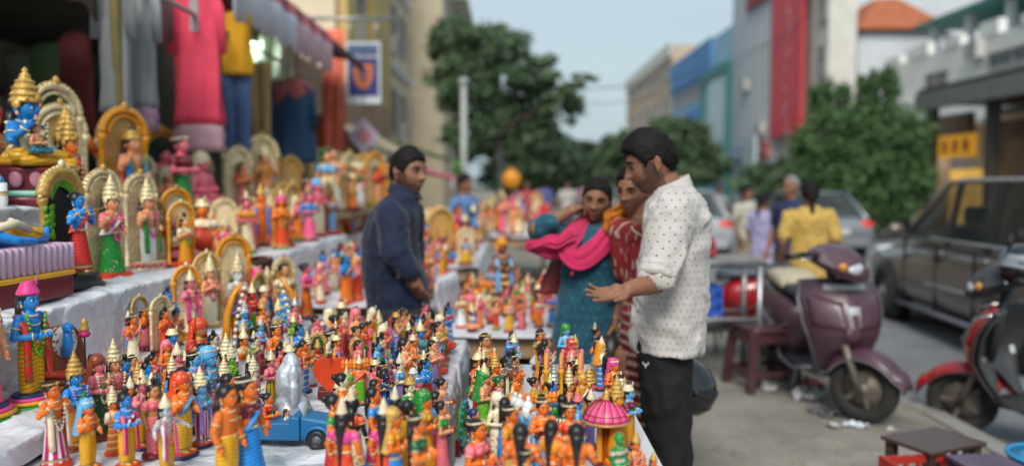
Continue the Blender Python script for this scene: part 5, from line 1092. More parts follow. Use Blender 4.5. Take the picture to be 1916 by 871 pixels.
# ================================================================== vehicles
def skin(mb, polys, mat=0, T=None, caps=True, smooth=True, closed=True):
    n = len(polys[0]); vs = [p for q in polys for p in q]; m = n if closed else n - 1
    fs = [(k * n + i, k * n + (i + 1) % n, (k + 1) * n + (i + 1) % n, (k + 1) * n + i) for k in range(len(polys) - 1) for i in range(m)]
    if caps and closed: fs.append(tuple(range(n - 1, -1, -1))); fs.append(tuple((len(polys) - 1) * n + i for i in range(n)))
    return mb.add(vs, fs, mat, T, smooth)
m_tyre = M('tyre', (.025, .024, .023), .85, var=.25, scale=12, bump=.4, bscale=60, dirt=.3); m_rim = M('dusty_rim', (.2, .17, .14), .55, metal=.5, var=.2, scale=8, dirt=.3); m_chrome = M('chrome', (.6, .6, .6), .15, metal=1.0, var=.05)
m_gplastic = M('grey_plastic', (.045, .046, .05), .5, var=.15, scale=6, dirt=.12); m_lens = M('lamp_lens', (.5, .52, .55), .1, var=.1, scale=4, spec=.8); m_redlens = M('tail_lens', (.5, .03, .02), .2, var=.1, emit=.3)
m_amber = M('amber_lens', (.6, .25, .03), .2)
def wheel(parent, loc, R, w, rot, rim=m_rim, spokes=5, name='wheel'):
    e = bpy.data.objects.new(name, None); COL.objects.link(e); e.parent = parent; e.location = loc; e.rotation_euler = (0, 0, rot); X = Matrix.Rotation(pi / 2, 4, 'X')
    mb = MB(); n = 40; prof = [(R * .6, -w * .42), (R * .72, -w * .5), (R * .9, -w * .48), (R * .985, -w * .3), (R, 0), (R * .985, w * .3), (R * .9, w * .48), (R * .72, w * .5), (R * .6, w * .42)]
    skin(mb, [[(r * cos(2 * pi * k / n), y, r * sin(2 * pi * k / n)) for r, y in prof] for k in range(n + 1)], caps=False); mb.build('tyre', m_tyre, e)
    mb = MB(); mb.ring((0, 0, 0), R * .6, R * .035, 36, 6, 0, X); mb.tube([(0, -w * .25, 0), (0, w * .25, 0)], R * .56, 30); mb.tube([(0, -w * .55, 0), (0, w * .55, 0)], R * .17, 16)
    for k in range(spokes): a = 2 * pi * k / spokes; mb.box((R * .36 * cos(a), 0, R * .36 * sin(a)), (R * .44, w * .62, R * .13), 0, None, Matrix.Rotation(-a, 4, 'Y'))
    mb.build('rim', rim, e); return e
def scooter(label, loc, heading, paintm, steer, inner, trim, seatm, group=None, guard=False, plate=True, mirror=True, cover=False, bodym=None, cowlm=None):
    """forward +x; the steering group is turned about the head tube"""
    root = thing('scooter', label, 'scooter', loc, heading, group=group); P = lambda n, mb, m, par=root, **k: mb.build(n, m, par, **k)
    sg = bpy.data.objects.new('steering', None); COL.objects.link(sg); sg.parent = root; sg.location = (.50, 0, 0); sg.rotation_euler = (0, 0, steer)
    wheel(root, (-.62, 0, .215), .215, .095, 0)
    wc = wheel(sg, (.12, 0, .215), .215, .09, 0, name='front_wheel')
    mb = MB()                                                  # front mudguard with a beak
    def fen(u, v): a = radians(12 + 140 * v); w = .062 * (1 - .5 * max(0, .3 - v)) * (1.15 - .35 * abs(v - .45)); R = .255 + .02 * (v < .15) - .018 * (2 * u - 1) ** 2; return (.12 + (R + .05 * max(0, .25 - v)) * cos(a), (2 * u - 1) * w * 1.35, .215 + R * sin(a) - .04 * (2 * u - 1) ** 2)
    mb.grid(fen, 10, 24); P('mudguard', mb, paintm, sg, solid=.006)
    mb = MB(); mb.tube([Vector(fen(0, v / 12)) + Vector((0, -.003, -.004)) for v in range(13)], .006, 6); mb.tube([Vector(fen(1, v / 12)) + Vector((0, .003, -.004)) for v in range(13)], .006, 6); P('mudguard_trim', mb, trim, sg)
    mb = MB()
    for s in (-1, 1): mb.tube([(.12, .075 * s, .215), (.05, .075 * s, .40), (.0, .05 * s, .52)], [.022, .024, .028], 10)
    P('fork', mb, m_rim, sg)
    mb = MB(); mb.tube([(-.03, 0, .5), (-.12, 0, 1.0)], .03, 12); P('column', mb, m_gplastic, sg)
    mb = MB(); skin(mb, [[(x, y * w, zc + z * hh) for y, z in ((-1, -.2), (-.75, -.8), (0, -1), (.75, -.8), (1, -.2), (.8, .55), (.35, .95), (0, 1.05), (-.35, .95), (-.8, .55))] for x, w, zc, hh in ((-.24, .08, 1.05, .03), (-.2, .15, 1.05, .055), (-.1, .2, 1.035, .085), (.0, .19, 1.0, .1), (.07, .13, .965, .085), (.12, .05, .935, .04))], smooth=False); P('headlamp_cowl', mb, cowlm or paintm, sg)
    mb = MB(); mb.ball((.055, 0, .965), (.06, .135, .058), 22, 12, R=Matrix.Rotation(.45, 4, 'Y')); P('headlamp', mb, m_lens, sg)
    for s in (-1, 1):
        mb = MB(); mb.ball((.025, .145 * s, .985), (.03, .035, .03), 12, 8); P('indicator', mb, m_amber, sg)
        mb = MB(); mb.tube([(-.12, .12 * s, 1.04), (-.18, .26 * s, 1.06), (-.22, .36 * s, 1.05)], [.022, .02, .019], 10); P('grip', mb, m_black, sg)
        mb = MB(); mb.tube([(-.13, .2 * s, 1.045), (-.12, .28 * s, 1.045), (-.14, .36 * s, 1.04)], .006, 6); P('brake_lever', mb, m_chrome, sg)
        if mirror:
            mb = MB(); mb.tube([(-.14, .2 * s, 1.06), (-.13, .26 * s, 1.2), (-.14, .3 * s, 1.27)], .006, 6); mb.ball((-.15, .33 * s, 1.29), (.015, .065, .045), 14, 10); P('mirror', mb, m_black, sg)
    def ap(u, v):                                              # leg shield
        a = 2 * u - 1; w = np.interp(v, [0, .25, .55, .8, 1], [.12, .185, .25, .27, .225]); z = .27 + .60 * v + .19 * (1 - abs(a)) * (1 - v) ** 2; x = np.interp(v, [0, .2, .4, .7, 1], [.42, .49, .53, .48, .37])
        return (x + .085 * (1 - abs(a)) - .07 * abs(a) ** 4 + .025 * exp(-(a / .22) ** 2) * (v < .62) * (1 - v), w * a, z + .02 * (1 - a * a) * v)
    mb = MB(); mb.grid(ap, 22, 26); P('leg_shield', mb, paintm, solid=.014)
    mb = MB(); mb.grid(lambda u, v: tuple(Vector(ap(u, v)) - Vector((.045 + .04 * (1 - (2 * u - 1) ** 2), 0, 0))), 16, 16); P('inner_panel', mb, inner, solid=.012)
    for s in (0, 1): mb = MB(); mb.tube([ap(s, v / 16) for v in range(17)], .011, 8); P('shield_trim', mb, trim)
    for s in (-1, 1):
        mb = MB(); mb.grid(lambda u, v: tuple(Vector(ap(.5 + s * (.08 + .36 * u), .42 + .34 * v + .12 * u)) + Vector((.012, 0, 0))), 6, 6); P('crease_panel', mb, paintm, solid=.008)
    mb = MB(); mb.ball((.60, 0, .56), (.03, .06, .05), 16, 10); P('nose_cover', mb, paintm)
    if plate:
        mb = MB(); mb.grid(lambda u, v: tuple(Vector(ap(.22 + .56 * u, .9 + .06 * v)) + Vector((.018, 0, 0))), 8, 2); P('number_plate', mb, M('plate_white', (.55, .57, .58), .5, var=.1, scale=30), solid=.004)
        mb = MB(); mb.grid(lambda u, v: tuple(Vector(ap(.44 + .14 * u, .62 + .1 * v)) + Vector((.02, 0, 0))), 3, 3); P('sticker', mb, M('sticker', (.5, .5, .55), .5, var=.15, scale=60), solid=.002)
    mb = MB(); skin(mb, [[(x, y * w, z) for y, z in ((-.17, .245), (.17, .245), (.18, .265), (.165, .285), (-.165, .285), (-.18, .265))] for x, w in ((-.22, 1), (.1, 1), (.33, .85), (.4, .6))]); P('footboard', mb, m_gplastic)
    def sec(x, w, zb, zt, n=20): return [(x, w * math.copysign(abs(cos(a)) ** .6, cos(a)), (zb + zt) / 2 + (zt - zb) / 2 * math.copysign(abs(sin(a)) ** .7, sin(a))) for a in [2 * pi * k / n for k in range(n)]]
    mb = MB(); skin(mb, [sec(-.14, .13, .28, .62), sec(-.22, .165, .27, .68), sec(-.4, .18, .32, .71), sec(-.62, .175, .4, .73), sec(-.8, .15, .5, .75), sec(-.93, .09, .6, .75), sec(-.96, .04, .65, .73)]); P('side_panels', mb, bodym or paintm)
    for s in (-1, 1):
        mb = MB(); mb.tube([(-.15, .15 * s, .5), (-.3, .188 * s, .44), (-.55, .188 * s, .5), (-.85, .14 * s, .62)], [.012, .016, .014, .008], 8, flat=.5); P('side_stripe', mb, trim)
        mb = MB(); mb.tube([(.36, .17 * s, .3), (.1, .2 * s, .24), (-.15, .2 * s, .26), (-.3, .2 * s, .36), (-.6, .195 * s, .42), (-.95, .1 * s, .62)], .011, 8); P('guard_rail', mb, trim)
    mb = MB(); skin(mb, [sec(-.1, .1, .66, .74), sec(-.16, .135, .68, .78), sec(-.4, .145, .7, .775), sec(-.6, .14, .71, .815), sec(-.8, .11, .73, .82), sec(-.86, .06, .75, .8)]); P('seat', mb, seatm)
    if cover: mb = MB(); skin(mb, [sec(-.3, .147, .72, .80), sec(-.45, .16, .72, .85), sec(-.62, .155, .73, .86), sec(-.72, .13, .75, .83)]); P('seat_cover', mb, M('woven_cover', (.42, .37, .27), .85, var=.25, scale=25, bump=.6, bscale=120))
    mb = MB(); mb.tube([(-.78, .1, .78), (-.98, .1, .84), (-.98, -.1, .84), (-.78, -.1, .78)], .012, 8); P('grab_rail', mb, m_gplastic)
    mb = MB(); mb.ball((-.955, 0, .68), (.025, .09, .04), 14, 8); P('tail_lamp', mb, m_redlens)
    mb = MB(); mb.box((-.45, .06, .24), (.42, .12, .16)); mb.tube([(-.3, -.13, .2), (-.6, -.15, .2), (-.85, -.15, .26)], [.03, .05, .045], 12); P('engine', mb, m_gplastic, bevel=.02)
    mb = MB(); mb.tube([(-.1, .12, .24), (-.16, .2, .0)], .01, 8); mb.tube([(-.1, -.1, .24), (-.12, -.12, .0)], .012, 8); P('stand', mb, m_steel)
    if guard:
        mb = MB()
        for s in (-1, 1):
            mb.tube([(.30, .22 * s, .84), (.42, .27 * s, .80), (.5, .27 * s, .66), (.46, .2 * s, .60)], .008, 8); mb.tube([(.33, .18 * s, .9), (.44, .2 * s, .86), (.46, .14 * s, .82)], .007, 8)
        P('crash_guard', mb, m_chrome)
        mb = MB(); mb.box((.27, .12, .62), (.003, .05, .05), 0, None, Matrix.Rotation(.25, 4, 'Y')); mb.build('white_sticker', M('plate_white', (.55, .57, .58), .5), root)
    return root
m_purple = M('purple_paint', (.075, .03, .05), .42, var=.2, scale=5, coat=.5, dirt=.4); m_pgrey = M('mauve_trim', (.2, .19, .22), .35, metal=.3, var=.15, scale=6); m_redp = M('red_paint', (.33, .008, .014), .28, var=.12, scale=5, coat=.6, dirt=.08)
m_seat = M('seat_vinyl', (.03, .034, .042), .45, var=.15, scale=8, bump=.2, bscale=80)
scooter('dusty purple scooter parked on the pavement, front wheel turned', (2.14, 5.6, 0), radians(-90), m_purple, radians(46), m_gplastic, m_pgrey, m_seat, cover=True, mirror=False)
scooter('red and black scooter at the right edge beyond the kerb', (3.33, 4.74, ROADZ), radians(121), m_redp, radians(22), m_gplastic, m_gplastic, m_seat, guard=True, plate=False, bodym=m_black, cowlm=m_gplastic)
scooter('red scooter parked side on behind the steel stand', (1.70, 7.0, 0), radians(178), m_redp, radians(-10), m_gplastic, m_gplastic, M('seat_blue', (.06, .08, .1), .45), plate=False, mirror=False)
def car_glass():
    m = M('car_glass', (.05, .06, .062), .06, var=.3, scale=1.2, spec=.9); m.node_tree.nodes['Principled BSDF'].inputs['Alpha'].default_value = .5; return m
def car(label, loc, heading, L, Wd, H, col, suv=False, name='parked_car', group=None):
    """forward +x"""
    root = thing(name, label, 'car', loc, heading, group=group); hw = Wd / 2; P = lambda n, mb, m, **k: mb.build(n, m, root, **k)
    belt = .62 * H if suv else .64 * H; hood = .56 * H if suv else .6 * H; xs = [-.5, -.485, -.44, -.36, -.2, 0, .15, .24, .36, .44, .485, .5]
    zt = [.5 * H, belt * .97, belt, belt, belt * .99, belt * .98, belt * .965, hood, hood * .95, hood * .88, .44 * H, .36 * H] if suv else [.5 * H, belt * .94, belt * .97, belt * .98, belt, belt * .99, belt * .97, hood, hood * .95, hood * .86, .42 * H, .36 * H]
    wf = [.86, .94, .98, 1, 1, 1, 1, 1, .985, .95, .88, .8]
    def sec(x, w, zb, z1, n=28): return [(x, w * math.copysign(abs(cos(a)) ** .32, cos(a)) * (1 - .06 * max(0, sin(a))), (zb + z1) / 2 + (z1 - zb) / 2 * math.copysign(abs(sin(a)) ** .5, sin(a))) for a in [2 * pi * (k + .5) / n for k in range(n)]]
    mb = MB(); skin(mb, [sec(x * L, hw * f, .24 + .06 * (abs(x) > .47), z) for x, z, f in zip(xs, zt, wf)]); P('body', mb, col)
    r0, r1, f0, f1 = (-.475 * L, -.42 * L, .235 * L, .06 * L) if suv else (-.43 * L, -.22 * L, .22 * L, .05 * L)
    def gh(k, t, w): return (k, w, t)
    bot, top = [(f0, hw * .9), (f1 + .02 * L, hw * .93), (-.15 * L, hw * .93), (r0, hw * .88)], [(f1, hw * .74), (f1 - .03 * L, hw * .76), (-.15 * L, hw * .78), (r1, hw * .74)]
    zb, ztp = belt * .93, H * .965
    def poly(t): return [(b[0] + (tp[0] - b[0]) * t, b[1] + (tp[1] - b[1]) * t, zb + (ztp - zb) * t) for b, tp in zip(bot, top)] + [(b[0] + (tp[0] - b[0]) * t, -(b[1] + (tp[1] - b[1]) * t), zb + (ztp - zb) * t) for b, tp in reversed(list(zip(bot, top)))]
    mb = MB(); skin(mb, [poly(0), poly(.5), poly(1)], smooth=False); P('windows', mb, car_glass())
    for sx in (.08, -.12, -.3):
        for sy in (-.4, .4): q = MB(); q.box((sx * L, sy * hw, zb * .95), (.14, .46, .5)); q.box((sx * L - .03, sy * hw, zb * .95 + .36), (.1, .26, .2)); P('seat', q, m_gplastic, bevel=.04)
    tp = poly(1); mb = MB(); skin(mb, [[Vector(p) * 1 + Vector((.0, 0, -.01)) for p in tp], [Vector((p[0], p[1] * 1.02, p[2] + .02)) for p in tp], [Vector((p[0] * .93, p[1] * .8, p[2] + .05)) for p in tp]]); P('roof', mb, col)
    for s in (-1, 1):
        for (bx, by), (tx, ty), th in ((bot[0], top[0], .045), (bot[3], top[3], .05)): mb = MB(); mb.tube([(bx, by * s, zb), (tx, ty * s, ztp)], th, 8, flat=.6); P('pillar', mb, col)
        for fx in ((-.02, -.2) if suv else (-.03,)): mb = MB(); mb.box((fx * L, s * hw * .862, (zb + ztp) / 2), (.09, .035, ztp - zb), 0, None, Matrix.Rotation(s * .19, 4, 'X')); P('pillar', mb, m_black)
        mb = MB(); mb.tube([(bot[0][0] - .1, s * hw * .935, belt * .985), (0, s * hw * .975, belt * 1.0), (r0, s * hw * .93, belt * 1.0)], .014, 6); P('belt_trim', mb, m_chrome)
        mb = MB(); mb.tube([(.22 * L, s * hw * 1.0, .33 * H), (-.2 * L, s * hw * 1.0, .34 * H)], .022, 6, flat=.5); P('side_moulding', mb, m_chrome)
        mb = MB(); mb.tube([(.24 * L, s * hw * .98, .27), (-.25 * L, s * hw * .98, .27)], .045, 8, flat=.6); P('sill', mb, m_pgrey)
        for hx in (.0, -.2): mb = MB(); mb.tube([(hx * L - .0, s * hw * .99, belt * .87), (hx * L - .13, s * hw * .99, belt * .87)], .016, 8); P('door_handle', mb, m_chrome)
        for hx in (.19, .01, -.17): mb = MB(); mb.box((hx * L, s * hw * .985, belt * .6), (.008, .03, belt * .66)); P('door_seam', mb, m_black)
        mb = MB(); mb.ball((.19 * L, s * hw * 1.1, belt * 1.05), (.06, .1, .075), 12, 8); P('mirror', mb, col)
        for wx in (.31, -.29):
            mb = MB(); mb.tube([(wx * L, s * hw * .8, .33), (wx * L, s * hw * 1.003, .33)], .4, 30); P('wheel_well', mb, m_black); wheel(root, (wx * L, s * hw * .93, .33), .33, .22, 0, m_steel, 6)
        mb = MB(); mb.ball((-.487 * L, s * hw * .72, belt * .82), (.06, .16, .09 if not suv else .16), 14, 8); P('tail_lamp', mb, m_redlens)
        mb = MB(); mb.ball((.455 * L, s * hw * .7, .46 * H), (.12, .17, .07), 14, 8); P('headlamp', mb, m_lens)
    mb = MB(); mb.box((-.5 * L, 0, .38), (.06, Wd * .8, .2)); P('rear_bumper', mb, col, bevel=.03); mb = MB(); mb.box((-.505 * L, 0, .62), (.02, .5, .12)); P('number_plate', mb, M('plate_white', (.55, .57, .58), .5))
    return root
m_brownp = M('bronze_paint', (.15, .122, .1), .3, metal=.35, var=.1, scale=3, coat=.7, dirt=.08); m_silverp = M('silver_paint', (.22, .24, .26), .35, metal=.4, var=.06, coat=.5); m_whitep = M('white_paint', (.34, .36, .38), .35, var=.06, coat=.5)
car('dark brown people carrier passing along the road', (5.35, 8.3, ROADZ), radians(90 - 5), 4.6, 1.82, 1.71, m_brownp, True, 'people_carrier')
car('silver saloon car seen from behind ahead of the people carrier', (7.1, 19.5, ROADZ), radians(88), 4.4, 1.72, 1.47, m_silverp, name='saloon_car')
car('white saloon car seen from behind beyond the dotted shirt man', (3.9, 19, ROADZ), radians(89), 4.3, 1.7, 1.5, m_whitep, name='saloon_car')
car('grey hatchback far down the road', (4.4, 30, ROADZ), radians(90), 4.0, 1.7, 1.5, m_steel, name='saloon_car')
# ================================================================== small things on the pavement
def stool(label, loc, rz, w, h, mat, tp=.84, name='plastic_stool'):
    root = thing(name, label, 'stool', loc, rz); a = w / 2
    mb = MB(); skin(mb, [[(x * q, y * q, z) for x, y in [(a * math.copysign(abs(cos(t)) ** .35, cos(t)), a * math.copysign(abs(sin(t)) ** .35, sin(t))) for t in [2 * pi * (k + .5) / 32 for k in range(32)]]] for q, z in ((tp + .02, h - .05), (tp + .03, h - .015), (tp + .01, h), (tp - .06, h + .002))]); mb.build('seat', mat, root)
    for sx in (-1, 1):
        for sy in (-1, 1): mb = MB(); skin(mb, [[(sx * a * q + dx, sy * a * q + dy, z) for dx, dy in ((-.028, -.028), (.028, -.028), (.028, .028), (-.028, .028))] for q, z in ((.95, 0), (tp - .08, h - .03))], smooth=False); mb.build('leg', mat, root, bevel=.006)
    for s in (-1, 1):
        for z in (.28,):
            q = .95 + (tp - .08 - .95) * z
            mb = MB(); mb.box((0, s * a * q, h * z), (w * q, .02, .04)); mb.build('stretcher', mat, root, bevel=.004); mb = MB(); mb.box((s * a * q, 0, h * z), (.02, w * q, .04)); mb.build('stretcher', mat, root, bevel=.004)
        mb = MB(); mb.box((0, s * a * (tp - .02), h - .075), (w * .7, .018, .06)); mb.build('apron', mat, root); mb = MB(); mb.box((s * a * (tp - .02), 0, h - .075), (.018, w * .7, .06)); mb.build('apron', mat, root)
    return root
m_mar = M('maroon_plastic', (.075, .028, .034), .4, var=.15, scale=6, dirt=.15)
stool('maroon plastic stool standing beside the purple scooter', W(1424, 722, 0), radians(12), .40, .46, m_mar)
lt = thing('low_table', 'low dark brown slatted bench at the bottom right', 'bench', W(1742, 945, 0), radians(24)); m_lam = M('brown_laminate', (.075, .045, .04), .35, var=.2, scale=5, stretch=(1, 6, 1)); O = lt.location
mb = MB(); mb.box((0, 0, .31), (.37, .27, .018)); mb.build('top', m_lam, lt, bevel=.003)
for x in (-.15, .15):
    for y in (-.1, .1): mb = MB(); mb.box((x, y, .15), (.04, .04, .30)); mb.build('leg', m_lam, lt)
for k in range(3): mb = MB(); mb.box((-.075 + .075 * k, -.11, .22), (.03, .012, .16)); mb.build('slat', m_lam, lt)
for y in (-.115, .115): mb = MB(); mb.box((0, y, .10), (.33, .014, .03)); mb.build('rail', m_lam, lt)
def crate(label, loc, rz, d, mat, name='plastic_crate'):
    root = thing(name, label, 'crate', loc, rz); w, l, h = d
    for s in (-1, 1):
        for z in (.02, h * .5, h - .02): mb = MB(); mb.box((0, s * l / 2, z), (w, .012, .035)); mb.build('rail', mat, root); mb = MB(); mb.box((s * w / 2, 0, z), (.012, l, .035)); mb.build('rail', mat, root)
        for k in range(6): mb = MB(); mb.box((-w / 2 + w * k / 5, s * l / 2, h / 2), (.018, .013, h)); mb.build('slat', mat, root); mb = MB(); mb.box((s * w / 2, -l / 2 + l * k / 5, h / 2), (.013, .018, h)); mb.build('slat', mat, root)
    mb = MB(); mb.box((0, 0, .008), (w, l, .014)); mb.build('floor', mat, root); return root
crate('red plastic crate in front of the low brown bench', (1.80, 3.42, 0), radians(8), (.30, .20, .30), M('red_plastic', (.42, .035, .025), .4, var=.1))
pb = thing('purple_box', 'flat purple lidded box beside the red crate', 'box', Vector((2.06, 3.42, .08)), radians(5)); mb = MB(); mb.box((0, 0, .1), (.24, .2, .2)); mb.build('box_body', M('box_purple', (.06, .035, .08), .5), pb, bevel=.006); mb = MB(); mb.box((0, 0, .212), (.25, .21, .022)); mb.build('lid', M('box_lilac', (.12, .08, .13), .4, var=.2), pb, bevel=.004)
bp_ = thing('blue_basin', 'bright blue plastic basin at the bottom right corner', 'basin', Vector((2.40, 3.5, .06))); mb = MB(); mb.lathe([(.13, .0), (.15, .02), (.17, .2), (.175, .235)], 32); mb.build('bowl', M('blue_plastic', (.03, .26, .5), .35), bp_); mb = MB(); mb.ring((0, 0, .235), .175, .01, 36, 8); mb.build('rim', M('blue_plastic', (.03, .26, .5), .35), bp_); mb = MB(); mb.ball((0, 0, .2), (.15, .15, .06), 20, 10); mb.build('contents', M('blue_bag', (.05, .3, .52), .5, var=.2, scale=20, bump=.5), bp_)
sf = thing('steel_stand', 'dull steel frame stand behind the dotted shirt man', 'stand', (1.55, 6.1, 0))
for x in (-.45, .28):
    for y in (-.2, .2): mb = MB(); mb.tube([(x, y, 0), (x, y, .92)], .024, 10); mb.build('leg', m_steel, sf)
for z, t in ((.92, .03), (.5, .022)):
    for y in (-.2, .2): mb = MB(); mb.tube([(-.5, y, z), (.31, y, z)], t, 10); mb.build('rail', m_steel, sf)
for y in (-.2, -.07, .07, .2): mb = MB(); mb.box((-.09, y, .945), (.82, .06, .018)); mb.build('slat', M('steel_top', (.25, .24, .23), .6, metal=.2, var=.25), sf)
mb = MB(); mb.box((-.25, 0, .515), (.4, .4, .012)); mb.build('shelf', m_steel, sf)
crate('blue plastic crate on the shelf of the steel stand', (1.46, 6.05, .525), 0, (.2, .2, .22), M('crate_blue', (.02, .09, .45), .4))
def helmet(label, loc, rz, r, mat, visor, rx=0):
    root = thing('helmet', label, 'helmet', loc, rz); root.rotation_euler = (rx, 0, rz)
    mb = MB(); n, m = 32, 20; vs = []
    for k in range(m + 1):
        t = -.62 + (pi / 2 + .62) * k / m
        for i in range(n): a = 2 * pi * i / n; vs.append((r * .92 * cos(t) * cos(a), r * 1.12 * cos(t) * sin(a), r * sin(t)))
    mb.add(vs, [(k * n + i, k * n + (i + 1) % n, (k + 1) * n + (i + 1) % n, (k + 1) * n + i) for k in range(m) for i in range(n)]); mb.build('shell', mat, root, solid=.012)
    mb = MB(); mb.grid(lambda u, v: (r * 1.0 * sin((u - .5) * 2.2) * .94, -r * 1.15 * cos((u - .5) * 2.2), -.28 * r + .62 * r * v), 18, 8); mb.build('visor', visor, root, solid=.004)
    mb = MB(); mb.ball((0, 0, -.25 * r), (r * .8, r * .98, r * .5), 20, 10); mb.build('lining', M('helmet_lining', (.22, .09, .04), .9, var=.3, scale=20), root); return root
helmet('black motorcycle helmet hanging behind the dotted shirt man', J(1281, 722, 3.36), radians(60), .118, M('gloss_black', (.01, .01, .012), .15, coat=.8), M('visor', (.02, .022, .025), .08), radians(25))
_hm = [o for o in bpy.data.objects if o.name.startswith('helmet') and o.parent is None][0]; mb = MB(); _a = J(1281, 632, 3.34); _b = _hm.location + Vector((0, 0, .02)); mb.tube([_a, _a.lerp(_b, .5) + Vector((.012, 0, 0)), _b], .005, 6); _iv = _hm.matrix_basis.inverted(); mb.v = [tuple(_iv @ Vector(p)) for p in mb.v]; mb.build('strap', m_black, _hm)
helmet('black and silver helmet resting on the red scooter handlebar', Vector((3.14, 4.92, ROADZ + 1.13)), radians(-70), .13, M('gloss_black', (.01, .01, .012), .15, coat=.8), M('visor_clear', (.25, .28, .32), .08), radians(-15))
o = MB(); o.ball((0, 0, .09), (.13, .12, .09), 20, 12); o.lathe([(.12, 0), (.14, .02), (.13, .05)], 24); hb2 = thing('red_bag', 'red rounded bag lying on the steel stand', 'bag', (1.42, 6.1, .958)); o.build('bag_body', M('red_cloth_bag', (.4, .03, .04), .6, var=.2, scale=8, bump=.4, bscale=15), hb2)
# litter and straw
def litter(label, px, py, s, mat, seed, name='crumpled_paper'):
    p = W(px, py, 0); mb = MB(); mb.grid(lambda u, v: ((u - .5) * s, (v - .5) * s * .7, .0), 16, 12); me = mb.mesh(name); co = getco(me); co[:, 2] = np.abs(fbm(co * 28 + seed * 3, seed, 3)) * s * .32 + .004; co[:, 0] += fbm(co * 15, seed + 4, 2) * s * .12; co[:, 1] += fbm(co * 15, seed + 8, 2) * s * .12; setco(me, co)
    me.polygons.foreach_set('use_smooth', [False] * len(me.polygons)); o = put(name, me, mat, None, p, seed * .7, solid=.002); return tag(o, label, 'litter')
m_paper = M('newsprint', (.5, .5, .5), .8, var=.15, scale=30)
litter('crumpled newspaper lying left of the scooter wheel', 1512, 745, .22, m_paper, 1); litter('red and white torn packet on the newspaper heap', 1520, 722, .2, M('packet', (.4, .12, .1), .5, var=.5, scale=25), 2); litter('striped dark paper scrap under the scooter', 1545, 775, .2, M('paper_dark', (.1, .1, .11), .7, var=.6, scale=40), 3)
litter('white plastic bag scrap before the scooter wheel', 1602, 797, .13, M('white_bag', (.62, .68, .75), .4, var=.1), 4); litter('pale paper scrap nearest the low bench', 1560, 798, .09, m_paper, 5); litter('white paper scrap under the maroon stool', 1440, 728, .14, m_paper, 6); litter('curled white scrap behind the low bench', 1668, 806, .06, m_paper, 7)
r = random.Random(3); mb = MB()
for k in range(340):
    c = r.choice([(1560, 850, .35), (1600, 858, .4), (1420, 850, .3), (1360, 858, .3), (1700, 760, .25), (1460, 800, .5)]); q = W(c[0], c[1], 0) + Vector((r.gauss(0, c[2]), r.gauss(0, c[2] * .6), .004 + r.random() * .012)); a = r.uniform(0, pi); L = r.uniform(.02, .09); d = Vector((cos(a), sin(a), r.uniform(-.05, .12))) * L
    if q.x < KX: mb.tube([q - d * .5, q + Vector((0, 0, .004)), q + d * .5], .0012, 4)
tag(mb.build('straw', M('straw', (.42, .34, .2), .8, var=.2)), 'loose straw scattered on the pavement', 'straw', kind='stuff')
# ================================================================== garments hung before the shop
def garment(name, label, px, y0, y1, w0, w1, Y, mat, trim=None, sleeve=0, depth=.05, legs=False, neckp=None, yoke=None):
    a = J(px, y0, Y); zb = J(px, y1, Y).z; h = a.z - zb; k = Y / FPX; root = thing(name, label, 'garment', a); mt = lambda n, mb, m: mb.build(n, m, root)
    ph = px * .37; pl = lambda aa, z, t: 1 + (.05 + .16 * t ** 1.5) * sin(7 * aa + 2 * t + ph) * (.6 + .4 * sin(3 * aa + ph)) + .07 * t * sin(15 * aa + 3 * t) + .05 * sin(2 * aa + 9 * t + ph)
    mb = MB()
    if legs:
        for s in (-1, 1): mb.loft([(s * w0 * k * .22, 0, -h * t, (w0 + (w1 - w0) * t) * k * (.27 if t > .2 else .3), depth * (1 - .2 * t)) for t in [i / 10 for i in range(11)]], 18, mod=lambda aa, z, t: 1 + .05 * sin(5 * aa + 14 * t))
    else:
        te = .84 if trim else 1
        mb.loft([(0, 0, -h * t, k * .5 * (w0 * .5 if t == 0 else w0 + (w1 - w0) * max(0, t - .06)), depth * (.4 if t == 0 else .8 + .9 * t)) for t in [0, .05] + [.05 + (te - .05) * i / 14 for i in range(1, 15)]], 44, mod=pl)
        if trim: tb = MB(); tb.loft([(0, 0, -h * t, k * .5 * (w0 + (w1 - w0) * max(0, t - .06)) * 1.01, depth * (.8 + .9 * t) * 1.01) for t in (.842, .9, .95, 1)], 44, mod=pl); mt('hem_band', tb, trim)
        if sleeve:
            for s in (-1, 1): mb.tube([(s * w0 * k * .36, 0, -h * .05), (s * w0 * k * .56, -.01, -h * .16), (s * w0 * k * .62, -.015, -h * sleeve)], [.05, .045, .042], 12, flat=.35)
        if neckp: nb = MB(); nb.box((.0, -depth * .95, -h * .17), (w0 * k * .22, .015, h * .24)); mt('neck_panel', nb, neckp)
        if yoke: yb = MB(); yb.loft([(0, 0, -h * t, k * .5 * w0 * f, depth * .95) for t, f in ((-.005, .52), (.06, 1.05), (.3, 1.04))], 30); mt('yoke', yb, yoke)
    mt('cloth', mb, mat)
    hg = MB(); hg.tube([(-w0 * k * .4, 0, -.03), (0, 0, .02), (w0 * k * .4, 0, -.03)], .007, 6); hg.tube([(0, 0, .02), (0, 0, max(.06, 2.62 - a.z))], .004, 6); mt('hanger', hg, m_black); return root
g = lambda n, c, v=.1: M('garment_' + n, c, .85, var=v, scale=10, bump=.2, bscale=120, spec=.2)
m_gs = stripes.__call__('grey', 'silver', 20) if False else M('garment_grey', (.27, .28, .29), .85, var=.12, scale=6, stretch=(40, 40, 1))
garment('kurta', 'grey striped kurta hung nearest on the shop front', 212, -40, 212, 48, 52, 4.55, m_gs, sleeve=.45); garment('kurta', 'longer grey striped kurta behind the nearest one, lilac hem', 264, -30, 245, 42, 46, 4.8, m_gs, g('lilac', (.35, .2, .28)), sleeve=.4)
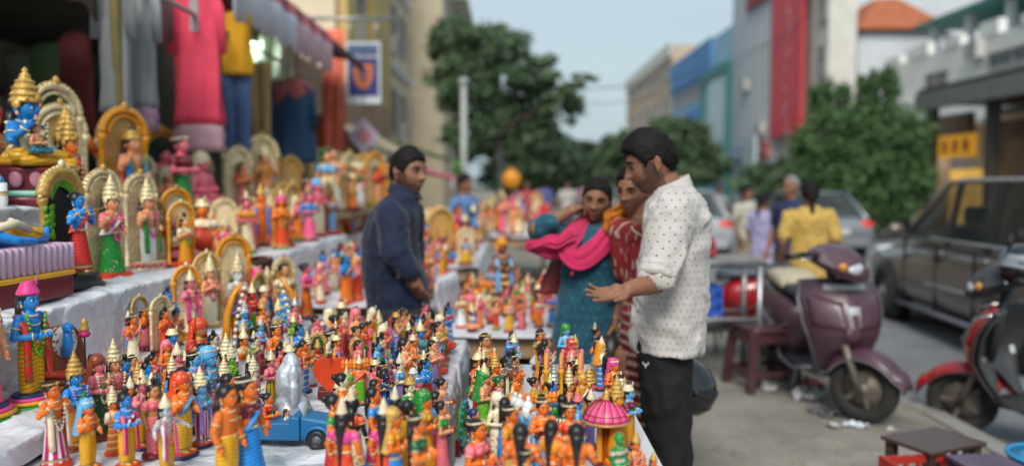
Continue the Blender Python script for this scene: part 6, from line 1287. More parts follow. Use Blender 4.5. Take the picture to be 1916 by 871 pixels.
garment('kurta', 'long coral pink kurta with pale hem band hung above idols', 367, -30, 283, 72, 94, 5.55, g('coral', (.78, .075, .13)), g('palepink', (.55, .33, .38)), sleeve=.42, neckp=g('greyneck', (.4, .36, .38)))
garment('top', 'mustard yellow top hung above blue jeans', 442, 22, 142, 50, 52, 6.15, g('mustard', (.62, .32, .02))); garment('jeans', 'blue jeans hung below the mustard top', 442, 138, 288, 54, 44, 6.17, g('denim', (.09, .16, .32)), legs=True)
garment('trousers', 'tan trousers hung beside the blue jeans', 487, 118, 284, 38, 34, 6.6, g('tan', (.3, .19, .09)), legs=True); garment('sweatshirt', 'dark blue sweatshirt with dusty red yoke hung under the striped awning', 543, 150, 305, 76, 84, 7.6, g('darkblue', (.025, .06, .12)), sleeve=.6, yoke=g('dustyred', (.36, .11, .1)))
garment('shorts', 'bright red shorts hung below the dark blue sweatshirt', 527, 303, 358, 42, 44, 7.5, g('red', (.7, .05, .03)), legs=True)
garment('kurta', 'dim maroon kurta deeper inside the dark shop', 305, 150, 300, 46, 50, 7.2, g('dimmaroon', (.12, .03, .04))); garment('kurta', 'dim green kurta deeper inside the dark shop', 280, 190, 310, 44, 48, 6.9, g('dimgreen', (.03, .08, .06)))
rl = thing('hanging_rail', 'long steel rail along the shop front carrying the garments', 'rail', (-2.1, 6, 2.6)); mb = MB(); mb.tube([(-.05, -2.2, .05), (-.02, 2.4, .02)], .016, 10); mb.build('rod', m_steel, rl)
pl_ = thing('wooden_pole', 'upright olive wooden pole beside the grey kurtas', 'pole', (J(224, 345, 4.5).x, 4.5, 0)); mb = MB(); mb.tube([(0, 0, 0), (.01, 0, 1.4), (0, 0, 2.6)], [.03, .028, .026], 10); mb.build('shaft', M('olive_wood', (.16, .12, .03), .7, var=.2), pl_)
# ================================================================== dolls on the stands
def at(px, ytop, h, z=.853): p = W(px, ytop, z + h); return Vector((p.x, p.y, z))
Z0 = .853
occ = []
def D(label, px, ytop, h, z=Z0, r=.035, **k):
    p = at(px, ytop, h, z); occ.append((p.x, p.y, r)); return doll(label, p, h, **k)
def DX(label, x, y, z, h, r=.04, **k):
    occ.append((x, y, r)); return doll(label, (x, y, z), h, **k)
BT = ('navy', 'vermilion'); VT = ('vermilion', 'vermilion'); Z1, Z2, Z3 = .922, 1.147, 1.42
KT = 1.115                                   # the stepped stand's layout was taken at 1/KT of its true distance
def TP(x, y, z=None): return Vector((x * KT, y * KT, 0)) if z is None else Vector((x * KT, y * KT, z))
# --- the big couple and the peacock seat on the lowest step
DX('tall pink sari goddess doll at the left edge, arms at her sides', -1.299, 1.940, Z1, 0.351, .08, face=75, skin='peach', lower='sari', low='s:rose:pink', upper='blouse', up='rose', up2=('sash', 's:pink:cream'), hair='long', crown='band', base='tiers', bases=('green', 'yellow', 'pink', 'navy'), pose='down', garland='cream')
DX('large blue flute god doll in yellow dhoti with pink turban', -1.262, 2.085, Z1, 0.334, .08, face=75, skin='blue', lower='dhoti', low='f:yellow', upper='shawl', up='d:red:green', hair='long', crown='turban', crownc='pink', base='tiers', bases=('green', 'yellow', 'pink', 'navy'), pose='hold', garland='lime')
DX('seated orange doll cut by the left edge below the sari goddess', -1.137, 1.583, Z1, 0.167, .05, face=70, skin='orange', lower='sit', low='s:vermilion:orange', pose='hold', hair='bun', base='tiers', bases=('maroon', 'yellow'))
# --- lower left crowd
D('tall gold crowned blue god doll in orange cloak, front left corner', 140, 655, .245, face=70, skin='blue', low='f:amber', upper='cloak', up='vermilion', up2=('sash', 'green'), crown='tall', crownc='gold', pose='hold', bases=('brown', 'brown'), garland='lilac')
D('four faced peach god doll with broad gold crown', 214, 632, .25, face=60, skin='peach', lower='sari', low='s:purple:lilac', upper='sleeves', up='rose', crown='tall', crownc='palegold', pose='bless', bases=('brown', 'brown'), hold=None, garland='cream')
D('pink bodied boar faced doll with brown hood', 180, 664, .215, face=75, skin='rose', lower='dhoti', low='dkgreen', upper='veil', up='brown', up2=('sash', 'green'), hair='bun', pose='hold', bases=('brown', 'brown'), garland='cream')
D('blue flute doll with black mane and pink striped shawl', 234, 722, .19, face=72, skin='blue', low='f:yellow', upper='shawl', up='s:magenta:rose', hair='topknot', pose='hold', bases=VT, up2=('sash', 's:magenta:white'))
D('red faced lion doll with pale crown leaning on a mace', 262, 688, .2, face=70, skin='rose', low='f:yellow', upper='cloak', up='red', crown='cone', pose='bless', bases=BT, hold='staff', garland='sky')
D('grey faced doll with white crown and arms spread wide', 309, 733, .185, face=68, skin='silver', low='f:yellow', upper='shawl', up='s:pink:white', crown='cone', crownc='cream', pose='wide', bases=VT, garland='rose')
D('orange hooded doll in yellow dhoti with raised hand', 340, 698, .2, face=75, skin='orange', low='f:yellow', upper='veil', up='vermilion', up2=('sash', 'sky'), hair=None, pose='bless', bases=BT)
D('horse faced pale blue doll with gold cone crown', 376, 684, .2, face=72, skin='sky', low='s:magenta:white', upper='sash', up='green', crown='tall', crownc='palegold', pose='namaste', bases=BT, up2=('shawl', 'lilac'))
D('blue doll with pale gold crown behind the horse faced doll', 322, 662, .185, face=70, skin='blue', low='f:amber', upper='sash', up='rose', crown='tall', pose='hold', bases=BT)
D('blue god doll with black hair and green band, behind the lion', 276, 668, .18, face=80, skin='blue', low='navy', upper='sash', up='red', hair='topknot', pose='flute', bases=BT, hold='flute')
D('small gold crowned boy doll with blue cloth, beside the saint', 345, 655, .16, face=70, skin='orange', low='f:blue', upper='shawl', up='purple', crown='cone', pose='hold', bases=BT)
D('lilac skinned doll with gold crown behind the couple in dhoti and sari', 416, 666, .185, face=70, skin='lilac', low='b:navy:sky:lilac', upper='sash', up='sky', crown='tall', pose='namaste', bases=('vermilion', 'vermilion'), garland='blue')
D('bare chested man doll with black hair and yellow dhoti', 420, 716, .235, face=72, skin='orange', low='f:yellow', upper=None, hair='long', pose='down', base='disc', bases=('maroon', 'maroon'), up2=None, r=.05)
D('woman doll in blue sari and maroon blouse beside the dhoti man', 466, 703, .235, face=72, skin='orange', lower='sari', low='f:blue:sky', upper='blouse', up='maroon', up2=('sash', 'blue'), hair='long', crown='band', crownc='cream', pose='down', bases=('maroon', 'maroon'), r=.05)
D('green parrot bearing doll with white crown and black cape', 432, 640, .185, face=70, skin='lime', low='green', upper='sash', up='lime', crown='tall', crownc='cream', pose='bless', bases=BT)
D('black bodied doll with cream headdress behind the woman in blue sari', 470, 660, .17, face=75, skin='grey', low='f:purple', upper='sash', up='red', crown='jug', crownc='cream', pose='hold', bases=BT)
D('doll in amber skirt and green sash behind the silver rock', 505, 652, .17, face=70, skin='rose', lower='sari', low='s:amber:green', upper='blouse', up='rose', crown='cone', pose='hold', bases=BT)
# saint
D('seated saint doll wrapped in a red hooded robe with staff', 372, 597, .2, face=65, skin='tan', lower='sit', low='f:red:brown', upper='veil', up='vermilion', up2=('sleeves', 'red'), hair=None, pose='bless', jewel=None, bases=('brown', 'brown'), hold='staff', r=.06)
# peacock seat, ornament on a pole
pk = thing('peacock_seat', 'brown shell backed peacock ornament with white spotted breast', 'ornament', TP(-1.14, 2.02, Z1), radians(40), .9); mb = MB()
mb.loft([(0, .02, 0, .07, .06), (0, .03, .05, .075, .06), (0, .04, .12, .07, .045), (0, .03, .17, .055, .03), (0, .0, .2, .03, .02)], 18); mb.build('shell_back', paint('brown'), pk)
mb = MB(); mb.ball((0, -.03, .155), (.035, .03, .05)); mb.build('breast', M('spotted', (.7, .68, .66), .4), pk)
nt = _MATS['spotted'].node_tree; x, y, z, v = coords(nt); vo = nt.nodes.new('ShaderNodeTexVoronoi'); vo.inputs['Scale'].default_value = 75; nt.links.new(v, vo.inputs['Vector']); mixin(_MATS['spotted'], nmath(nt, 'LESS_THAN', vo.outputs['Distance'], .33), (.12, .02, .02))
mb = MB(); mb.tube([(0, -.05, .12), (0, -.075, .16), (0, -.07, .2)], [.018, .014, .012], 10); mb.ball((0, -.078, .205), .016); mb.caps((0, -.09, .204), (0, -.11, .198), .005, .002, 6); mb.build('neck', paint('blue'), pk)
for k in range(3): mb = MB(); mb.lathe([(.075 - .004 * k, .022 * k), (.08 - .004 * k, .022 * k + .01), (.075 - .004 * k, .022 * k + .02)], 20, sy=.8); mb.build('base', paint(('yellow', 'brown', 'vermilion')[k]), pk)
po = thing('finial_pole', 'thin black pole topped by gold and pink finial', 'ornament', at(157, 594, .27, Z0)); mb = MB(); mb.tube([(0, 0, 0), (0, 0, .22)], .0025, 6); mb.build('pole', m_black, po)
mb = MB(); mb.lathe([(.012, .215), (.017, .222), (.012, .232)], 12); mb.build('collar', paint('magenta'), po); mb = MB(); mb.lathe([(.011, .232), (.014, .24), (.008, .248), (.011, .256), (.006, .264), (.001, .272)], 12); mb.build('finial', paint('gold'), po)
mb = MB(); mb.lathe([(.03, 0), (.032, .01), (.008, .014)], 14); mb.build('foot', paint('yellow'), po)
dr = thing('striped_drum', 'small drum striped blue white and red between the dolls', 'drum', at(305, 672, .1)); mb = MB()
for k in range(5): mb = MB(); mb.tube([((k - 2.5) * .016, 0, .06), ((k - 1.5) * .016, 0, .06)], .035, 18); mb.build('band', paint(('blue', 'white', 'lilac', 'red', 'white')[k]), dr)
mb = MB(); mb.box((0, 0, .012), (.06, .05, .024)); mb.build('stand', paint('green'), dr)
# --- middle of the left table: jeep, rock, heart
jp = thing('toy_jeep', 'blue painted clay toy jeep with open seats', 'toy car', at(528, 772, .078), radians(-4), 1.12); jm = paint('teal'); jm2 = M('jeep_blue', PC['teal'] and '#17689b', .4, var=.12, scale=10, dirt=.15)
mb = MB(); mb.prism([(-.115, .018), (.05, .018), (.05, .07), (.03, .072), (.025, .058), (-.115, .058)], -.035, .035); mb.build('tub', jm2, jp, bevel=.004)
mb = MB(); mb.prism([(.05, .018), (.125, .018), (.128, .045), (.12, .062), (.05, .072)], -.032, .032); mb.build('bonnet', jm2, jp, bevel=.006)
mb = MB(); mb.box((0.129, 0, .04), (.006, .05, .028)); mb.build('grille', paint('navy'), jp)
for x0 in (-.075, .09):
    for s in (-1, 1):
        wh = bpy.data.objects.new('wheel', None); COL.objects.link(wh); wh.parent = jp; wh.location = (x0, s * .036, .022)
        mb = MB(); mb.ring((0, 0, 0), .016, .0075, 20, 8, Rm=Matrix.Rotation(pi / 2, 4, 'X')); mb.build('tyre', m_black, wh); mb = MB(); mb.tube([(0, -.005, 0), (0, .005, 0)], .012, 14); mb.ball((0, s * .005, 0), .005, 8, 6); mb.build('rim', paint('grey'), wh)
        mb = MB(); mb.tube([(x0 + .028 * cos(a), s * .036, .022 + .028 * sin(a)) for a in [pi * k / 10 for k in range(11)]], .005, 6); mb.build('mudguard', jm2, jp)
mb = MB(); mb.grid(lambda u, v: (.048 + .012 * (1 - v), (u - .5) * .06, .07 + .028 * v), 2, 2); mb.build('windscreen', M('toy_glass', (.4, .5, .55), .15), jp, solid=.002)
jl = Vector(jp.location)
doll('red dressed passenger doll riding in the toy jeep', jl + Vector((-.035, 0, .035)), .095, face=80, skin='orange', lower='sit', low='vermilion', upper='blouse', up='red', up2=('sash', 'green'), hair='bun', pose='hold', base=None, lod=1)
doll('white shirted driver doll in the toy jeep', jl + Vector((.012, 0, .03)), .06, face=85, skin='peach', lower='sit', low='brown', upper='sleeves', up='white', hair='long', pose='hold', base=None, lod=1, jewel=None)
rk = MB()
for c, r in (((0, 0, .05), (.042, .04, .06)), ((-.005, .005, .12), (.033, .03, .055)), ((0, .005, .165), (.02, .02, .03)), ((.012, -.02, .09), (.015, .018, .05)), ((.0, -.02, .03), (.03, .03, .035)), ((.012, -.018, .14), (.011, .012, .03))): rk.ball(c, r, 16, 10)
rkm = remeshed(rk, .004, 2); co = getco(rkm); setco(rkm, (co + getno(rkm) * (.003 * fbm(co * 45, 3))[:, None]) * 1.12)
p = at(543, 660, .215); occ.append((p.x, p.y, .06)); tag(put('silver_rock', rkm, paint('silver'), None, p), 'silver painted craggy rock ornament behind the toy jeep', 'ornament')
hp = thing('heart_panel', 'large orange heart shaped back panel among the dolls', 'ornament', at(620, 650, .155), radians(10), 1.2); occ.append((hp.location.x, hp.location.y, .06)); occ.append((hp.location.x + .03, hp.location.y - .09, .05)); occ.append((hp.location.x + .02, hp.location.y - .17, .04))
hpts = [(.0028 * 16 * sin(t) ** 3, .062 + .0036 * (13 * cos(t) - 5 * cos(2 * t) - 2 * cos(3 * t) - cos(4 * t))) for t in [2 * pi * k / 40 for k in range(40)]]
mb = MB(); mb.prism(hpts, -.01, .01); mb.build('panel', paint('vermilion'), hp, bevel=.005); mb = MB(); mb.box((0, .012, .012), (.07, .05, .024)); mb.build('foot', paint('maroon'), hp, bevel=.003)
D('red faced seated god doll under a green and gold halo', 594, 620, .15, face=15, skin='red', lower='sit', low='f:vermilion', upper='sash', up='gold', crown='cone', crownc='gold', pose='bless', bases=('maroon', 'gold'), arch=(.3, .84, 'gold', 'palegold'), backp='dkgreen', base='lotus')
D('white faced elephant god doll in orange dhoti', 632, 705, .12, face=40, skin='cream', lower='sit', low='f:orange', upper='sash', up='green', crown='cone', pose='bless', bases=('green', 'orange'))
D('row headed demon king doll with orange heads and gold points', 672, 662, .15, face=15, skin='orange', low='f:lime', upper='sash', up='rose', crown='cone', pose='wide', bases=BT, hold='heads', lod=1)
# ten avatars arch group
ag = at(487, 566, .3); ag.y = 2.78; ag.x = -.86
gr = thing('arch_shrine', 'amber pillared arch shrine enclosing the crowd of avatar dolls', 'shrine', ag, radians(35)); occ.append((ag.x, ag.y, .12))
for s in (-1, 1): mb = MB(); mb.loft([(s * .125, .03, 0, .016, .022), (s * .128, .03, .1, .015, .02), (s * .122, .03, .2, .013, .018), (s * .1, .03, .27, .011, .014), (s * .07, .03, .31, .006, .008)], 10); mb.build('pillar', paint('amber'), gr)
for s in (-1, 1):
    mb = MB()
    for k in range(12): t = k / 11; mb.ball((s * (.105 - .04 * t * t), .018, .03 + .26 * t), .0085, 7, 5)
    mb.build('beads', paint('cream'), gr)
mb = MB(); mb.box((0, 0, .015), (.29, .13, .03)); mb.build('plinth', paint('maroon'), gr, bevel=.004)
avc = [('blue', 'f:amber'), ('sky', 'f:red'), ('grey', 'navy'), ('lime', 'f:red'), ('blue', 'f:yellow'), ('orange', 'f:green'), ('sky', 'navy'), ('rose', 'f:blue'), ('lilac', 'f:amber'), ('red', 'f:lime')]
for k in range(10):
    r, c = divmod(k, 4); lx, ly = (c - 1.5) * .058 + .02 * (r % 2), -.03 + .04 * r; R = Matrix.Rotation(radians(35), 3, 'Z') @ Vector((lx, ly, 0)); s, l = avc[k]
    doll('%s avatar doll in %s, %s in %s rank inside the arch shrine' % (cname(s), plain(l), ('first', 'second', 'third', 'fourth')[c], ('front', 'middle', 'back')[r]), ag + R + Vector((0, 0, .031 + .035 * r)), .165 + .02 * r, face=50 + 10 * (k % 3), skin=s, low=l, upper=('sash', 'shawl')[k % 2], up=('green', 'rose', 'amber', 'cream')[k % 4], crown=('tall', 'cone')[k % 2], crownc=('palegold', 'silver', 'gold')[k % 3], pose=('bless', 'hold', 'namaste')[k % 3], base=None, lod=1, group='avatar dolls inside the arch shrine')
# --- centre front: women seen from behind with stacked ornaments, and their neighbours
for i, (px, yt, hh) in enumerate(((640, 741, .215), (718, 741, .215))):
    D('%s of two dolls seen from behind with green band, pink bodice and orange skirt' % ('left', 'right')[i], px, yt, hh, face=165, skin='orange', lower='sari', low='vermilion', upper='blouse', up='pink', up2=None, hair='braid', crown='jug', crownc='cream', pose='down', bases=('vermilion', 'maroon'), garland=None, lod=1)
    D('%s taller doll from behind with cream headdress, red bodice and leafy skirt' % ('left', 'right')[i], px + 22, yt - 22, .2, face=150, skin='black', lower='sari', low='d:palegold:green', upper='blouse', up='vermilion', hair='long', crown='jug', crownc='cream', pose='down', base='tiers', bases=('white', 'pink', 'blue', 'blue'), lod=1)
D('gold veiled orange faced woman doll with blue skirt', 740, 763, .19, face=80, skin='orange', lower='sari', low='b:blue:sky:yellow', upper='veil', up='gold', up2=('blouse', 'amber'), hair=None, pose='hold', bases=BT)
D('black haired orange seated woman doll in green blouse, front right of centre table', 785, 772, .2, face=85, skin='orange', lower='sari', low='orange', upper='blouse', up='dkgreen', hair='long', crown='band', pose='hold', bases=('maroon', 'maroon'), r=.05)
D('green veiled orange faced woman doll', 797, 730, .19, face=85, skin='orange', lower='sari', low='f:amber', upper='veil', up='green', up2=('blouse', 'yellow'), hair=None, pose='hold', bases=BT, hold='pot')
D('green bloused woman doll carrying a maroon pot', 826, 748, .165, face=85, skin='peach', lower='sari', low='rose', upper='blouse', up='green', hair='bun', pose='hold', hold='pot', bases=('maroon', 'maroon'))
D('blue bloused woman doll by the table edge', 818, 730, .16, face=85, skin='peach', lower='sari', low='f:rose', upper='blouse', up='blue', hair='bun', pose='hold', bases=('maroon', 'maroon'))
D('peach drummer doll with orange drum by the table edge', 826, 706, .15, face=80, skin='peach', lower='dhoti', low='navy', upper='sash', up='blue', hair='bun', pose='hold', hold='pot', bases=BT)
D('slim doll with blue blouse and striped magenta skirt', 700, 722, .19, face=90, skin='orange', lower='sari', low='f:magenta', upper='blouse', up='blue', hair='long', pose='down', bases=('maroon', 'maroon'))
D('slim doll in brown sari with yellow back panel', 768, 745, .18, face=120, skin='brown', lower='sari', low='b:maroon:rose:maroon', upper='cloak', up='yellow', hair='bun', pose='hold', bases=('dkgreen', 'dkgreen'))
D('dark haired doll in green blouse behind the orange skirted pair', 622, 735, .19, face=90, skin='orange', lower='sari', low='f:red', upper='blouse', up='green', hair='bun', pose='down', bases=('maroon', 'maroon'))
D('black flute player doll in blue cloth', 720, 690, .165, face=60, skin='navy', low='f:blue:sky', upper='shawl', up='blue', hair='curl', pose='flute', hold='flute', bases=BT)
D('red pillar backed doll with white cap', 773, 685, .15, face=60, skin='peach', lower='robe', low='red', upper='sleeves', up='red', hair=None, crown='turban', crownc='white', pose='hold', bases=('maroon', 'vermilion'))
# three tall dolls standing at the back edge
for px, yt, s, l, u, n in ((732, 592, 'orange', 'f:vermilion', 'vermilion', 'red'), (775, 592, 'peach', 'navy', 'blue', 'blue'), (822, 596, 'peach', 's:black:grey', 'rose', 'rose and black')):
    DX('tall %s clad dancing doll on a pedestal at the back of the table' % n, J(px, 600, 3.22).x, 3.2, Z0 + .075, J(px, yt, 3.2).z - Z0 - .075, .04, face=40, skin=s, low=l, upper='blouse', up=u, hair='bun', crown='band', pose='bless', bases=('green', 'gold'), base='lotus')
    mb = MB(); mb.lathe([(.03, 0), (.034, .01), (.026, .03), (.03, .06), (.034, .074)], 16); tag(mb.build('pedestal', paint('grey'), None, (J(px, 600, 3.22).x, 3.2, Z0)), 'round grey pedestal under the %s clad dancing doll' % n, 'pedestal')
D('pink robed tall doll blurred at the back left of the centre table', 668, 578, .2, face=60, skin='peach', lower='robe', low='rose', upper='veil', up='rose', hair=None, pose='hold', bases=('maroon', 'maroon'))
# --- right table
gs = thing('oval_shield', 'tall dark green oval panel on a maroon frame at table edge', 'ornament', at(866, 757, .115), radians(80)); occ.append((gs.location.x, gs.location.y, .03))
mb = MB(); mb.ball((0, 0, .065), (.042, .008, .06), 26, 14); mb.build('oval', paint('green'), gs)
mb = MB()
for k in range(18): a = 2 * pi * k / 18; mb.ball((.04 * cos(a), -.006, .065 + .058 * sin(a)), (.006, .005, .006), 6, 5)
mb.build('beads', paint('teal'), gs); mb = MB(); mb.box((0, .004, .02), (.075, .012, .04)); mb.build('frame', paint('maroon'), gs)
D('seated pink and orange woman doll with black hair beside the oval panel', 893, 782, .15, face=60, skin='orange', lower='sit', low='d:rose:cream', upper='blouse', up='rose', hair='bun', crown='band', pose='hold', bases=('maroon', 'maroon'), r=.05)
D('doll in black cap before the speckled mound', 890, 762, .14, face=80, skin='tan', lower='robe', low='grey', upper='sleeves', up='d:rose:blue', hair='bun', hairc='navy', pose='hold', bases=BT)
D('speckled many coloured mound of tiny flowers in gold basket', 932, 735, .165, face=30, skin='cream', lower='robe', low='d:cream:red', upper='veil', up='d:cream:blue', hair=None, pose='hold', hold='pot', bases=('gold', 'gold'), jewel=None, lod=0, r=.05)
for i, (px, yt, sk, lw, up) in enumerate(((975, 788, 'orange', 's:orange:amber', 'orange'), (1032, 783, 'orange', 's:vermilion:amber', 'amber'), (1079, 790, 'orange', 's:amber:orange', 'orange'))):
    D('%s orange woman doll with long black braid seen from behind' % ('leftmost', 'middle', 'rightmost')[i], px, yt, .185, face=(170, 150, 175)[i], skin=sk, lower='sari', low=lw, upper='blouse', up=up, up2=None, hair='braid', pose=('hold', 'down', 'hold')[i], bases=('maroon', 'maroon'), lod=1)
for i, (px, yt, f) in enumerate(((957, 757, 60), (1016, 744, 20), (1066, 752, 10))):
    D('orange woman doll with %s, second row of narrow table' % ('green waist cloth', 'blue skirt', 'gold garland')[i], px, yt, .18, face=f, skin='orange', lower='sari', low=('f:gold', 's:blue:sky', 'f:vermilion')[i], upper='blouse', up=('amber', 'orange', 'vermilion')[i], up2=('sash', ('green', 'maroon', 'gold')[i]), hair='bun', crown='band', pose=('hold', 'namaste', 'hold')[i], bases=BT)
D('many headed demon doll with fan of gold points', 1013, 722, .15, face=5, skin='orange', low='f:amber', upper='sash', up='blue', crown='fan', crownc='gold', pose='wide', bases=BT, hold='heads', lod=1)
D('black haired doll leaning forward at the front of the narrow table', 985, 838, .14, face=100, skin='orange', lower='sari', low='f:vermilion', upper='blouse', up='green', hair='bun', crown='band', pose='hold', bases=BT)
for i, px in enumerate((963, 976, 989)): D('%s white bearded sage doll in pale blue robe' % ('left', 'middle', 'right')[i], px, 733 + 4 * i, .15, face=60 + 40 * i, skin='tan', lower='robe', low='s:sky:white', upper='sleeves', up='sky', hair='topknot', hairc='white', pose='hold', bases=BT, jewel=None)
D('blue clad doll with dark hair seen from behind', 945, 740, .16, face=170, skin='navy', lower='robe', low='blue', upper='sleeves', up='teal', hair='long', pose='down', bases=BT, lod=0)
D('green veiled tall doll at the back left of the narrow table', 905, 676, .19, face=80, skin='peach', lower='robe', low='lime', upper='veil', up='green', hair=None, crown='cone', pose='hold', bases=BT)
D('orange crowned couple doll at the back of the narrow table', 928, 656, .18, face=60, skin='orange', low='f:red', upper='sash', up='rose', crown='tall', crownc='gold', pose='bless', bases=BT)
D('black flute god doll at the back of the narrow table', 950, 655, .18, face=50, skin='grey', low='f:dkgreen', upper='shawl', up='cream', hair='topknot', pose='flute', hold='flute', bases=BT)
D('doll with green cap beside the couple doll', 935, 702, .15, face=75, skin='tan', low='f:brown', upper='sleeves', up='rose', hair='bun', hairc='dkgreen', pose='hold', bases=BT)
D('doll carrying a pale green dish on its shoulder', 966, 690, .16, face=70, skin='orange', low='f:vermilion', upper='sash', up='amber', hair='bun', hairc='brown', pose='up', bases=BT)
D('green shirted man doll with dark hair', 1000, 704, .14, face=80, skin='tan', low='white', upper='sleeves', up='lime', hair='bun', pose='hold', jewel=None, bases=BT)
for i, px in enumerate((1036, 1066, 1104)):
    D('%s seated god doll backed by a tall yellow arch' % ('left', 'middle', 'right')[i], px, 655, .2, face=(86, 82, 84)[i], skin=('orange', 'peach', 'rose')[i], lower='throne' if i == 1 else 'sit', low=('f:vermilion', 'f:navy', 'f:rose')[i], upper='sash', up=('brown', 'green', 'sky')[i], crown='tall', crownc=('silver', 'palegold', 'gold')[i], pose='bless', base='block', bases=('maroon', 'vermilion'), arch=(.34, .98, 'yellow', 'rose'), backp='amber', r=.05)
D('gold globe headed doll between the yellow arches', 1089, 697, .15, face=40, skin='amber', low='f:gold', upper='sash', up='cream', hair='curl', hairc='gold', pose='hold', bases=BT)
D('small black haired doll in green with white top', 1052, 735, .14, face=175, skin='black', lower='robe', low='s:white:grey', upper='sleeves', up='green', hair='long', pose='down', bases=BT, lod=0)
D('blue clad doll with pink cap left of the parasol', 1083, 735, .15, face=80, skin='blue', lower='robe', low='f:blue', upper='sleeves', up='sky', hair='bun', crown='turban', crownc='rose', pose='hold', bases=BT)
D('white capped doll behind the parasol', 1104, 725, .15, face=60, skin='peach', low='f:lilac', upper='sash', up='rose', hair='bun', crown='cone', crownc='cream', pose='hold', bases=BT)
D('tall amber tiered tower doll right of the parasol', 1156, 700, .21, face=60, skin='amber', lower='robe', low='f:amber:orange', upper='cloak', up='orange', crown='tall', crownc='gold', pose='namaste', base='tiers', bases=('green', 'vermilion', 'amber', 'amber'))
D('orange elephant god doll at the right corner of the narrow table', 1190, 803, .11, face=20, skin='orange', lower='throne', low='f:vermilion', upper='sash', up='rose', crown='cone', crownc='gold', pose='bless', base='lotus', bases=('sky', 'orange'), garland='cream')
D('small gold crowned doll at the far right corner', 1224, 842, .08, face=30, skin='orange', lower='sit', low='f:vermilion', crown='cone', crownc='gold', pose='hold', bases=BT)
D('green and white post like doll beside the parasol pillar', 1160, 806, .14, face=40, skin='green', lower='robe', low='b:green:white:rose', upper='sleeves', up='b:green:white:rose', hair=None, pose='down', bases=BT)
# parasol shrine
pp = thing('parasol_shrine', 'pink pleated parasol with gold finial on amber pillars', 'parasol', at(1135, 726, .175), radians(10), .86); occ.append((pp.location.x, pp.location.y, .06))
m_par = stripes('pink', 'rose', 16); mb = MB(); mb.lathe([(.062, .118), (.064, .123), (.058, .137), (.046, .153), (.03, .166), (.012, .173)], 64, mod=lambda a, z, t: 1 + .03 * abs(cos(16 * a)) * (1 - t)); mb.build('canopy', m_par, pp)
mb = MB()
for k in range(16): a = 2 * pi * k / 16; mb.tube([(r * 1.03 * cos(a), r * 1.03 * sin(a), z + .0012) for r, z in ((.062, .121), (.058, .137), (.046, .153), (.03, .166), (.012, .173))], .0014, 5)
for z, r in ((.126, .0645), (.139, .0585)): mb.ring((0, 0, z), r, .0013, 40, 5)
mb.build('rib', paint('maroon'), pp)
mb = MB(); mb.ring((0, 0, .1175), .063, .004, 40, 6); mb.build('fringe', paint('gold'), pp)
mb = MB(); mb.lathe([(.012, .172), (.014, .178), (.008, .183), (.011, .19), (.004, .197), (.001, .205)], 14); mb.build('finial', paint('gold'), pp)
for x0, c in ((-.018, 'amber'), (.0, 'brown'), (.018, 'yellow')): mb = MB(); mb.lathe([(.013, 0), (.013, .01), (.009, .015), (.009, .11), (.012, .118)], 12, (x0, .01 * (x0 == 0), 0)); mb.build('pillar', paint(c), pp)
mb = MB(); mb.box((0, 0, .004), (.08, .06, .008)); mb.build('plinth', paint('maroon'), pp)
# --- idols on the middle step
bd = thing('pink_couch', 'pink fluted couch with yellow band carrying a reclining idol', 'couch', TP(-1.36, 2.16, Z2), radians(84), KT); 
mb = MB(); mb.box((0, 0, .03), (.30, .17, .06)); mb.build('plinth', paint('maroon'), bd, bevel=.006); mb = MB(); mb.box((0, 0, .068), (.31, .18, .016)); mb.build('band', paint('yellow'), bd, bevel=.006)
fl = MB(); fl.tube([(0, 0, 0), (0, 0, .075)], .0125, 8); fl = fl.mesh('flute')
for k in range(13):
    for s in (-1, 1): put('flute', fl, M('couch_pink', (.62, .42, .55), .4), bd, (-.147 + .0245 * k, s * .075, .077))
for k in range(6):
    for s in (-1, 1): put('flute', fl, M('couch_pink', (.62, .42, .55), .4), bd, (s * .147, -.06 + .024 * k, .077))
mb = MB(); mb.box((0, 0, .115), (.3, .16, .07)); mb.build('mattress', M('couch_lilac', (.5, .36, .48), .4), bd, bevel=.008)
rc = MB(); rc.caps((-.1, .01, .185), (-.02, .01, .18), .034, .03); rc.caps((-.02, .01, .175), (.06, -.01, .17), .03, .024); rc.caps((.06, -.01, .17), (.13, -.01, .168), .022, .016); rc.ball((-.155, .01, .21), (.03, .03, .034)); rc.caps((-.1, -.03, .19), (-.06, -.075, .17), .016, .013); rc.caps((-.06, -.075, .17), (.0, -.08, .165), .013, .01); rc.caps((.135, -.01, .168), (.145, -.01, .19), .012, .009)
ri = thing('reclining_idol', 'blue reclining idol with gold crown lying on the pink couch', 'idol', bd.location, bd.rotation_euler.z, KT); put('body', remeshed(rc, .004, 3), paint('blue'), ri)
mb = MB(); mb.caps((-.02, .005, .186), (.06, -.008, .182), .032, .026); mb.caps((.06, -.01, .18), (.1, -.01, .178), .025, .02); mb.build('dhoti', folds('yellow'), ri); mb = MB(); mb.lathe([(.03, 0), (.026, .03), (.015, .06), (.001, .085)], 14, T=Matrix.Translation((-.17, .01, .225)) @ Matrix.Rotation(-.9, 4, 'Y')); mb.build('crown', paint('gold'), ri)
mb = MB(); mb.tube([(-.12, -.04, .2), (-.04, -.06, .215), (.02, -.05, .195), (-.03, -.03, .22)], .011, 8); mb.build('garland', paint('cream'), ri)
ar = thing('black_arch_shrine', 'tall gold arch shrine with green leaves on a black base', 'shrine', TP(-1.335, 2.44, Z2), radians(80), .418); occ.append((-1.35, 2.42, .1))
mb = MB(); mb.lathe([(.27, 0), (.28, .03), (.25, .05), (.23, .1), (.24, .115), (.2, .12)], 28, sy=.7); mb.build('base', paint('black'), ar)
arch_parts(ar, .4, .95, (paint('gold'), paint('palegold')), back=paint('black'), z0=.12, thick=.05)
mb = MB(); r2 = random.Random(4)
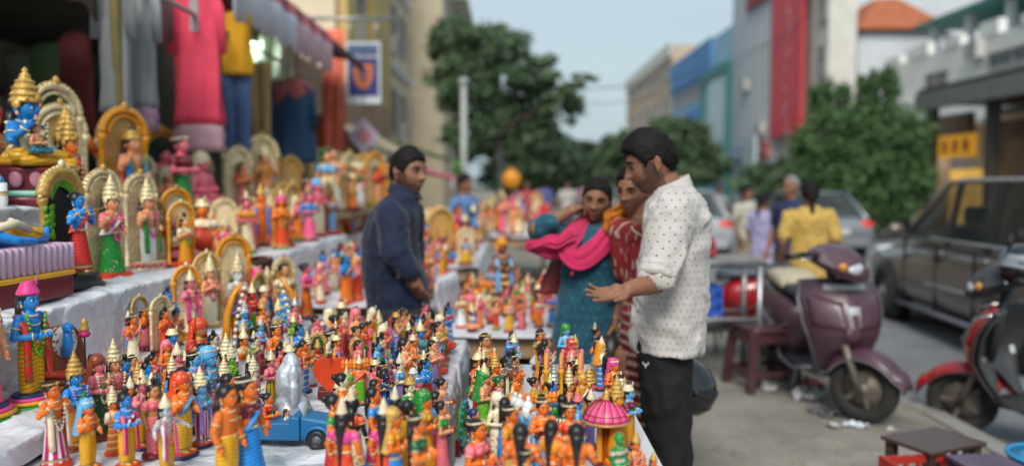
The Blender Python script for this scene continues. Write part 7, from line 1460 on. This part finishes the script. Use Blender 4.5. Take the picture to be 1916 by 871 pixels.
for k in range(60): a = r2.uniform(.1, pi - .1); q = r2.uniform(.1, .16); mb.ball((q * cos(a), .09, .74 + q * sin(a)), (.02, .012, .028), 6, 5)
for k in range(40): mb.ball((-.17 + r2.uniform(-.05, .05), .075, r2.uniform(.42, .68)), (.022, .014, .025), 6, 5)
mb.build('leaves', paint('lime'), ar)
doll('blue flute idol in red skirt under the black based gold arch', ar.location + Vector((.035, -.02, .05)), .28, face=80, skin='blue', lower='sari', low='f:red', upper='sash', up='red', hair='bun', pose='flute', hold='flute', base=None, name='idol', cat='idol')
def idol(label, x, y, z, h, **k): k.setdefault('name', 'idol'); k.setdefault('cat', 'idol'); return DX(label, x * KT, y * KT, z, h * KT, .08, **k)
idol('green skirted goddess idol under gold arch on orange base', -1.36, 2.72, Z2, .38, face=74, skin='peach', lower='sari', low='green', upper='blouse', up='rose', up2=('sash', 'white'), crown='tall', pose='bless', base='block', bases=('vermilion', 'vermilion'), arch=(.46, 1.14, 'palegold', 'gold'), backp='palegold', garland='pink')
idol('pink garlanded idol under a slim gold arch, second on the middle step', -1.36, 3.0, Z2, .37, face=70, skin='peach', lower='dhoti', low='white', upper='shawl', up='green', crown='tall', pose='bless', base='lotus', bases=('palegold', 'rose'), arch=(.44, 1.14, 'palegold', 'gold'), backp='d:palegold:rose', garland='pink')
idol('blue flute idol with maroon skirt before the silver sheet', -1.09, 2.52, Z1, .2, face=60, skin='blue', lower='sari', low='maroon', upper='sash', up='cream', hair='topknot', hairc='navy', pose='flute', hold='flute', bases=('cream', 'cream'))
idol('pink idol under amber arch, nearest of the arches on the lowest step', -1.10, 2.74, Z1, .25, face=55, skin='rose', lower='sari', low='cream', upper='shawl', up='pink', crown='cone', pose='bless', arch=(.42, 1.06, 'amber', 'palegold'), backp='d:palegold:lilac', bases=('gold', 'gold'), garland='pink')
idol('cream idol under gold arch, second of the arches on the lowest step', -1.10, 2.92, Z1, .28, face=50, skin='peach', lower='dhoti', low='cream', upper='sash', up='pink', crown='tall', pose='namaste', arch=(.44, 1.1, 'gold', 'palegold'), backp='d:palegold:magenta', bases=('gold', 'palegold'), garland='magenta')
idol('white horse idol with green base, third arch on the lowest step', -1.08, 3.14, Z1, .33, face=50, skin='white', lower='throne', low='f:rose', upper='sash', up='red', crown='tall', pose='bless', base='tiers', bases=('dkgreen', 'green', 'white', 'white'), arch=(.46, 1.0, 'amber', 'gold'), backp='palegold')
# --- large idols on the top step
lot = thing('lotus_pedestal', 'maroon lotus pedestal with pink petals and pale green band', 'pedestal', TP(-1.64, 2.72, Z3), 0, KT); mb = MB(); mb.lathe([(.155, 0), (.16, .005), (.16, .03), (.155, .033)], 30, sy=.8); mb.build('foot', paint('maroon'), lot); mb = MB(); mb.lathe([(.158, .034), (.164, .038), (.164, .05), (.155, .052)], 30, sy=.8); mb.build('band', M('mint', (.25, .55, .42), .4), lot)
mb = MB(); mb.lathe([(.13, .052), (.12, .065), (.135, .09), (.15, .12), (.145, .128), (.1, .13)], 30, sy=.8); mb.build('lotus', paint('maroon'), lot)
pt = MB(); pt.ball((0, 0, 0), (.021, .01, .03), 10, 8); pt = pt.mesh('petal')
for k in range(14): a = 2 * pi * k / 14; put('petal', pt, M('petal_pink', (.5, .2, .27), .4), lot, (.137 * cos(a), .11 * sin(a), .092), a + pi / 2)
bg_ = idol('large seated blue god idol with tall gold crown on lotus pedestal', -1.64, 2.72, Z3 + .134 - .039, .38, face=84, skin='blue', lower='throne', low='f:yellow', upper='sash', up='palegold', up2=('shawl', 'cream'), crown='tall', crownc='gold', pose='bless', base=None, garland='palegold', hair='long'); bg_.scale = (bg_.scale[2] * 1.3, bg_.scale[2] * 1.3, bg_.scale[2])
idol('small orange child idol on the lap of the blue god', -1.56, 2.655, Z3 + .17, .15, face=80, skin='peach', lower='sit', low='f:teal', upper='sash', up='gold', crown='cone', crownc='gold', pose='hold', base=None)
idol('red clad goddess idol seated beside the blue god', -1.56, 2.85, Z3 + .0, .33, face=78, skin='orange', lower='throne', low='f:red', upper='blouse', up='red', up2=('sash', 'gold'), crown='tall', crownc='gold', pose='bless', base='lotus', bases=('vermilion', 'rose'), garland='cream')
idol('green skirted orange faced idol enthroned under broad gold arch', -1.685, 3.05, Z3, .47, face=74, skin='orange', lower='throne', low='f:green', upper='blouse', up='rose', crown='tall', crownc='gold', pose='bless', base='lotus', bases=('vermilion', 'amber'), arch=(.5, 1.02, 'palegold', 'gold'))
idol('pale blue idol in yellow shawl at the left edge of the top step', -1.665, 2.46, Z3, .31, face=80, skin='sky', lower='throne', low='s:sky:white', upper='sleeves', up='sky', up2=('shawl', 'yellow'), crown='turban', crownc='maroon', pose='hold', base='block', bases=('vermilion', 'yellow'))
# --- filled rows on the two front tables
WORD = ['first', 'second', 'third', 'fourth', 'fifth', 'sixth', 'seventh', 'eighth', 'ninth', 'tenth', 'eleventh', 'twelfth', 'thirteenth', 'fourteenth', 'fifteenth', 'sixteenth', 'seventeenth', 'eighteenth', 'nineteenth', 'twentieth']
def rnd_spec(r, warm=.6):
    s = r.choice(['orange', 'orange', 'peach', 'peach', 'rose', 'blue', 'tan', 'orange', 'sky', 'cream']); lo = r.choice(['sari', 'dhoti', 'sari', 'dhoti', 'sit', 'robe'])
    lw = r.choice(['f:yellow', 'f:amber', 'f:vermilion', 'rose', 'f:red', 's:pink:rose', 'f:blue', 'f:green', 'd:cream:red', 's:magenta:white', 'b:orange:amber:cream', 'white', 'f:lilac', 'b:blue:sky:cream'])
    up = r.choice(['blouse', 'sash', 'shawl', 'sleeves', 'veil', 'blouse', 'sash']); uc = r.choice(['pink', 'rose', 'green', 'red', 'amber', 'blue', 'cream', 'maroon', 'orange', 'lime', 'sky', 'vermilion'])
    cr = r.choice(['tall', 'cone', None, 'band', 'jug', 'turban', 'band', None, None]); po = r.choice(['hold', 'namaste', 'bless', 'down', 'flute', 'hold'])
    return dict(skin=s, lower=lo, low=lw, upper=up, up=uc, crown=cr, crownc=r.choice(['palegold', 'palegold', 'gold', 'cream']), pose=po, hair=None if up == 'veil' else r.choice(['long', 'bun', 'braid', 'topknot']), bases=r.choice([BT, VT, ('maroon', 'maroon'), ('green', 'amber'), ('maroon', 'vermilion')]), garland=r.choice([None, None, 'cream', 'pink', 'lime']))
UPN = dict(blouse='blouse', sash='sash', shawl='shawl', sleeves='tunic', veil='veil', cloak='cloak')
LON = dict(sari='skirt', dhoti='dhoti', sit='seated dhoti', robe='robe')
def rows(where, x0f, x1f, ys, gap, hr, fr, seed, z=Z0, jit=.014, lod=1, prob=1.0):
    r = random.Random(seed); n = 0
    for ri, y in enumerate(ys):
        xa, xb = x0f(y), x1f(y); k = max(1, int((xb - xa) / gap)); c = 0
        for i in range(k + 1):
            x = xa + (xb - xa) * i / k + r.uniform(-jit, jit); yy = y + r.uniform(-jit, jit); hh = r.uniform(*hr); sp = rnd_spec(r); fa = r.uniform(*fr)
            if r.random() > prob or any((x - ox) ** 2 + (yy - oy) ** 2 < (orr + .026) ** 2 for ox, oy, orr in occ): continue
            lab = '%s doll, %s %s and %s %s, %s in %s row %s' % (cname(sp['skin']), cname(sp['up']), UPN[sp['upper']], cname(plain(sp['low'])), LON[sp['lower']], WORD[c], WORD[ri], where)
            doll(' '.join(lab.split()[:16]), (x, yy, z), hh, face=fa, lod=lod, **sp); occ.append((x, yy, .03)); c += 1; n += 1
    return n
print('filled', rows('of centre table', lambda y: -.70 if y < 2.25 else (-.72 if y < 2.62 else -.70), lambda y: -.25, [1.98 + .095 * k for k in range(14)], .078, (.145, .195), (45, 100), 21),
      rows('of narrow table', lambda y: -.09, lambda y: .29, [1.96 + .092 * k for k in range(10)], .08, (.13, .175), (20, 110), 22, .853, .012),
      rows('of left table', lambda y: -1.06, lambda y: -.76, [1.8 + .09 * k for k in range(11)],   .088, (.16, .205), (55, 90), 23))
# --- blurred dolls behind
def nth(n): return '%d%s' % (n, 'th' if 10 < n % 100 < 14 else {1: 'st', 2: 'nd', 3: 'rd'}.get(n % 10, 'th'))
def crowd(where, group, x0, x1, y0, y1, z, n, hr, fr, seed, md, archp=0., name='clay_figurine', cat='doll', occl=()):
    r = random.Random(seed); pl = []; t = 0
    while len(pl) < n and t < 6000:
        t += 1; x, y = r.uniform(x0, x1), r.uniform(y0, y1)
        if all((x - a) ** 2 + (y - b) ** 2 > md * md for a, b in pl): pl.append((x, y))
    pl.sort(key=lambda p: p[0] / p[1])
    for i, (x, y) in enumerate(pl):
        sp = rnd_spec(r); sp['skin'] = r.choice(['orange', 'peach', 'peach', 'rose', 'peach', 'orange', 'tan', 'blue', 'rose'])
        if r.random() < .6: sp['low'] = r.choice(['f:amber', 'peach', 'f:vermilion', 'rose', 'cream', 'orange', 'palegold', 'f:rose', 'f:orange'])
        if r.random() < .4: sp['up'] = r.choice(['palegold', 'cream', 'rose', 'peach', 'amber'])
        ak = {}; ar = ''
        if r.random() < archp: ak = dict(arch=(.48, 1.14, r.choice(['palegold', 'palegold', 'gold', 'amber']), r.choice(['palegold', 'gold'])), base='lotus', backp=r.choice(['palegold', 'd:palegold:rose', 'd:palegold:peach', 'd:gold:rose', 'peach', None])); ar = ' arched'
        doll('%s%s %s, %s %s, %s %s, %s from left %s' % (cname(sp['skin']), ar, cat, cname(sp['up']), UPN[sp['upper']], cname(plain(sp['low'])), LON[sp['lower']].split()[-1], nth(i + 1), where), (x, y, z), r.uniform(*hr) * (.7 if sp['lower'] == 'sit' and not ak else 1), face=r.uniform(*fr), lod=0, group=group, name=name, cat=cat, **sp, **ak)
crowd('on trestle table', 'dolls on the trestle table', -.27, .46, 4.0, 5.2, .762, 70, (.15, .23), (0, 120), 31, .075)
crowd('on table behind navy man', 'dolls on the table behind the navy shirted man', -1.15, -.46, 4.3, 5.9, .866, 50, (.17, .28), (20, 110), 32, .1)
I = dict(name='idol', cat='idol')
crowd('on wedged table', 'dolls on the small wedged table', -1.42, -1.02, 3.48, 4.06, .834, 22, (.2, .32), (25, 100), 41, .085, archp=.3)
crowd('on lowest near step', 'idols at the far end of the lowest step', -1.31, -1.17, 2.55, 3.0, .92, 5, (.16, .24), (45, 80), 42, .1, archp=.3, **I)
crowd('beyond the couch step', 'idols at the far end of the middle step', -1.62, -1.4, 3.42, 3.6, 1.147, 4, (.26, .36), (45, 80), 43, .12, archp=.6, **I)
crowd('on raised shelf', 'idols on the raised shelf', -1.58, -1.28, 4.25, 5.9, 1.13, 16, (.3, .42), (20, 80), 33, .15, archp=.6, **I)
crowd('on top shop step', 'large idols before the garment shop', -2.4, -1.92, 3.5, 10.2, 1.28, 30, (.42, .66), (25, 80), 34, .27, archp=.75, **I)
crowd('on lower shop step', 'idols on the lower level before the shop', -1.8, -1.52, 3.5, 10.2, 1.03, 44, (.28, .46), (25, 80), 35, .155, archp=.55, **I)
crowd('on far table', 'dolls on the far doll table', -1.25, -.35, 6.65, 9.5, .826, 44, (.26, .5), (0, 110), 36, .15, archp=.35, **I)
crowd('on far back shelf', 'idols on the far back shelf', -1.75, -1.4, 6.3, 9.9, 1.265, 16, (.4, .6), (10, 80), 38, .2, archp=.5, **I)
crowd('on farthest table', 'dolls on the farthest doll table', -.8, .5, 10.5, 13.9, .826, 40, (.3, .6), (0, 110), 37, .2, archp=.25, **I)
DX('tall doll with amber pumpkin turban towering over the trestle table dolls', .0 - .06, 4.85, .762, .43, .05, face=30, skin='brown', lower='robe', low='b:maroon:cream:amber', upper='shawl', up='sky', hair='curl', hairc='amber', crown='turban', crownc='amber', pose='hold')
# odd pieces among the blurred dolls
for px, py, Y, r, c, lab in ((376, 450, 3.85, .06, 'vermilion', 'orange round clay pot on a ledge below the pink kurta'), (957, 335, 14, .17, 'amber', 'yellow round lantern far down the stalls')):
    q = J(px, py, Y); po = thing('clay_pot', lab, 'pot', q - Vector((0, 0, r))); mb = MB(); mb.lathe([(.4 * r, 0), (.85 * r, .35 * r), (r, r), (.85 * r, 1.55 * r), (.45 * r, 1.85 * r), (.42 * r, 1.95 * r), (.55 * r, 2.08 * r), (.5 * r, 2.1 * r)], 26, mod=lambda a, z, t: 1 + .02 * cos(12 * a)); mb.build('bowl', paint(c), po)
    zb = (.8 if Y > 6 else .76 if Y > 4.5 else 1.03); hgt = q.z - r - zb
    mb = MB(); mb.lathe([(r * .8, -hgt), (r * .85, -hgt + .02), (r * .3, -hgt + .05), (r * .3, -.02), (r * .6, 0)], 16); mb.build('stand', paint('maroon'), po)
